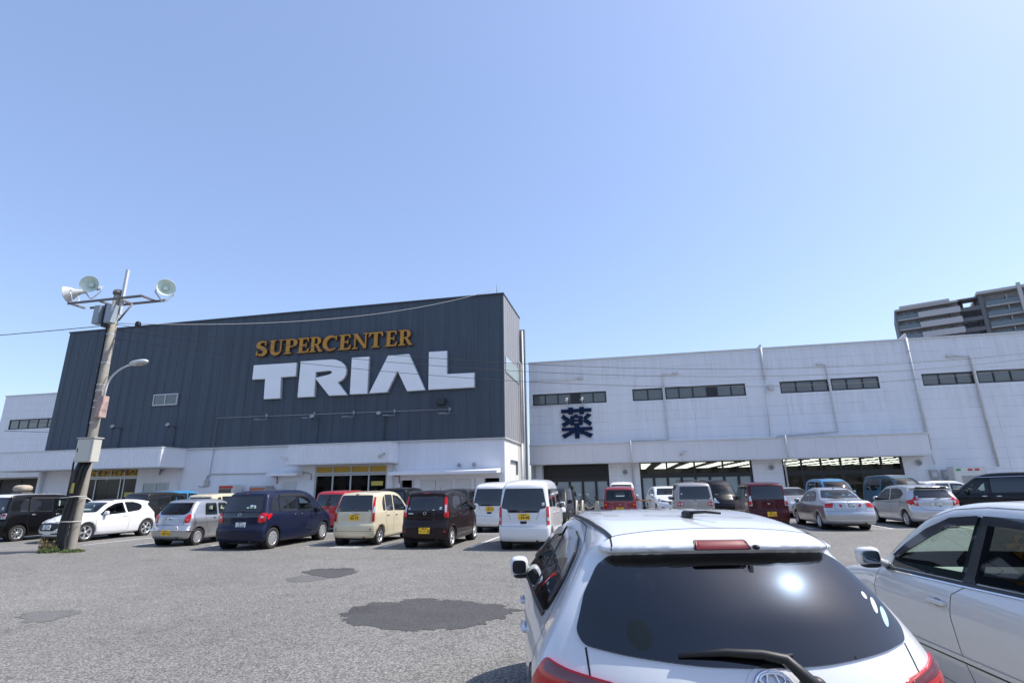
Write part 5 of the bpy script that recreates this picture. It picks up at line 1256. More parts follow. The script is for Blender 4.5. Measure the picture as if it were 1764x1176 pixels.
for k, (sg, dz, dz2, lab) in enumerate(((2.35, .0, .12, 'topmost dark wire running right from the pole across the letters'), (2.5, -.2, 0, 'second dark wire running right from the pole across the letters'), (2.6, -.5, -.35, 'lowest dark wire running right from the pole across the letters'))):
    wire(top+Vector((.1, 0, dz)), endp+Vector((0, 0, dz2)), sg, lab, .009, 36)
wire(top+Vector((.1, 0, .05)), (-7.2, 29.95, 13.6), .75, 'pale dashed wire looping from the pole up to the roof corner', .014, 40)
C.objects[-1].data.materials[0] = mat('wire pale', (.28, .30, .31), .6)
b = MB(); b.add(*superell(.09, .07, .11, .7, 8, (PX+.85, PY+.1, 7.22)), smooth=True); o = b.build('wire_splice', CABLE, None); tag(o, 'small black splice block hanging on the wires right of the pole', 'cable splice')
# ---------------- weeds at the pole foot
def weed(name, x, y, n, h, spread, m, lab, seed, stems=True):
    rnd = random.Random(seed); b = MB()
    for _ in range(n):
        a = rnd.uniform(0, 2*math.pi); rr = spread*math.sqrt(rnd.random()); bx0, by0 = x+rr*math.cos(a)*.6, y+rr*math.sin(a)*.5; hh = h*rnd.uniform(.35, 1)*(1-.6*rr/spread)
        lean = Vector((math.cos(a), math.sin(a), 0))*rnd.uniform(.1, .5)*hh; q = Vector((bx0, by0, 0))
        for s in range(rnd.randint(3, 7)):
            t = rnd.uniform(.1, 1); c = q+lean*t+Vector((0, 0, hh*t)); l = rnd.uniform(.02, .06)*(1.3 if hh > .2 else 1.); d = Vector((rnd.gauss(0, 1), rnd.gauss(0, 1), rnd.gauss(.3, .6))).normalized(); e = d.orthogonal().normalized()*l*.28
            b.add([c-e*.2, c+d*l*.5+e, c+d*l, c+d*l*.5-e], [(0, 1, 2, 3)])
        b.tube([q, q+lean*.6+Vector((0, 0, hh*.6)), q+lean+Vector((0, 0, hh))], .003, 4)
    o = b.build(name, m, None); tag(o, lab, 'plant'); return o
G1, G2 = mat('weed green', (.09, .13, .035), .7, noise=(20, .4)), mat('weed dry', (.17, .13, .06), .8, noise=(20, .4))
weed('weed_clump', PX-.36, PY-.42, 170, .60, .34, G2, 'tall brownish weeds left of the pole foot', 3)
weed('weed_clump', PX+.45, PY-.35, 170, .11, .55, G1, 'low green weeds spreading right of the pole foot', 4)
weed('weed_clump', PX-.2, PY-.5, 200, .25, .45, G1, 'low green weeds in front of the cables at the pole foot', 5)
# ---------------- bicycles
def bicycle(x, y, rz, lab, basket=True):
    r = empty('bicycle', (x, y, .13), rz); tag(r, lab, 'bicycle', 'bicycles by the entrance'); K = MT['black']; A = MT['alloy']
    for cx in (0, 1.08):
        b = MB(); pts = [(cx+.32*math.cos(t), 0, .34+.32*math.sin(t)) for t in np.linspace(0, 2*math.pi, 29)]; b.tube(pts, .019, 6, False); o = b.build('wheel', MT['tyre'], r)
        b = MB(); b.tube([(p[0]*.94+cx*.06, 0, p[2]*.94+.34*.06) for p in pts], .009, 5, False)
        for k in range(14): t = 2*math.pi*k/14; b.tube([(cx, 0, .34), (cx+.3*math.cos(t), 0, .34+.3*math.sin(t))], .0022, 3)
        b.build('rim', A, o)
    b = MB(); b.tube([(0, 0, .34), (.42, 0, .30), (.30, 0, .78)], .016, 8); b.tube([(0, 0, .34), (.34, 0, .62)], .012, 8); b.tube([(.42, 0, .30), (.86, 0, .66), (.84, 0, .9)], .02, 8); b.tube([(.34, 0, .55), (.86, 0, .74)], .016, 8); b.tube([(.86, 0, .7), (1.08, 0, .34)], .015, 8); b.build('frame', K, r)
    b = MB(); b.tube([(.83, 0, .9), (.81, 0, 1.0), (.84, .14, 1.03), (.72, .28, 1.0)], .012, 8); b.tube([(.81, 0, 1.0), (.84, -.14, 1.03), (.72, -.28, 1.0)], .012, 8); b.build('handlebar', A, r)
    b = MB(); b.add(*superell(.13, .07, .035, .7, 8, (.28, 0, .84)), smooth=True); b.build('saddle', K, r)
    b = MB(); b.tube([(.36, -.08, .28), (.42, -.1, .30), (.5, -.1, .22)], .012, 6); b.lathe([(.09, -.03), (.09, -.02)], 16, 'y', (.42, 0, .30)); b.build('pedals', A, r)
    if basket:
        b = MB()
        for z in (.72, .8, .88, .96): w_ = .13+.03*(z-.72)/.24; b.tube([(1.0-.02, -w_, z), (1.25, -w_, z), (1.25, w_, z), (.98, w_, z), (.98, -w_, z)], .005, 4)
        for k in range(5): yy = -.13+.065*k; b.tube([(1.25, yy, .72), (1.25, yy, .96)], .004, 4); b.tube([(.98, yy, .72), (.98, yy, .96)], .004, 4); b.tube([(.98, yy, .72), (1.25, yy, .72)], .004, 4)
        b.build('basket', K, r)
    return r

bicycle(-3.95, 35.9, R(6), 'black bicycle with a basket parked beside the person'); bicycle(-1.85, 35.6, R(174), 'black bicycle standing behind the rope barrier, its wheel beside the red wagon')
bicycle(-.55, 36.3, R(5), 'bicycle half hidden between the red wagon and the white compact SUV', False)
# rope barrier with pale curved stands
r = empty('rope_barrier', (-2.95, 30.9, 0)); tag(r, 'row of pale curved stands with a slack rope before the shop doors', 'barrier')
for k in range(3):
    b = MB(); x = -.3+.33*k; pts = [(x, -.45, 0), (x, -.40, .45), (x, -.2, .8), (x, 0, .88), (x, .2, .8), (x, .40, .45), (x, .45, 0)]; b.tube(pts, .05, 8)
    for kk in range(3): b.tube([(x, -.38+.1*kk, .08+.28*kk), (x, .38-.1*kk, .08+.28*kk)], .02, 6)
    b.build('stand', mat('stand cream', (.55, .50, .42), .6), r)
b = MB()
for k in range(3):
    x0 = -.3+.33*k; b.tube([(x0+t*.33, -.1, .85-.9*t*(1-t)) for t in np.linspace(0, 1, 9)] if k < 2 else [(x0+t*.75, -.1+.3*t, .85-1.5*t*(1-t)) for t in np.linspace(0, 1, 9)], .025, 6)
b.build('rope', mat('rope tan', (.45, .36, .24), .8), r)
b = MB(); b.prism([(-.28, 0), (.28, 0), (.06, .85), (-.06, .85)], -.2, .2, 'y'); b.xf(Matrix.Translation((1.15, .25, 0))); b.build('end_block', mat('stand cream', (.55, .50, .42), .6), r)
b = MB(); b.box(-.25, 1.9, -.12, .12, .80, .86); o = b.build('barrier_rail', mat('orange rail', (.50, .26, .08), .6), None); o.location = (-.15, 32.2, 0)
q = MB(); q.tube([(-.1, 0, 0), (-.1, 0, .8)], .03, 8); q.tube([(1.75, 0, 0), (1.75, 0, .8)], .03, 8); q.build('post', METP, o); tag(o, 'low orange rail between the red wagon and the white compact SUV', 'rail')
# sand bag on a stand, far left
b = MB(); b.add(*superell(.45, .35, .2, .75, 14, (0, 0, 2.02)), smooth=True); o = b.build('covered_load', mat('tan cloth', (.42, .36, .29), .9, noise=(3, .2), bump=(5, .6)), None); o.location = (-32.9, 24.0, 0); tag(o, 'tan cloth-covered load standing behind the white-roofed wagon', 'load')
q = MB(); q.box(-.4, .4, -.3, .3, .05, 1.84, .03); q.build('trolley', mat('trolley grey', (.12, .12, .12), .6), o)
# ---------------- person
def person(x, y, rz, lab):
    sk = [(0, 0, .92), (0, 0, 1.10), (0, -.01, 1.30), (0, -.02, 1.43), (0, -.04, 1.50), (0, -.06, 1.62),          # pelvis..neck..head 0-5
          (.09, 0, .86), (.10, -.03, .47), (.10, .03, .09), (.10, -.12, .04), (-.09, 0, .86), (-.10, -.06, .48), (-.10, .02, .09), (-.10, -.13, .04),   # legs 6-13
          (.17, -.01, 1.38), (.22, .02, 1.12), (.17, -.19, .98), (.16, -.26, .97), (-.17, -.01, 1.38), (-.22, .0, 1.13), (-.18, -.17, 1.22), (-.16, -.24, 1.27)]
    ed = [(0, 1), (1, 2), (2, 3), (3, 4), (4, 5), (0, 6), (6, 7), (7, 8), (8, 9), (0, 10), (10, 11), (11, 12), (12, 13), (3, 14), (14, 15), (15, 16), (16, 17), (3, 18), (18, 19), (19, 20), (20, 21)]
    rad = [.15, .135, .155, .12, .055, .09, .09, .065, .042, .035, .09, .065, .042, .035, .065, .045, .03, .028, .065, .045, .03, .028]
    me = bpy.data.meshes.new('person'); me.from_pydata(sk, ed, []); o = bpy.data.objects.new('person', me); C.objects.link(o)
    sm = o.modifiers.new('skin', 'SKIN')
    for i, v in enumerate(me.skin_vertices[0].data): v.radius = (rad[i]*(1.15 if i in (2, 3) else 1), rad[i]*(.8 if i in (1, 2, 3) else 1)); v.use_root = (i == 0)
    sm.use_smooth_shade = True; o.modifiers.new('sub', 'SUBSURF').levels = 2; o.modifiers['sub'].render_levels = 2
    me.materials.append(mat('dark clothes', (.02, .021, .026), .85)); o.location = (x, y, .0); o.rotation_euler = (0, 0, rz); tag(o, lab, 'person')
    b = MB(); b.add(*superell(.085, .10, .12, .95, 14, (0, -.065, 1.605)), smooth=True); b.add(*superell(.014, .02, .022, .9, 6, (0, -.165, 1.60)), smooth=True)
    for g in (1, -1): b.add(*superell(.012, .02, .028, .9, 6, (g*.085, -.06, 1.60)), smooth=True)
    b.add(*superell(.05, .05, .06, .95, 8, (0, -.04, 1.50)), smooth=True); b.build('face', mat('skin', (.50, .30, .21), .6), o)
    b = MB()
    for g in (1, -1): b.add(*superell(.012, .006, .007, .9, 6, (g*.032, -.160, 1.625)), smooth=True)
    b.add(*superell(.022, .006, .005, .9, 6, (0, -.158, 1.555)), smooth=True); b.build('facial_features', mat('features', (.06, .02, .02), .6), o)
    b = MB(); b.add(*superell(.098, .105, .10, .9, 14, (0, -.035, 1.655)), smooth=True); b.add(*superell(.09, .05, .12, .9, 10, (0, .03, 1.60)), smooth=True); b.build('hair', mat('hair', (.012, .01, .01), .7), o)
    for (hx, hy, hz, g) in ((.16, -.27, .965, 1), (-.16, -.25, 1.28, -1)):
        b = MB(); b.add(*superell(.035, .045, .016, .8, 8, (hx, hy, hz)), smooth=True)
        for k in range(4): b.tube([(hx-.027+.018*k, hy-.035, hz), (hx-.028+.019*k, hy-.075+.006*abs(k-1.5), hz-.006), (hx-.028+.019*k, hy-.095+.006*abs(k-1.5), hz-.022)], [.009, .008, .006], 6)
        b.tube([(hx-g*.03, hy+.01, hz), (hx-g*.055, hy-.02, hz), (hx-g*.06, hy-.045, hz-.008)], [.010, .009, .007], 6); b.build('hand', mat('skin', (.50, .30, .21), .6), o)
    return o
person(-3.12, 30.6, R(205), 'person in dark clothes standing by the bicycles at the shop entrance')
# ================================================================= the parked cars
PT = dict(white=paint('white', (.72, .73, .74), 0, .3), pearl=MATS['paint_pearl white'] if 'paint_pearl white' in MATS else paint('pearl white', (.66, .68, .70), 0, .28), navy=paint('navy', (.008, .012, .036), .0, .4, .45), cream=paint('cream', (.64, .57, .40), 0, .32),
          choco=paint('dark brown', (.014, .007, .008), .0, .4, .45), silver=paint('silver', (.46, .47, .49), .75, .32), silver2=paint('cool silver', (.52, .53, .55), .6, .32), black=paint('black', (.004, .004, .005), .0, .35, .45), maroon=paint('maroon', (.060, .005, .009), .0, .35, .45),
          red=paint('red', (.42, .012, .02), .1, .3), oldred=paint('old red', (.25, .018, .028), .1, .35), beige=paint('champagne', (.36, .33, .315), .5, .35), blue=paint('sky blue', (.06, .25, .48), .2, .3), bluegrey=paint('blue grey', (.06, .12, .17), .3, .3), grey=paint('gun grey', (.022, .023, .026), .1, .4, .45))
TK = [(.12, .92), (.3, .965), (.5, 1.), (.85, 1.), (.97, .985), (1.08, .95), (1.45, .85), (1.6, .79), (1.75, .70)]
TV = [(.12, .95), (.3, .98), (.5, 1.), (.95, 1.), (1.05, .985), (1.12, .965), (1.6, .885), (1.76, .83), (1.95, .70)]
TB = [(.12, .94), (.3, .975), (.5, 1.), (.9, 1.), (1.0, .985), (1.08, .96), (1.5, .89), (1.65, .84), (1.8, .74)]
TS = [(.12, .93), (.35, .98), (.5, 1.), (.75, 1.), (.86, .975), (.93, .91), (1.0, .865), (1.35, .68), (1.42, .62), (1.5, .55)]
TM = [(.12, .94), (.35, .98), (.5, 1.), (.85, 1.), (1.0, .975), (1.08, .94), (1.5, .81), (1.62, .75), (1.75, .66)]
PLN = lambda L: [(-.1, .955), (L*.06, .985), (L*.2, 1.), (L*.75, 1.), (L*.9, .98), (L, .93)]
def prof(L, H, rear, roof, ws, cowl, hood, nose=(.66, .40), zb=.22):
    """side silhouette: rear = points up the tail, roof = along the top"""
    return [(.10, zb-.02), (.02, zb+.08)]+rear+roof+ws+cowl+hood+[(L-.03, nose[0]), (L, (nose[0]+nose[1])/2), (L-.01, nose[1]), (L-.08, zb+.04), (L-.2, zb-.02), (L*.6, zb-.03), (L*.3, zb-.03)]
def SH(L, W, H, rear, roof, ws, cowl, hood, tum, ax, R_, **k):
    return Shape(prof(L, H, rear, roof, ws, cowl, hood, k.pop('nose', (.66, .40))), W, PLN(L), tum, arches=[(ax[0], R_), (ax[1], R_)], Ra=R_+k.pop('gap', .045), **k)
def finish(c, sp):
    """common parts of a parked car, from its own measurements"""
    P_ = c.paint = sp['paint']; s = c.s
    for pts, clear in sp.get('side', []): c.window('side_window', pts, 'L', clear, sym=True, rnd=sp.get('wr', .05), frame=.03)
    if 'back' in sp:
        pts, clear = sp['back'][:2]; c.window('rear_window', pts, 'B', bool(clear), rnd=sp.get('wr', .05), m={2: MT['glass_smoke'], 3: MT['glass_clear'], 1: MT['glass_clear']}.get(int(clear)))
    if 'front' in sp: c.window('windshield', sp['front'], 'F', sp.get('fclear', True), rnd=.05)
    if sp.get('inside', True): c.interior(sp.get('seat', s.L*.5), sp.get('seat2', s.L*.27), sp.get('trim', MT['seat']), zt=sp.get('zt', s.H-.42), dash=sp.get('dash'))
    c.body(P_)
    for (pts, view, m, off) in sp.get('tail', []):
        o = c.patch('tail_light', pts, view, m, off, rnd=sp.get('tr', .02), sym=True)
    for (pts, view, m, off) in sp.get('head', []): c.patch('headlight', pts, view, m, off, rnd=.03, sym=True)
    for (nm, pts, view, m, off, sym) in sp.get('patch', []): c.patch(nm, pts, view, m, off, rnd=.02, sym=sym)
    for pts, view, w_, m in sp.get('lines', []): c.line(pts, view, w_, m or MT['gap'])
    for pts, v in sp.get('gaps', []): c.line(pts, v, .009, sym=v in 'LR' or v == 'Bs')
    if 'plate' in sp: c.plate(*sp['plate'])
    for x, z in sp.get('handles', []): c.handle(x, z, l=.17, m=sp.get('hm'))
    if 'mirror' in sp: c.mirror(*sp['mirror'][:3], m=sp.get('mm'), sx=.06, sy=.085, sz=.07)
    if 'wiper' in sp: c.wiper(*sp['wiper'], 'B', .009, .02)
    if 'ant' in sp: c.antenna(*sp['ant'])
    c.wheels(*sp['wh'])
    if 'stop' in sp: z, w_ = sp['stop']; c.patch('brake_light', [(-w_, z), (w_, z), (w_, z+.025), (-w_, z+.025)], 'B', MT['red_dark'], .006, rnd=.004)
    for y, z, a, b_, m in sp.get('stick', []): c.patch('sticker', oval(y, z, a, b_), 'B', m, .010, rnd=0, skirt=-.004)
    b = MB(); b.box(.35, s.L-.3, -s.hw+.25, s.hw-.25, .15, .24); b.tube([(.05, -s.hw*.5, .24), (.5, -s.hw*.5, .26)], .028, 8); b.build('underbody', MT['black'], c.root)
    return c
def emblem(c, y, z, r=.045, view='B'): ring('emblem', r, r*.8, .006, y, z, view, c, MT['chrome'], off=.008)
KW = (.27, 'cap', 8, .155)
# ---- navy minivan
def freed(X, Y):
    L, W, H = 4.215, 1.695, 1.715
    s = SH(L, W, H, [(-.01, .42), (-.01, .60), (.05, .68), (.06, .95), (.11, 1.12), (.27, 1.50), (.34, 1.62)], [(.55, 1.675), (1.0, 1.70), (1.8, 1.715), (2.3, 1.70)], [(2.75, 1.60), (3.25, 1.32)], [(3.62, 1.08)], [(3.85, .98), (4.1, .82)], TM, (.60, 3.34), .305, kr=.14, kf=.4, r=.075, crown=.05)
    c = Car(s, 'minivan', 'navy blue minivan seen from behind between the silver and cream small cars', 'minivan')
    sd = [([(.42, 1.10), (.80, 1.07), (.80, 1.52), (.66, 1.50), (.50, 1.38)], False), ([(.86, 1.06), (1.75, 1.03), (1.75, 1.53), (.86, 1.54)], False), ([(1.83, 1.03), (2.75, .99), (2.86, 1.03), (2.45, 1.36), (2.15, 1.50), (1.83, 1.53)], True), ([(2.90, .98), (3.32, .96), (3.3, 1.06), (3.05, 1.2)], True)]
    finish(c, dict(paint=PT['navy'], side=sd, back=([(-.56, 1.53), (.56, 1.53), (.66, 1.12), (.64, 1.06), (-.64, 1.06), (-.66, 1.12)], False), front=[(-.6, 1.55), (.6, 1.55), (.72, 1.15), (-.72, 1.15)], zt=1.25, seat=2.1, seat2=1.2, dash=3.0,
        tail=[([(.60, .96), (.60, .78), (.70, .76), (.80, .80), (.80, 1.03), (.70, 1.05)], 'B', MT['red'], .010), ([(.24, .99), (.40, 1.02), (.46, .99), (.36, .90), (.24, .84)], 'L', MT['red'], .010), ([(.06, 1.00), (.34, 1.04), (.46, 1.00), (.22, .86), (.06, .80)], 'R', MT['red'], .010) if 0 else ([(.66, .90), (.74, .90), (.74, .95), (.66, .95)], 'B', MT['lens'], .012)],
        head=[([(3.7, .62, .92), (4.0, .60, .82), (4.1, .5, .72), (3.85, .68, .74)], 35, MT['lens'], .006)],
        patch=[('window_visor', [(.90, 1.57), (2.2, 1.56), (2.6, 1.38), (2.5, 1.36), (2.15, 1.49), (.90, 1.50)], 'L', MT['black'], .018, True), ('tailgate_glass', [(-.62, 1.05), (.62, 1.05), (.60, .92), (-.60, .92)], 'B', MT['glass_dark'], .003, False)],
        gaps=[([(.80, 1.05), (.80, .95), (.98, .70), (1.02, .35)], 'L'), ([(1.79, 1.02), (1.78, .3)], 'L'), ([(2.98, .97), (2.96, .6), (2.9, .3)], 'L'), ([(1.02, .32), (2.9, .32)], 'L'), ([(.55, .93), (.55, .62), (.4, .55), (-.4, .55), (-.55, .62), (-.55, .93)], 'B'), ([(.35, .98), (.82, .97)], 'L'), ([(-.82, .42), (.82, .42)], 'B')],
        plate=(-.08, .70, 'B', '13-62', False, '福岡 501', 'ひ'), handles=[(1.62, .93), (1.98, .92)], mirror=(2.80, .90, 1.05), wiper=((-.05, 1.09), (.1, 1.2)), ant=(1.6, .0, .28, 40), wh=(.305, 'cap', 9, .175), stop=(1.575, .05),
        stick=[(-.30, 1.24, .05, .03, MT['blue_st']), (-.40, 1.235, .035, .018, MT['white_st']), (-.20, 1.19, .045, .016, MT['white_st']), (-.31, 1.19, .04, .016, MT['green_st']), (-.42, 1.19, .035, .016, MT['white_st'])]))
    emblem(c, 0, 1.0, .05)
    return c.place(X, Y, 0)
def roundkei(X, Y):
    L, W, H = 3.395, 1.475, 1.63
    s = SH(L, W, H, [(-.01, .40), (-.01, .60), (.03, .66), (.04, .98), (.10, 1.25), (.20, 1.48), (.25, 1.55)], [(.45, 1.595), (.9, 1.62), (1.4, 1.63), (1.85, 1.60)], [(2.2, 1.50), (2.6, 1.24)], [(2.88, 1.03)], [(3.1, .93), (3.28, .80)], TK, (.50, 2.86), .275, kr=.10, kf=.3, r=.08, crown=.05)
    c = Car(s, 'kei_car', 'small cream kei car with red and clear strip tail lamps, its rear facing the camera', 'small car')
    sd = [([(.62, 1.02), (.80, 1.01), (.80, 1.47), (.70, 1.40), (.62, 1.25)], False), ([(.86, 1.01), (1.38, .99), (1.38, 1.49), (.86, 1.50)], False), ([(1.46, .99), (2.42, .96), (2.50, .99), (2.1, 1.32), (1.85, 1.44), (1.46, 1.49)], True)]
    finish(c, dict(paint=PT['cream'], side=sd, back=([(-.52, 1.49), (.52, 1.49), (.58, 1.05), (.56, 1.01), (-.56, 1.01), (-.58, 1.05)], False), front=[(-.5, 1.5), (.5, 1.5), (.62, 1.08), (-.62, 1.08)], zt=1.2,
        tail=[([(.575, 1.45), (.615, 1.43), (.665, 1.05), (.68, .72), (.60, .70), (.60, 1.02)], 'B', MT['red'], .008), ([(.62, 1.16), (.662, 1.14), (.672, .98), (.61, .95)], 'B', MT['lens'], .011)],
        head=[([(3.0, .55, .92), (3.22, .50, .82), (3.3, .4, .70), (3.1, .62, .72)], 35, MT['lens'], .006)],
        patch=[('plate_garnish', [(-.20, .945), (.20, .945), (.20, .925), (-.20, .925)], 'B', MT['chrome'], .012, False)],
        gaps=[([(.84, 1.0), (.84, .70), (.95, .50), (1.0, .3)], 'L'), ([(1.42, .98), (1.42, .3)], 'L'), ([(2.5, .95), (2.46, .3)], 'L'), ([(-.57, 1.0), (-.575, .70), (-.5, .64), (.5, .64), (.575, .70), (.57, 1.0)], 'B'), ([(-.72, .43), (.72, .43)], 'B')],
        plate=(-.02, .83, 'B', '86-75', True, '福岡 580', 'ち'), handles=[(.98, .88), (1.62, .87)], mirror=(2.40, .80, 1.03), wiper=((-.10, 1.02), (.04, 1.12)), ant=(1.5, 0, .15, 50), wh=(.275, 'thin', 6, .155), stop=(1.505, .05), stick=[(.52, 1.06, .025, .03, mat('beige sticker', (.5, .42, .3), .5)), (-.50, 1.03, .03, .012, MT['white_st'])]))
    c.patch('reflector', [(.55, .5), (.6, .5), (.6, .47), (.55, .47)], 'B', MT['red_dark'], .006, rnd=0, sym=True)
    emblem(c, 0, .99, .03)
    return c.place(X, Y, 0)
def dayz(X, Y):
    L, W, H = 3.395, 1.475, 1.62
    s = SH(L, W, H, [(-.01, .40), (-.01, .62), (.05, .74), (.05, .98), (.10, 1.20), (.20, 1.44), (.16, 1.51), (.20, 1.555)], [(.45, 1.60), (.9, 1.62), (1.5, 1.61), (1.85, 1.57)], [(2.2, 1.46), (2.6, 1.20)], [(2.88, 1.02)], [(3.1, .94), (3.3, .80)], TK, (.51, 2.88), .285, kr=.11, kf=.32, r=.07, crown=.05)
    c = Car(s, 'kei_car', 'very dark brown kei car with tall red tail lamps, next to the white van', 'small car')
    sd = [([(.50, 1.14), (.62, 1.08), (1.34, 1.02), (1.34, 1.48), (.80, 1.48), (.60, 1.38)], False), ([(1.42, 1.02), (2.40, .97), (2.48, 1.0), (2.1, 1.31), (1.85, 1.42), (1.42, 1.47)], True)]
    finish(c, dict(paint=PT['choco'], side=sd, back=([(-.50, 1.46), (.50, 1.46), (.56, 1.08), (.54, 1.03), (-.54, 1.03), (-.56, 1.08)], False), front=[(-.5, 1.48), (.5, 1.48), (.62, 1.08), (-.62, 1.08)], zt=1.2,
        tail=[([(.535, 1.44), (.60, 1.42), (.655, 1.12), (.69, .96), (.70, .86), (.62, .84), (.57, .88), (.575, 1.1)], 'B', MT['red'], .010), ([(.575, 1.20), (.625, 1.20), (.64, .99), (.59, .99)], 'B', MT['lens'], .013), ([(.03, .98), (.20, .94), (.22, .88), (.04, .86)], 'L', MT['red'], .008)][:2],
        head=[([(3.0, .55, .92), (3.22, .50, .82), (3.3, .4, .70), (3.1, .62, .72)], 35, MT['lens'], .006)],
        patch=[('window_visor', [(.70, 1.52), (1.9, 1.48), (2.3, 1.24), (2.2, 1.24), (1.85, 1.41), (.75, 1.45)], 'L', MT['black'], .016, True), ('trunk_band', [(-.5, .92), (.5, .92), (.5, .915), (-.5, .915)], 'B', MT['gap'], .002, False)],
        gaps=[([(1.38, 1.0), (1.38, .3)], 'L'), ([(2.5, .95), (2.46, .3)], 'L'), ([(.62, 1.05), (.75, .75), (.92, .45), (1.0, .3)], 'L'), ([(-.56, 1.0), (-.57, .72), (-.5, .66), (.5, .66), (.57, .72), (.56, 1.0)], 'B'), ([(.3, .86), (2.4, .92)], 'L')],
        plate=(-.02, .50, 'B', '・・ 22', True, '福岡 580', 'り'), handles=[(1.15, .92), (1.95, .90)], mirror=(2.36, .80, 1.06), wiper=((-.10, 1.03), (.02, 1.12)), ant=(1.4, 0, .18, 50), wh=(.285, 'y', 6, .155), stop=(1.52, .10),
        stick=[(.50, 1.10, .03, .03, MT['white_st']), (-.47, 1.13, .035, .012, MT['white_st']), (-.46, 1.09, .04, .02, MT['blue_st']), (-.26, 1.06, .035, .012, MT['white_st'])]))
    emblem(c, 0, .97, .045)
    c.patch('badge', [(.36, .955), (.52, .955), (.52, .97), (.36, .97)], 'B', MT['chrome'], .005, rnd=0); c.patch('reflector', [(.58, .5), (.64, .5), (.64, .45), (.58, .45)], 'B', MT['red'], .006, rnd=0, sym=True)
    return c.place(X, Y, 0)
def keivan(X, Y, p=None, label='white high-roof kei van seen straight from behind, left of the near hatchback', num='24-46', front=0, name='kei_van'):
    L, W, H = 3.395, 1.475, 1.89
    s = SH(L, W, H, [(-.01, .40), (-.01, .60), (.03, .66), (.04, 1.0), (.07, 1.2), (.17, 1.62), (.22, 1.74)], [(.40, 1.83), (.8, 1.875), (1.5, 1.895), (2.2, 1.87)], [(2.5, 1.77), (2.85, 1.40)], [(3.08, 1.08)], [(3.2, .98), (3.34, .82)], TV, (.50, 2.93), .28, kr=.10, kf=.22, r=.08, crown=.06)
    c = Car(s, name, label, 'van')
    P_ = p or PT['white']
    sd = [([(.30, 1.12), (.82, 1.11), (.82, 1.60), (.42, 1.60)], False), ([(.90, 1.11), (1.60, 1.09), (1.60, 1.61), (.90, 1.61)], False), ([(1.72, 1.07), (2.75, 1.0), (2.86, 1.05), (2.50, 1.52), (2.3, 1.60), (1.72, 1.61)], True)]
    finish(c, dict(paint=P_, side=sd, wr=.04, back=([(-.54, 1.62), (.54, 1.62), (.63, 1.16), (.62, 1.10), (.46, 1.07), (.43, .98), (-.43, .98), (-.46, 1.07), (-.62, 1.10), (-.63, 1.16)], False), front=[(-.55, 1.72), (.55, 1.72), (.65, 1.15), (-.65, 1.15)], zt=1.35, seat=2.0, seat2=1.0, dash=2.65,
        tail=[([(.635, 1.14), (.69, 1.14), (.71, .66), (.645, .66)], 'B', MT['red'], .010), ([(.65, .86), (.70, .86), (.705, .76), (.655, .76)], 'B', MT['lens'], .013)],
        head=[([(3.1, .60, .98), (3.3, .55, .82), (3.32, .42, .70), (3.15, .68, .72)], 35, MT['lens'], .006)],
        patch=[('grille', [(-.4, .78), (.4, .78), (.36, .66), (-.36, .66)], 'F', MT['black'], .005, False), ('tailgate_handle', [(-.10, .76), (.10, .76), (.08, .69), (-.08, .69)], 'B', MT['black'], .008, False)],
        gaps=[([(-.63, 1.08), (-.635, .62), (.635, .62), (.63, 1.08)], 'B'), ([(.86, 1.09), (.86, .5), (.9, .3)], 'L'), ([(1.66, 1.08), (1.66, .3)], 'L'), ([(2.70, .98), (2.6, .3)], 'L'), ([(-.44, .99), (-.36, .80)], 'B'), ([(.44, .99), (.36, .80)], 'B')],
        plate=(-.02, .87, 'B', num, True, '福岡 480', '★' if num == '24-46' else 'て'), handles=[(1.02, .95), (1.85, .94)], mirror=(2.62, .79, 1.12), wh=(.28, 'cap', 8, .15), stick=[(-.55, 1.22, .04, .018, MT['white_st']), (-.55, 1.18, .04, .018, MT['white_st'])]))
    return c.place(X, Y, front)
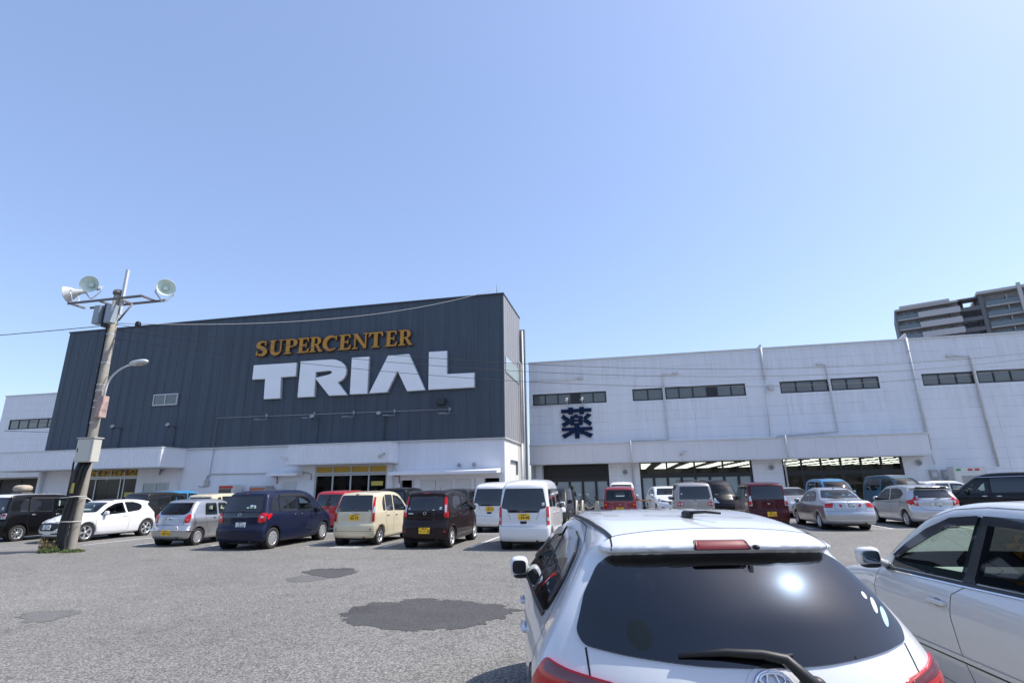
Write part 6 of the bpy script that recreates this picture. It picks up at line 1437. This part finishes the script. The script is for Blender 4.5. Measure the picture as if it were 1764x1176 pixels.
def retro(X, Y):
    L, W, H = 3.395, 1.475, 1.45
    s = SH(L, W, H, [(-.0, .36), (-.03, .46), (-.03, .54), (.03, .60), (.07, .66), (.10, .92), (.20, 1.10), (.42, 1.36), (.50, 1.42)], [(.75, 1.445), (1.2, 1.455), (1.7, 1.435)], [(2.05, 1.33), (2.4, 1.08)], [(2.62, .93)], [(2.9, .88), (3.2, .78)], [(a, b) if a < .9 else (a, b) for a, b in [(.12, .93), (.3, .97), (.5, 1.), (.75, 1.), (.86, .975), (.95, .93), (1.3, .80), (1.4, .73), (1.5, .66)]], (.56, 2.88), .27, kr=.14, kf=.35, r=.085, crown=.05)
    c = Car(s, 'kei_car', 'silver retro kei car with chrome bumper bars and oval tail lamps', 'small car')
    sd = [([(.80, .93), (1.35, .92), (1.35, 1.31), (.86, 1.31)], True), ([(1.43, .92), (2.2, .89), (2.28, .92), (1.95, 1.2), (1.75, 1.30), (1.43, 1.31)], True)]
    finish(c, dict(paint=PT['silver'], side=sd, wr=.05, back=([(-.50, 1.33), (.50, 1.33), (.56, 1.05), (.46, .97), (-.46, .97), (-.56, 1.05)], 2), front=[(-.5, 1.32), (.5, 1.32), (.62, .98), (-.62, .98)], zt=1.08, seat=1.75, seat2=.95, dash=2.35,
        tr=.05, tail=[([(.52, .76), (.53, .90), (.58, .98), (.64, .98), (.67, .90), (.67, .72), (.53, .70)], 'B', MT['red'], .012), ([(.53, .70), (.67, .71), (.67, .66), (.53, .655)], 'B', MT['lens'], .010), ([(.56, .77), (.62, .78), (.62, .85), (.57, .83)], 'B', MT['orange'], .015)],
        head=[([(3.0, .55, .84), (3.2, .50, .78), (3.28, .4, .66), (3.1, .62, .66)], 35, MT['lens'], .006)],
        gaps=[([(.80, .92), (.86, .66), (.95, .5), (1.0, .3)], 'L'), ([(1.39, .91), (1.39, .3)], 'L'), ([(2.35, .87), (2.32, .3)], 'L'), ([(-.50, .95), (-.5, .66), (.5, .66), (.50, .95)], 'B'), ([(.3, .70), (2.3, .70)], 'L')],
        plate=(.0, .42, 'B', '54-31', True, '福岡 580', 'せ'), handles=[], mirror=(2.10, .80, .95), ant=(1.3, 0, .12, 50), wh=(.27, 'cap', 12, .145), wiper=((0, .82), (-.03, .83))))
    for sg in (1, -1):
        b = MB(); pts = []
        for y in (.26, .42, .58, .68): p, g = c.point(sg*y, .50, 'B'); pts.append(p+g*.03)
        p, g = c.point(.32, .50, 'L' if sg > 0 else 'R'); pts.append(p+g*.03)
        b.tube(pts, .032, 10); p, g = c.point(sg*.40, .54, 'B'); b.add(*superell(.035, .022, .09, .8, 10, tuple(p+g*.04)), smooth=True); b.build('chrome_bumper', MT['chrome'], c.root)
        for x in (1.22, 2.1) if 0 else (1.2, 1.62):
            p, g = c.point(x, .83, 'L' if sg > 0 else 'R'); b = MB(); b.add(*superell(.05, .012, .02, .6, 8, tuple(p)), smooth=True); b.build('door_handle', MT['black'], c.root)
    c.line([(-.26, .86), (.26, .86)], 'B', .012, MT['chrome'], 'trim_strip', .006)
    p, g = c.point(0, .86, 'B'); b = MB(); b.add(*superell(.03, .06, .035, .9, 10, tuple(p+g*.01)), smooth=True); b.build('tailgate_handle', MT['chrome'], c.root)
    c.patch('sticker', [(.54, .62), (.44, .61), (.43, .56), (.50, .55)], 'B', MT['yel_st'], .006, rnd=.01, skirt=-.002); c.patch('sticker', [(.54, .66), (.47, .66), (.43, .615), (.53, .625)], 'B', MT['red'], .006, rnd=.01, skirt=-.002)
    return c.place(X, Y, 0)
def hatch208(X, Y):
    L, W, H = 3.96, 1.74, 1.46
    s = SH(L, W, H, [(-.0, .40), (.0, .60), (.08, .72), (.09, .92), (.22, 1.06), (.42, 1.26), (.28, 1.33), (.30, 1.355)], [(.55, 1.41), (1.0, 1.45), (1.6, 1.46), (2.0, 1.43)], [(2.4, 1.30), (2.9, 1.05)], [(3.1, .97)], [(3.4, .91), (3.75, .76), (3.88, .68)], TS, (.62, 3.16), .32, kr=.22, kf=.55, r=.08, crown=.05, nose=(.58, .40), gap=.035)
    c = Car(s, 'hatchback_car', 'white three-door hatchback nosing towards the camera behind the concrete pole', 'car', h=.035)
    sd = [([(1.60, .94), (2.62, .88), (2.72, .91), (2.35, 1.16), (2.0, 1.30), (1.66, 1.34)], True), ([(1.52, .95), (1.58, 1.345), (1.2, 1.34), (.95, 1.28), (.82, 1.20), (.86, 1.08), (1.0, 1.0)], False)]
    finish(c, dict(paint=PT['white'], side=sd, wr=.04, back=([(-.45, 1.28), (.45, 1.28), (.55, 1.05), (-.55, 1.05)], False), front=[(-.52, 1.34), (.52, 1.34), (.68, 1.0), (-.68, 1.0)], zt=1.06, seat=1.9, seat2=1.1, dash=2.6,
        tail=[([(.50, .92), (.72, .95), (.75, .82), (.52, .80)], 'B', MT['red'], .008)],
        head=[([(3.28, .74, .80), (3.55, .72, .80), (3.74, .52, .71), (3.78, .47, .66), (3.62, .66, .665), (3.4, .76, .70)], 38, MT['lens'], .008), ([(3.45, .74, .765), (3.56, .70, .765), (3.60, .68, .70), (3.48, .74, .70)], 38, MT['lamp_in'], .011)],
        patch=[('grille', [(-.44, .66), (-.30, .69), (.30, .69), (.44, .66), (.42, .52), (.28, .42), (-.28, .42), (-.42, .52)], 'F', MT['black'], .006, False), ('lower_intake', [(.18, .34), (.56, .36), (.50, .30), (.16, .30)], 'F', MT['black'], .004, True), ('sunroof', [(1.0, .42), (2.0, .44), (2.0, -.44), (1.0, -.42)], 'T', MT['glass_dark'], .004, False),
               ('fog_lamp', oval(.64, .47, .07, .055), 'F', MT['black'], .006, True), ('bumper_lip', [(-.66, .29), (.66, .29), (.62, .265), (-.62, .265)], 'F', MT['white_st'], .010, False)],
        gaps=[([(1.56, .93), (1.5, .8), (1.48, .5), (1.5, .28)], 'L'), ([(2.86, .90), (2.84, .5), (2.78, .3)], 'L'), ([(1.5, .28), (2.78, .3)], 'L'), ([(3.2, .60), (3.55, .50), (3.78, .32), (3.84, 0), (3.78, -.32), (3.55, -.50), (3.2, -.60)], 'T'), ([(.25, .96), (.9, .90), (1.6, .80)], 'L')],
        mirror=(2.55, .93, .97), handles=[(1.68, .84)], wh=(.32, 'y', 5, .19, None, .70)))
    ring('grille_ring', .44, .15, .012, 0, .555, 'F', c, MT['chrome'], off=.008) if 0 else None
    p, g = c.point(0, .78, 'F'); b = MB(); b.add(*superell(.02, .035, .04, .8, 8, tuple(p+g*.005)), smooth=True); b.build('emblem', MT['chrome'], c.root)
    c.plate(0, .55, 'F', '73-79', False, '福岡 300', 'た')
    return c.place(X, Y, 180)
def nbox(X, Y):
    L, W, H = 3.70, 1.69, 1.71
    s = SH(L, W, H, [(-.01, .42), (-.01, .62), (.03, .70), (.04, 1.0), (.09, 1.30), (.16, 1.55), (.18, 1.63)], [(.35, 1.69), (1.0, 1.71), (1.8, 1.71), (2.2, 1.68)], [(2.55, 1.58), (2.95, 1.25)], [(3.15, 1.05)], [(3.35, .95), (3.6, .80)], TB, (.62, 3.05), .29, kr=.08, kf=.2, r=.055, crown=.03)
    c = Car(s, 'tall_wagon', 'black tall wagon with a white roof at the far left edge', 'car')
    sd = [([(.55, 1.06), (.82, 1.05), (.82, 1.53), (.68, 1.50), (.56, 1.35)], False), ([(.88, 1.05), (1.74, 1.02), (1.74, 1.54), (.88, 1.54)], False), ([(1.84, 1.02), (2.75, .98), (2.84, 1.02), (2.55, 1.36), (2.35, 1.50), (1.84, 1.54)], True)]
    finish(c, dict(paint=PT['black'], side=sd, back=([(-.66, 1.56), (.66, 1.56), (.72, 1.06), (-.72, 1.06)], False), front=[(-.6, 1.58), (.6, 1.58), (.72, 1.12), (-.72, 1.12)], zt=1.28,
        tail=[([(.64, 1.02), (.80, 1.02), (.80, .82), (.60, .82)], 'B', MT['lens'], .008), ([(.66, 1.0), (.78, .99), (.78, .93), (.66, .91)], 'B', MT['red'], .011)],
        patch=[('roof_panel', [(.22, .62), (.22, -.62), (2.2, -.60), (2.2, .60)], 'T', PT['white'], .010, False), ('spoiler', [(-.66, 1.66), (.66, 1.66), (.66, 1.58), (-.66, 1.58)], 'B', PT['white'], .02, False), ('garnish', [(-.58, .99), (.58, .99), (.58, .90), (-.58, .90)], 'B', MT['alloy'], .006, False), ('window_visor', [(.92, 1.58), (2.3, 1.57), (2.3, 1.51), (.92, 1.51)], 'L', MT['black'], .016, True)],
        gaps=[([(.85, 1.03), (.85, .6), (1.0, .3)], 'L'), ([(1.79, 1.0), (1.79, .3)], 'L'), ([(2.8, .96), (2.75, .3)], 'L'), ([(-.8, .72), (.8, .72)], 'B')], hm=MT['chrome'], handles=[(1.05, .93), (1.95, .92)], mirror=(2.70, .92, 1.05), ant=(1.9, -.2, .2, 50), wh=(.295, 'thin', 9, .17), stick=[(-.58, 1.22, .035, .02, MT['white_st']), (-.58, 1.17, .035, .02, MT['white_st'])]))
    return c.place(X, Y, 0)
def boxkei(X, Y, p, label, lamps='round', plate=None, head=0, H=1.68, clearback=False, rack=False, name='kei_car', st=(), roofp=None, h=.045):
    L, W = 3.395, 1.475; k = H/1.68
    s = SH(L, W, H, [(-.01, .40), (-.01, .58), (.03, .66), (.04, .98*k), (.08, 1.25*k), (.15, 1.52*k), (.19, 1.60*k)], [(.4, 1.655*k), (1.0, 1.68*k), (1.6, 1.68*k), (2.0, 1.65*k)], [(2.4, 1.50*k), (2.75, 1.20*k)], [(2.95, 1.02*k)], [(3.12, .93*k), (3.32, .78*k)], TB, (.50, 2.87), .27, kr=.08, kf=.22, r=.06, crown=.035)
    c = Car(s, name, label, 'small car', h=h)
    sd = [([(.40, 1.06*k), (.66, 1.05*k), (.66, 1.51*k), (.46, 1.48*k)], False), ([(.73, 1.04*k), (1.42, 1.02*k), (1.42, 1.53*k), (.73, 1.53*k)], False), ([(1.50, 1.02*k), (2.55, .97*k), (2.62, 1.0*k), (2.28, 1.40*k), (2.1, 1.50*k), (1.50, 1.53*k)], True)]
    if lamps == 'round':
        tail = [([(.46, .94*k), (.68, .94*k), (.68, .80*k), (.46, .80*k)], 'B', MT['red'], .008), (oval(.52, .87*k, .045, .045), 'B', MT['lens'], .012), (oval(.63, .87*k, .04, .045), 'B', MT['lens'], .012)]
    elif lamps == 'low': tail = [([(.56, .98*k), (.68, .96*k), (.69, .72*k), (.58, .70*k)], 'B', MT['red'], .008), ([(.57, .92*k), (.67, .90*k), (.67, .82*k), (.58, .82*k)], 'B', MT['orange'], .012)]
    elif lamps == 'slim': tail = [([(.60, 1.17*k), (.665, 1.15*k), (.70, .80*k), (.585, .80*k)], 'B', MT['lens'], .008), ([(.60, .97*k), (.685, .97*k), (.70, .83*k), (.62, .83*k)], 'B', MT['red'], .012)]
    else: tail = [([(.60, 1.0*k), (.70, 1.0*k), (.70, .7*k), (.62, .7*k)], 'B', MT['red'], .008)]
    bk = [(-.54, 1.51*k), (.54, 1.51*k), (.60, 1.08*k), (.59, 1.04*k), (-.59, 1.04*k), (-.60, 1.08*k)]
    pa = [('grille', [(-.4, .74*k), (.4, .74*k), (.36, .62*k), (-.36, .62*k)], 'F', MT['black'], .005, False)]
    if roofp: pa.append(('roof_panel', [(.22, .52), (.22, -.52), (2.0, -.50), (2.0, .50)], 'T', roofp, .010, False))
    finish(c, dict(paint=p, side=sd, back=(bk, 3 if clearback else False), front=[(-.54, 1.54*k), (.54, 1.54*k), (.65, 1.08*k), (-.65, 1.08*k)], zt=H-.42, tail=tail, patch=pa, tr=.045 if lamps == 'round' else .02,
        head=[([(3.05, .60, .92*k), (3.25, .52, .80*k), (3.3, .40, .68*k), (3.1, .66, .70*k)], 35, MT['lens'], .006)],
        gaps=[([(-.60, 1.0*k), (-.60, .62), (.60, .62), (.60, 1.0*k)], 'B'), ([(.70, 1.0*k), (.72, .7), (.9, .3)], 'L'), ([(1.46, 1.0*k), (1.46, .3)], 'L'), ([(2.6, .95*k), (2.55, .3)], 'L')],
        handles=[(.9, .92*k), (1.65, .9*k)], mirror=(2.42, .80, 1.06*k), wh=(.27, 'cap', 8, .15), wiper=((-.02, .98*k), (.08, 1.08*k)), stick=st, **({'plate': plate} if plate else {})))
    emblem(c, 0, .88*k, .035)
    if rack:
        b = MB()
        for sg in (1, -1): b.tube([(.5, sg*.50, H+.0), (.55, sg*.50, H+.05), (1.9, sg*.50, H+.06), (2.0, sg*.50, H+.0)], .015, 8)
        for x in (.8, 1.6): b.tube([(x, -.52, H+.06), (x, .52, H+.06)], .018, 8)
        b.build('roof_rack', MT['black'], c.root)
    return c.place(X, Y, head)
def sedan(X, Y):
    L, W, H = 4.6, 1.695, 1.48
    s = SH(L, W, H, [(-.02, .40), (-.03, .58), (.02, .66), (.05, .90), (.09, .99), (.25, 1.03), (.62, 1.05), (.86, 1.12)], [(1.3, 1.38), (1.55, 1.45), (2.0, 1.48), (2.4, 1.465)], [(2.75, 1.38), (3.15, 1.14)], [(3.38, 1.0)], [(3.8, .93), (4.35, .80)], TS, (.98, 3.68), .30, kr=.20, kf=.42, r=.07, crown=.045)
    c = Car(s, 'sedan_car', 'silver saloon with a rear screen wiper parked right of the maroon car', 'car', h=.045)
    sd = [([(1.30, 1.0), (1.42, .98), (2.05, .95), (2.05, 1.35), (1.75, 1.36), (1.5, 1.30), (1.34, 1.15)], True), ([(2.13, .95), (3.0, .92), (3.08, .95), (2.75, 1.20), (2.5, 1.32), (2.13, 1.35)], True)]
    finish(c, dict(paint=PT['silver'], side=sd, back=([(-.48, 1.38), (.48, 1.38), (.62, 1.12), (.60, 1.09), (-.60, 1.09), (-.62, 1.12)], 1), front=[(-.52, 1.38), (.52, 1.38), (.65, 1.05), (-.65, 1.05)], zt=1.08, seat=2.3, seat2=1.4, dash=3.05, trim=MT['seat'],
        tail=[([(.52, .93), (.56, .78), (.82, .78), (.82, .94), (.64, .97)], 'B', MT['red'], .010), ([(.56, .935), (.64, .965), (.80, .945), (.80, .92)], 'B', MT['lens'], .013), ([(.27, .90), (.36, .90), (.33, .80), (.26, .80)], 'B', MT['red'], .010)],
        head=[([(4.2, .64, .80), (4.4, .58, .74), (4.5, .42, .62), (4.25, .74, .64)], 35, MT['lens'], .006)],
        gaps=[([(-.5, .96), (-.5, .72), (.5, .72), (.5, .96)], 'B'), ([(-.82, .66), (.82, .66)], 'B'), ([(1.2, .98), (1.3, .7), (1.42, .35)], 'L'), ([(2.09, .94), (2.08, .3)], 'L'), ([(3.08, .92), (3.04, .3)], 'L'), ([(.3, .98), (.12, .6), (.5, .66), (.12, -.6)][:1]*2, 'T')][:5], lines=[([(-.82, .36), (.82, .36)], 'B', .03, MT['white_st']), ([(-.3, .945), (.3, .945)], 'B', .015, MT['chrome']), ([(1.5, .62), (3.4, .60)], 'L', .03, PT['silver']), ([(1.5, .59), (3.4, .57)], 'L', .008, None)],
        plate=(0, .84, 'B', '70-81', False, '福岡 501', 'む'), handles=[(1.45, .84), (2.25, .83)], mirror=(3.0, .91, .98), wh=(.30, 'spoke', 7, .175)))
    emblem(c, 0, .985, .04); c.wiper((-.02, 1.075), (.42, 1.115), 'B', .010, .02)
    p, g = c.point(1.45, 0, 'T'); b = MB(); b.add(*superell(.04, .02, .02, .8, 8, tuple(p+g*.01)), smooth=True); b.build('antenna', MT['black'], c.root)
    return c.place(X, Y, 0)
def note(X, Y):
    L, W, H = 4.1, 1.695, 1.53
    s = SH(L, W, H, [(-.02, .42), (-.02, .62), (.04, .72), (.03, .95), (.10, 1.08), (.30, 1.34), (.18, 1.41), (.20, 1.445)], [(.5, 1.49), (1.0, 1.52), (1.6, 1.53), (2.1, 1.49)], [(2.5, 1.37), (3.0, 1.10)], [(3.22, .99)], [(3.5, .92), (3.9, .76)], TM, (.66, 3.26), .30, kr=.16, kf=.42, r=.07, crown=.045)
    c = Car(s, 'hatchback_car', 'pale silver hatchback with arrow-shaped red tail lamps, right of the silver saloon', 'car', h=.045)
    sd = [([(.62, 1.18), (.86, 1.02), (1.62, .96), (1.62, 1.38), (1.1, 1.40), (.8, 1.34)], True), ([(1.72, .96), (2.75, .92), (2.83, .95), (2.45, 1.23), (2.15, 1.36), (1.72, 1.38)], True)]
    finish(c, dict(paint=PT['silver2'], side=sd, back=([(-.52, 1.34), (.52, 1.34), (.62, 1.08), (.60, 1.05), (-.60, 1.05), (-.62, 1.08)], False), front=[(-.52, 1.4), (.52, 1.4), (.66, 1.06), (-.66, 1.06)], zt=1.12, seat=2.1, seat2=1.25, dash=2.8,
        tail=[([(.60, 1.10), (.66, 1.06), (.70, .98), (.81, .93), (.80, .88), (.58, .76), (.56, .82), (.62, .95), (.57, 1.03)], 'B', MT['red'], .010), ([(.62, .96), (.68, .95), (.65, .84), (.60, .82)], 'B', MT['lens'], .013), ([(.08, 1.0), (.34, .93), (.10, .80)], 'L', MT['red'], .010), ([(.08, 1.0), (.34, .93), (.10, .80)], 'R', MT['red'], .010)][:2],
        head=[([(3.55, .64, .84), (3.85, .55, .74), (3.95, .42, .66), (3.65, .72, .68)], 35, MT['lens'], .006)],
        patch=[('spoiler', [(-.5, 1.425), (.5, 1.425), (.52, 1.385), (-.52, 1.385)], 'B', MT['black'], .02, False)],
        gaps=[([(-.57, 1.02), (-.56, .78), (-.4, .62), (.4, .62), (.56, .78), (.57, 1.02)], 'B'), ([(.75, 1.05), (.95, .7), (1.1, .35)], 'L'), ([(1.67, .94), (1.66, .3)], 'L'), ([(2.85, .92), (2.8, .3)], 'L'), ([(.3, .86), (.8, .90), (2.8, .84)], 'L')], lines=[([(-.3, .90), (.3, .90)], 'B', .012, MT['chrome'])],
        plate=(0, .79, 'B', '77-66', False, '福岡 501', 'る'), handles=[(.98, .88), (1.9, .85)], mirror=(2.72, .91, 1.0), wiper=((.02, .99), (-.30, 1.09)), wh=(.30, 'y', 6, .175), stick=[(.53, 1.09, .03, .03, MT['white_st'])]))
    for sg, v in ((1, 'L'), (-1, 'R')): c.patch('tail_light', [(.10, 1.02), (.36, .92), (.16, .80)], v, MT['red'], .010, rnd=.01)
    emblem(c, 0, .96, .035)
    return c.place(X, Y, 0)
def bigvan(X, Y, hd=0):
    L, W, H = 4.9, 1.83, 1.95
    s = SH(L, W, H, [(-.01, .45), (-.01, .66), (.04, .75), (.04, 1.1), (.10, 1.4), (.22, 1.72), (.16, 1.80)], [(.5, 1.90), (1.2, 1.94), (2.2, 1.95), (2.9, 1.92)], [(3.3, 1.80), (3.8, 1.45)], [(4.1, 1.2)], [(4.4, 1.08), (4.8, .90)], TV, (1.0, 4.0), .34, kr=.10, kf=.3, r=.07, crown=.04, nose=(.8, .45))
    c = Car(s, 'minivan', 'black minivan on the right behind the pale silver hatchback', 'minivan', h=.05)
    sd = [([(.5, 1.20), (1.35, 1.18), (1.35, 1.70), (.62, 1.70)], False), ([(1.45, 1.18), (2.75, 1.15), (2.75, 1.72), (1.45, 1.72)], False), ([(2.85, 1.14), (3.75, 1.08), (3.83, 1.12), (3.4, 1.58), (3.2, 1.68), (2.85, 1.70)], True)]
    finish(c, dict(paint=PT['black'], side=sd, back=([(-.66, 1.72), (.66, 1.72), (.76, 1.2), (-.76, 1.2)], False), front=[(-.62, 1.76), (.62, 1.76), (.78, 1.25), (-.78, 1.25)], zt=1.5, seat=3.0, seat2=2.0, dash=3.75,
        tail=[([(-.78, 1.14), (.78, 1.14), (.78, .98), (-.78, .98)], 'B', MT['lens'], .008)][:0]+[([(.55, 1.16), (.86, 1.14), (.86, .96), (.55, .98)], 'B', MT['lens'], .008)], hm=MT['chrome'],
        lines=[([(.5, 1.80), (3.2, 1.76)], 'L', .02, MT['chrome']), ([(.5, 1.80), (3.2, 1.76)], 'R', .02, MT['chrome'])],
        gaps=[([(1.4, 1.15), (1.42, .35)], 'L'), ([(2.8, 1.12), (2.8, .35)], 'L'), ([(3.8, 1.05), (3.7, .35)], 'L')], handles=[(2.55, 1.02), (3.0, 1.02)], mirror=(3.55, 1.0, 1.2), wh=(.34, 'y', 7, .2)))
    return c.place(X, Y, hd)
def suv(X, Y, hd):
    L, W, H = 4.3, 1.77, 1.62
    s = SH(L, W, H, [(0, .45), (.0, .65), (.08, .78), (.08, 1.0), (.25, 1.2), (.5, 1.45)], [(.8, 1.57), (1.3, 1.61), (1.9, 1.61)], [(2.4, 1.5), (2.95, 1.22)], [(3.25, 1.08)], [(3.6, 1.03), (4.0, .92), (4.15, .82)], TM, (.8, 3.4), .34, kr=.2, kf=.45, r=.08, crown=.05, nose=(.72, .42))
    c = Car(s, 'suv_car', 'white compact SUV facing the camera between the red and champagne cars', 'car', h=.05)
    sd = [([(.8, 1.15), (1.75, 1.06), (1.75, 1.44), (1.2, 1.45)], False), ([(1.85, 1.05), (2.85, .99), (2.5, 1.3), (2.2, 1.42), (1.85, 1.44)], True)]
    finish(c, dict(paint=PT['white'], side=sd, front=[(-.56, 1.48), (.56, 1.48), (.70, 1.14), (-.70, 1.14)], zt=1.2, seat=2.1, seat2=1.2, dash=2.8,
        tail=[([(.5, 1.05), (.78, 1.05), (.78, .9), (.5, .9)], 'B', MT['red'], .008)], head=[([(3.55, .74, .97), (3.85, .62, .90), (4.12, .34, .82), (4.15, .34, .78), (3.9, .62, .80), (3.65, .76, .86)], 38, MT['lamp_in'], .008), ([(3.7, .70, .92), (3.85, .62, .88), (3.88, .62, .83), (3.72, .70, .86)], 38, MT['lens'], .012)],
        patch=[('grille', [(-.42, .84), (.42, .84), (.30, .68), (.12, .60), (-.12, .60), (-.30, .68)], 'F', MT['black'], .006, False), ('lower_intake', [(-.5, .40), (.5, .40), (.45, .33), (-.45, .33)], 'F', MT['black'], .005, False), ('fog_lamp', [(.5, .52), (.72, .55), (.68, .48)], 'F', MT['black'], .005, True)],
        gaps=[([(1.8, 1.04), (1.8, .35)], 'L'), ([(3.0, 1.0), (2.95, .35)], 'L')], handles=[(1.1, 1.0), (2.0, .95)], mirror=(2.8, .95, 1.12), wh=(.34, 'y', 5, .2)))
    emblem(c, 0, .80, .05, 'F'); c.plate(0, .50, 'F', '18-04', False, '福岡 301', 'な')
    return c.place(X, Y, hd)
def roadster(X, Y, hd, p, label):      # low saloon seen from the front
    L, W, H = 4.5, 1.72, 1.47
    s = SH(L, W, H, [(0, .45), (.0, .65), (.06, .9), (.2, 1.0), (.7, 1.05)], [(1.3, 1.38), (1.7, 1.46), (2.2, 1.46)], [(2.6, 1.36), (3.1, 1.1)], [(3.3, 1.0)], [(3.8, .92), (4.3, .76)], TS, (.9, 3.6), .30, kr=.2, kf=.45, r=.08, crown=.05)
    c = Car(s, 'sedan_car', label, 'car', h=.055)
    finish(c, dict(paint=p, side=[([(1.3, 1.0), (2.0, .95), (2.0, 1.34), (1.5, 1.3)], False), ([(2.1, .95), (3.0, .92), (2.7, 1.2), (2.4, 1.33), (2.1, 1.34)], True)], front=[(-.54, 1.37), (.54, 1.37), (.68, 1.05), (-.68, 1.05)], zt=1.07, seat=2.2, dash=2.95,
        head=[([(4.1, .66, .80), (4.3, .58, .72), (4.4, .42, .64), (4.15, .74, .66)], 35, MT['lens'], .006)], patch=[('grille', [(-.4, .68), (.4, .68), (.36, .56), (-.36, .56)], 'F', MT['black'], .005, False)], gaps=[([(2.05, .94), (2.05, .3)], 'L')], mirror=(2.9, .92, 1.0), wh=(.30, 'spoke', 7, .175)))
    return c.place(X, Y, hd)
# ================================================================= who stands where (row one)
freed(-11.42, 14.40); roundkei(-8.45, 15.80); dayz(-5.86, 15.15); keivan(-2.90, 14.95); retro(-14.68, 15.25); hatch208(-20.35, 19.85)
nbox(-23.45, 16.05)
# second row on the left
boxkei(-22.2, 20.9, PT['grey'], 'dark wagon roof behind the white three-door hatchback, by the blue roof', 'low', H=1.72)
boxkei(-24.3, 24.2, PT['blue'], 'bright blue kei car roof showing over the dark wagon', 'low', H=1.80)
boxkei(-28.2, 21.2, PT['white'], 'white car roof partly hidden by the concrete pole cables', 'low', H=1.62)
roundkei2 = boxkei(-18.75, 20.9, PT['cream'], 'cream white car roof behind the silver retro kei car', 'low', H=1.62, rack=False)
boxkei(-12.35, 20.9, PT['red'], 'bright red small car behind the nose of the navy minivan', 'low', H=1.66)
boxkei(-9.6, 20.9, PT['black'], 'black car roof peeping over the cream kei car', 'low', H=1.73, rack=False)
boxkei(-7.9, 24.0, PT['grey'], 'dark grey car roof between the dark brown kei car and the second white van', 'low', H=1.66)
keivan(-5.35, 20.7, PT['white'], 'second white van with yellow plate 26-72, partly hidden by the nearer van', '26-72')
boxkei(-3.15, 24.6, PT['grey'], 'dark kei wagon facing the camera just right of the near white van', 'low', head=180, H=1.72)
# right half
boxkei(-.45, 24.9, PT['oldred'], 'faded red kei wagon with see-through rear window', 'low', plate=(0, .66, 'B', '12-50', True), H=1.64, clearback=True)
keivan(-.4, 33.4, PT['white'], 'white van roof behind the faded red kei wagon', '31-08', 180)
suv(1.75, 34.2, 172)
boxkei(2.55, 22.9, PT['beige'], 'champagne kei car with round red tail lamps and roof rack', 'round', plate=(0, .60, 'B', '57-20', True), H=1.76, rack=True, st=[(.50, 1.30, .03, .035, MT['white_st']), (-.58, 1.12, .03, .03, MT['white_st'])])
keivan(4.35, 34.0, PT['black'], 'black van facing the camera behind the champagne kei car', '44-16', 168)
boxkei(5.25, 22.9, PT['maroon'], 'maroon kei wagon with clear and red tail lamps', 'slim', plate=(-.06, .52, 'B', '70-22', True), H=1.72, name='kei_wagon')
sedan(7.62, 21.55); note(10.95, 22.9)
roadster(8.15, 33.6, 176, PT['silver'], 'grey saloon facing the camera between the maroon and silver cars')
boxkei(10.2, 33.2, PT['blue'], 'light blue kei car facing the camera behind the silver saloon', 'low', head=176, H=1.86)
boxkei(12.9, 33.0, PT['bluegrey'], 'blue-grey kei wagon with a silver roof facing the camera', 'low', head=165, H=1.98, roofp=PT['silver'])
boxkei(14.9, 33.2, PT['white'], 'low white car roof behind the pale silver hatchback', 'low', head=78, H=1.66)
bigvan(17.0, 24.6, -50)
build_vitz(); build_near_sedan()
if 'lettering' in bpy.data.scenes: bpy.data.scenes.remove(bpy.data.scenes['lettering'])
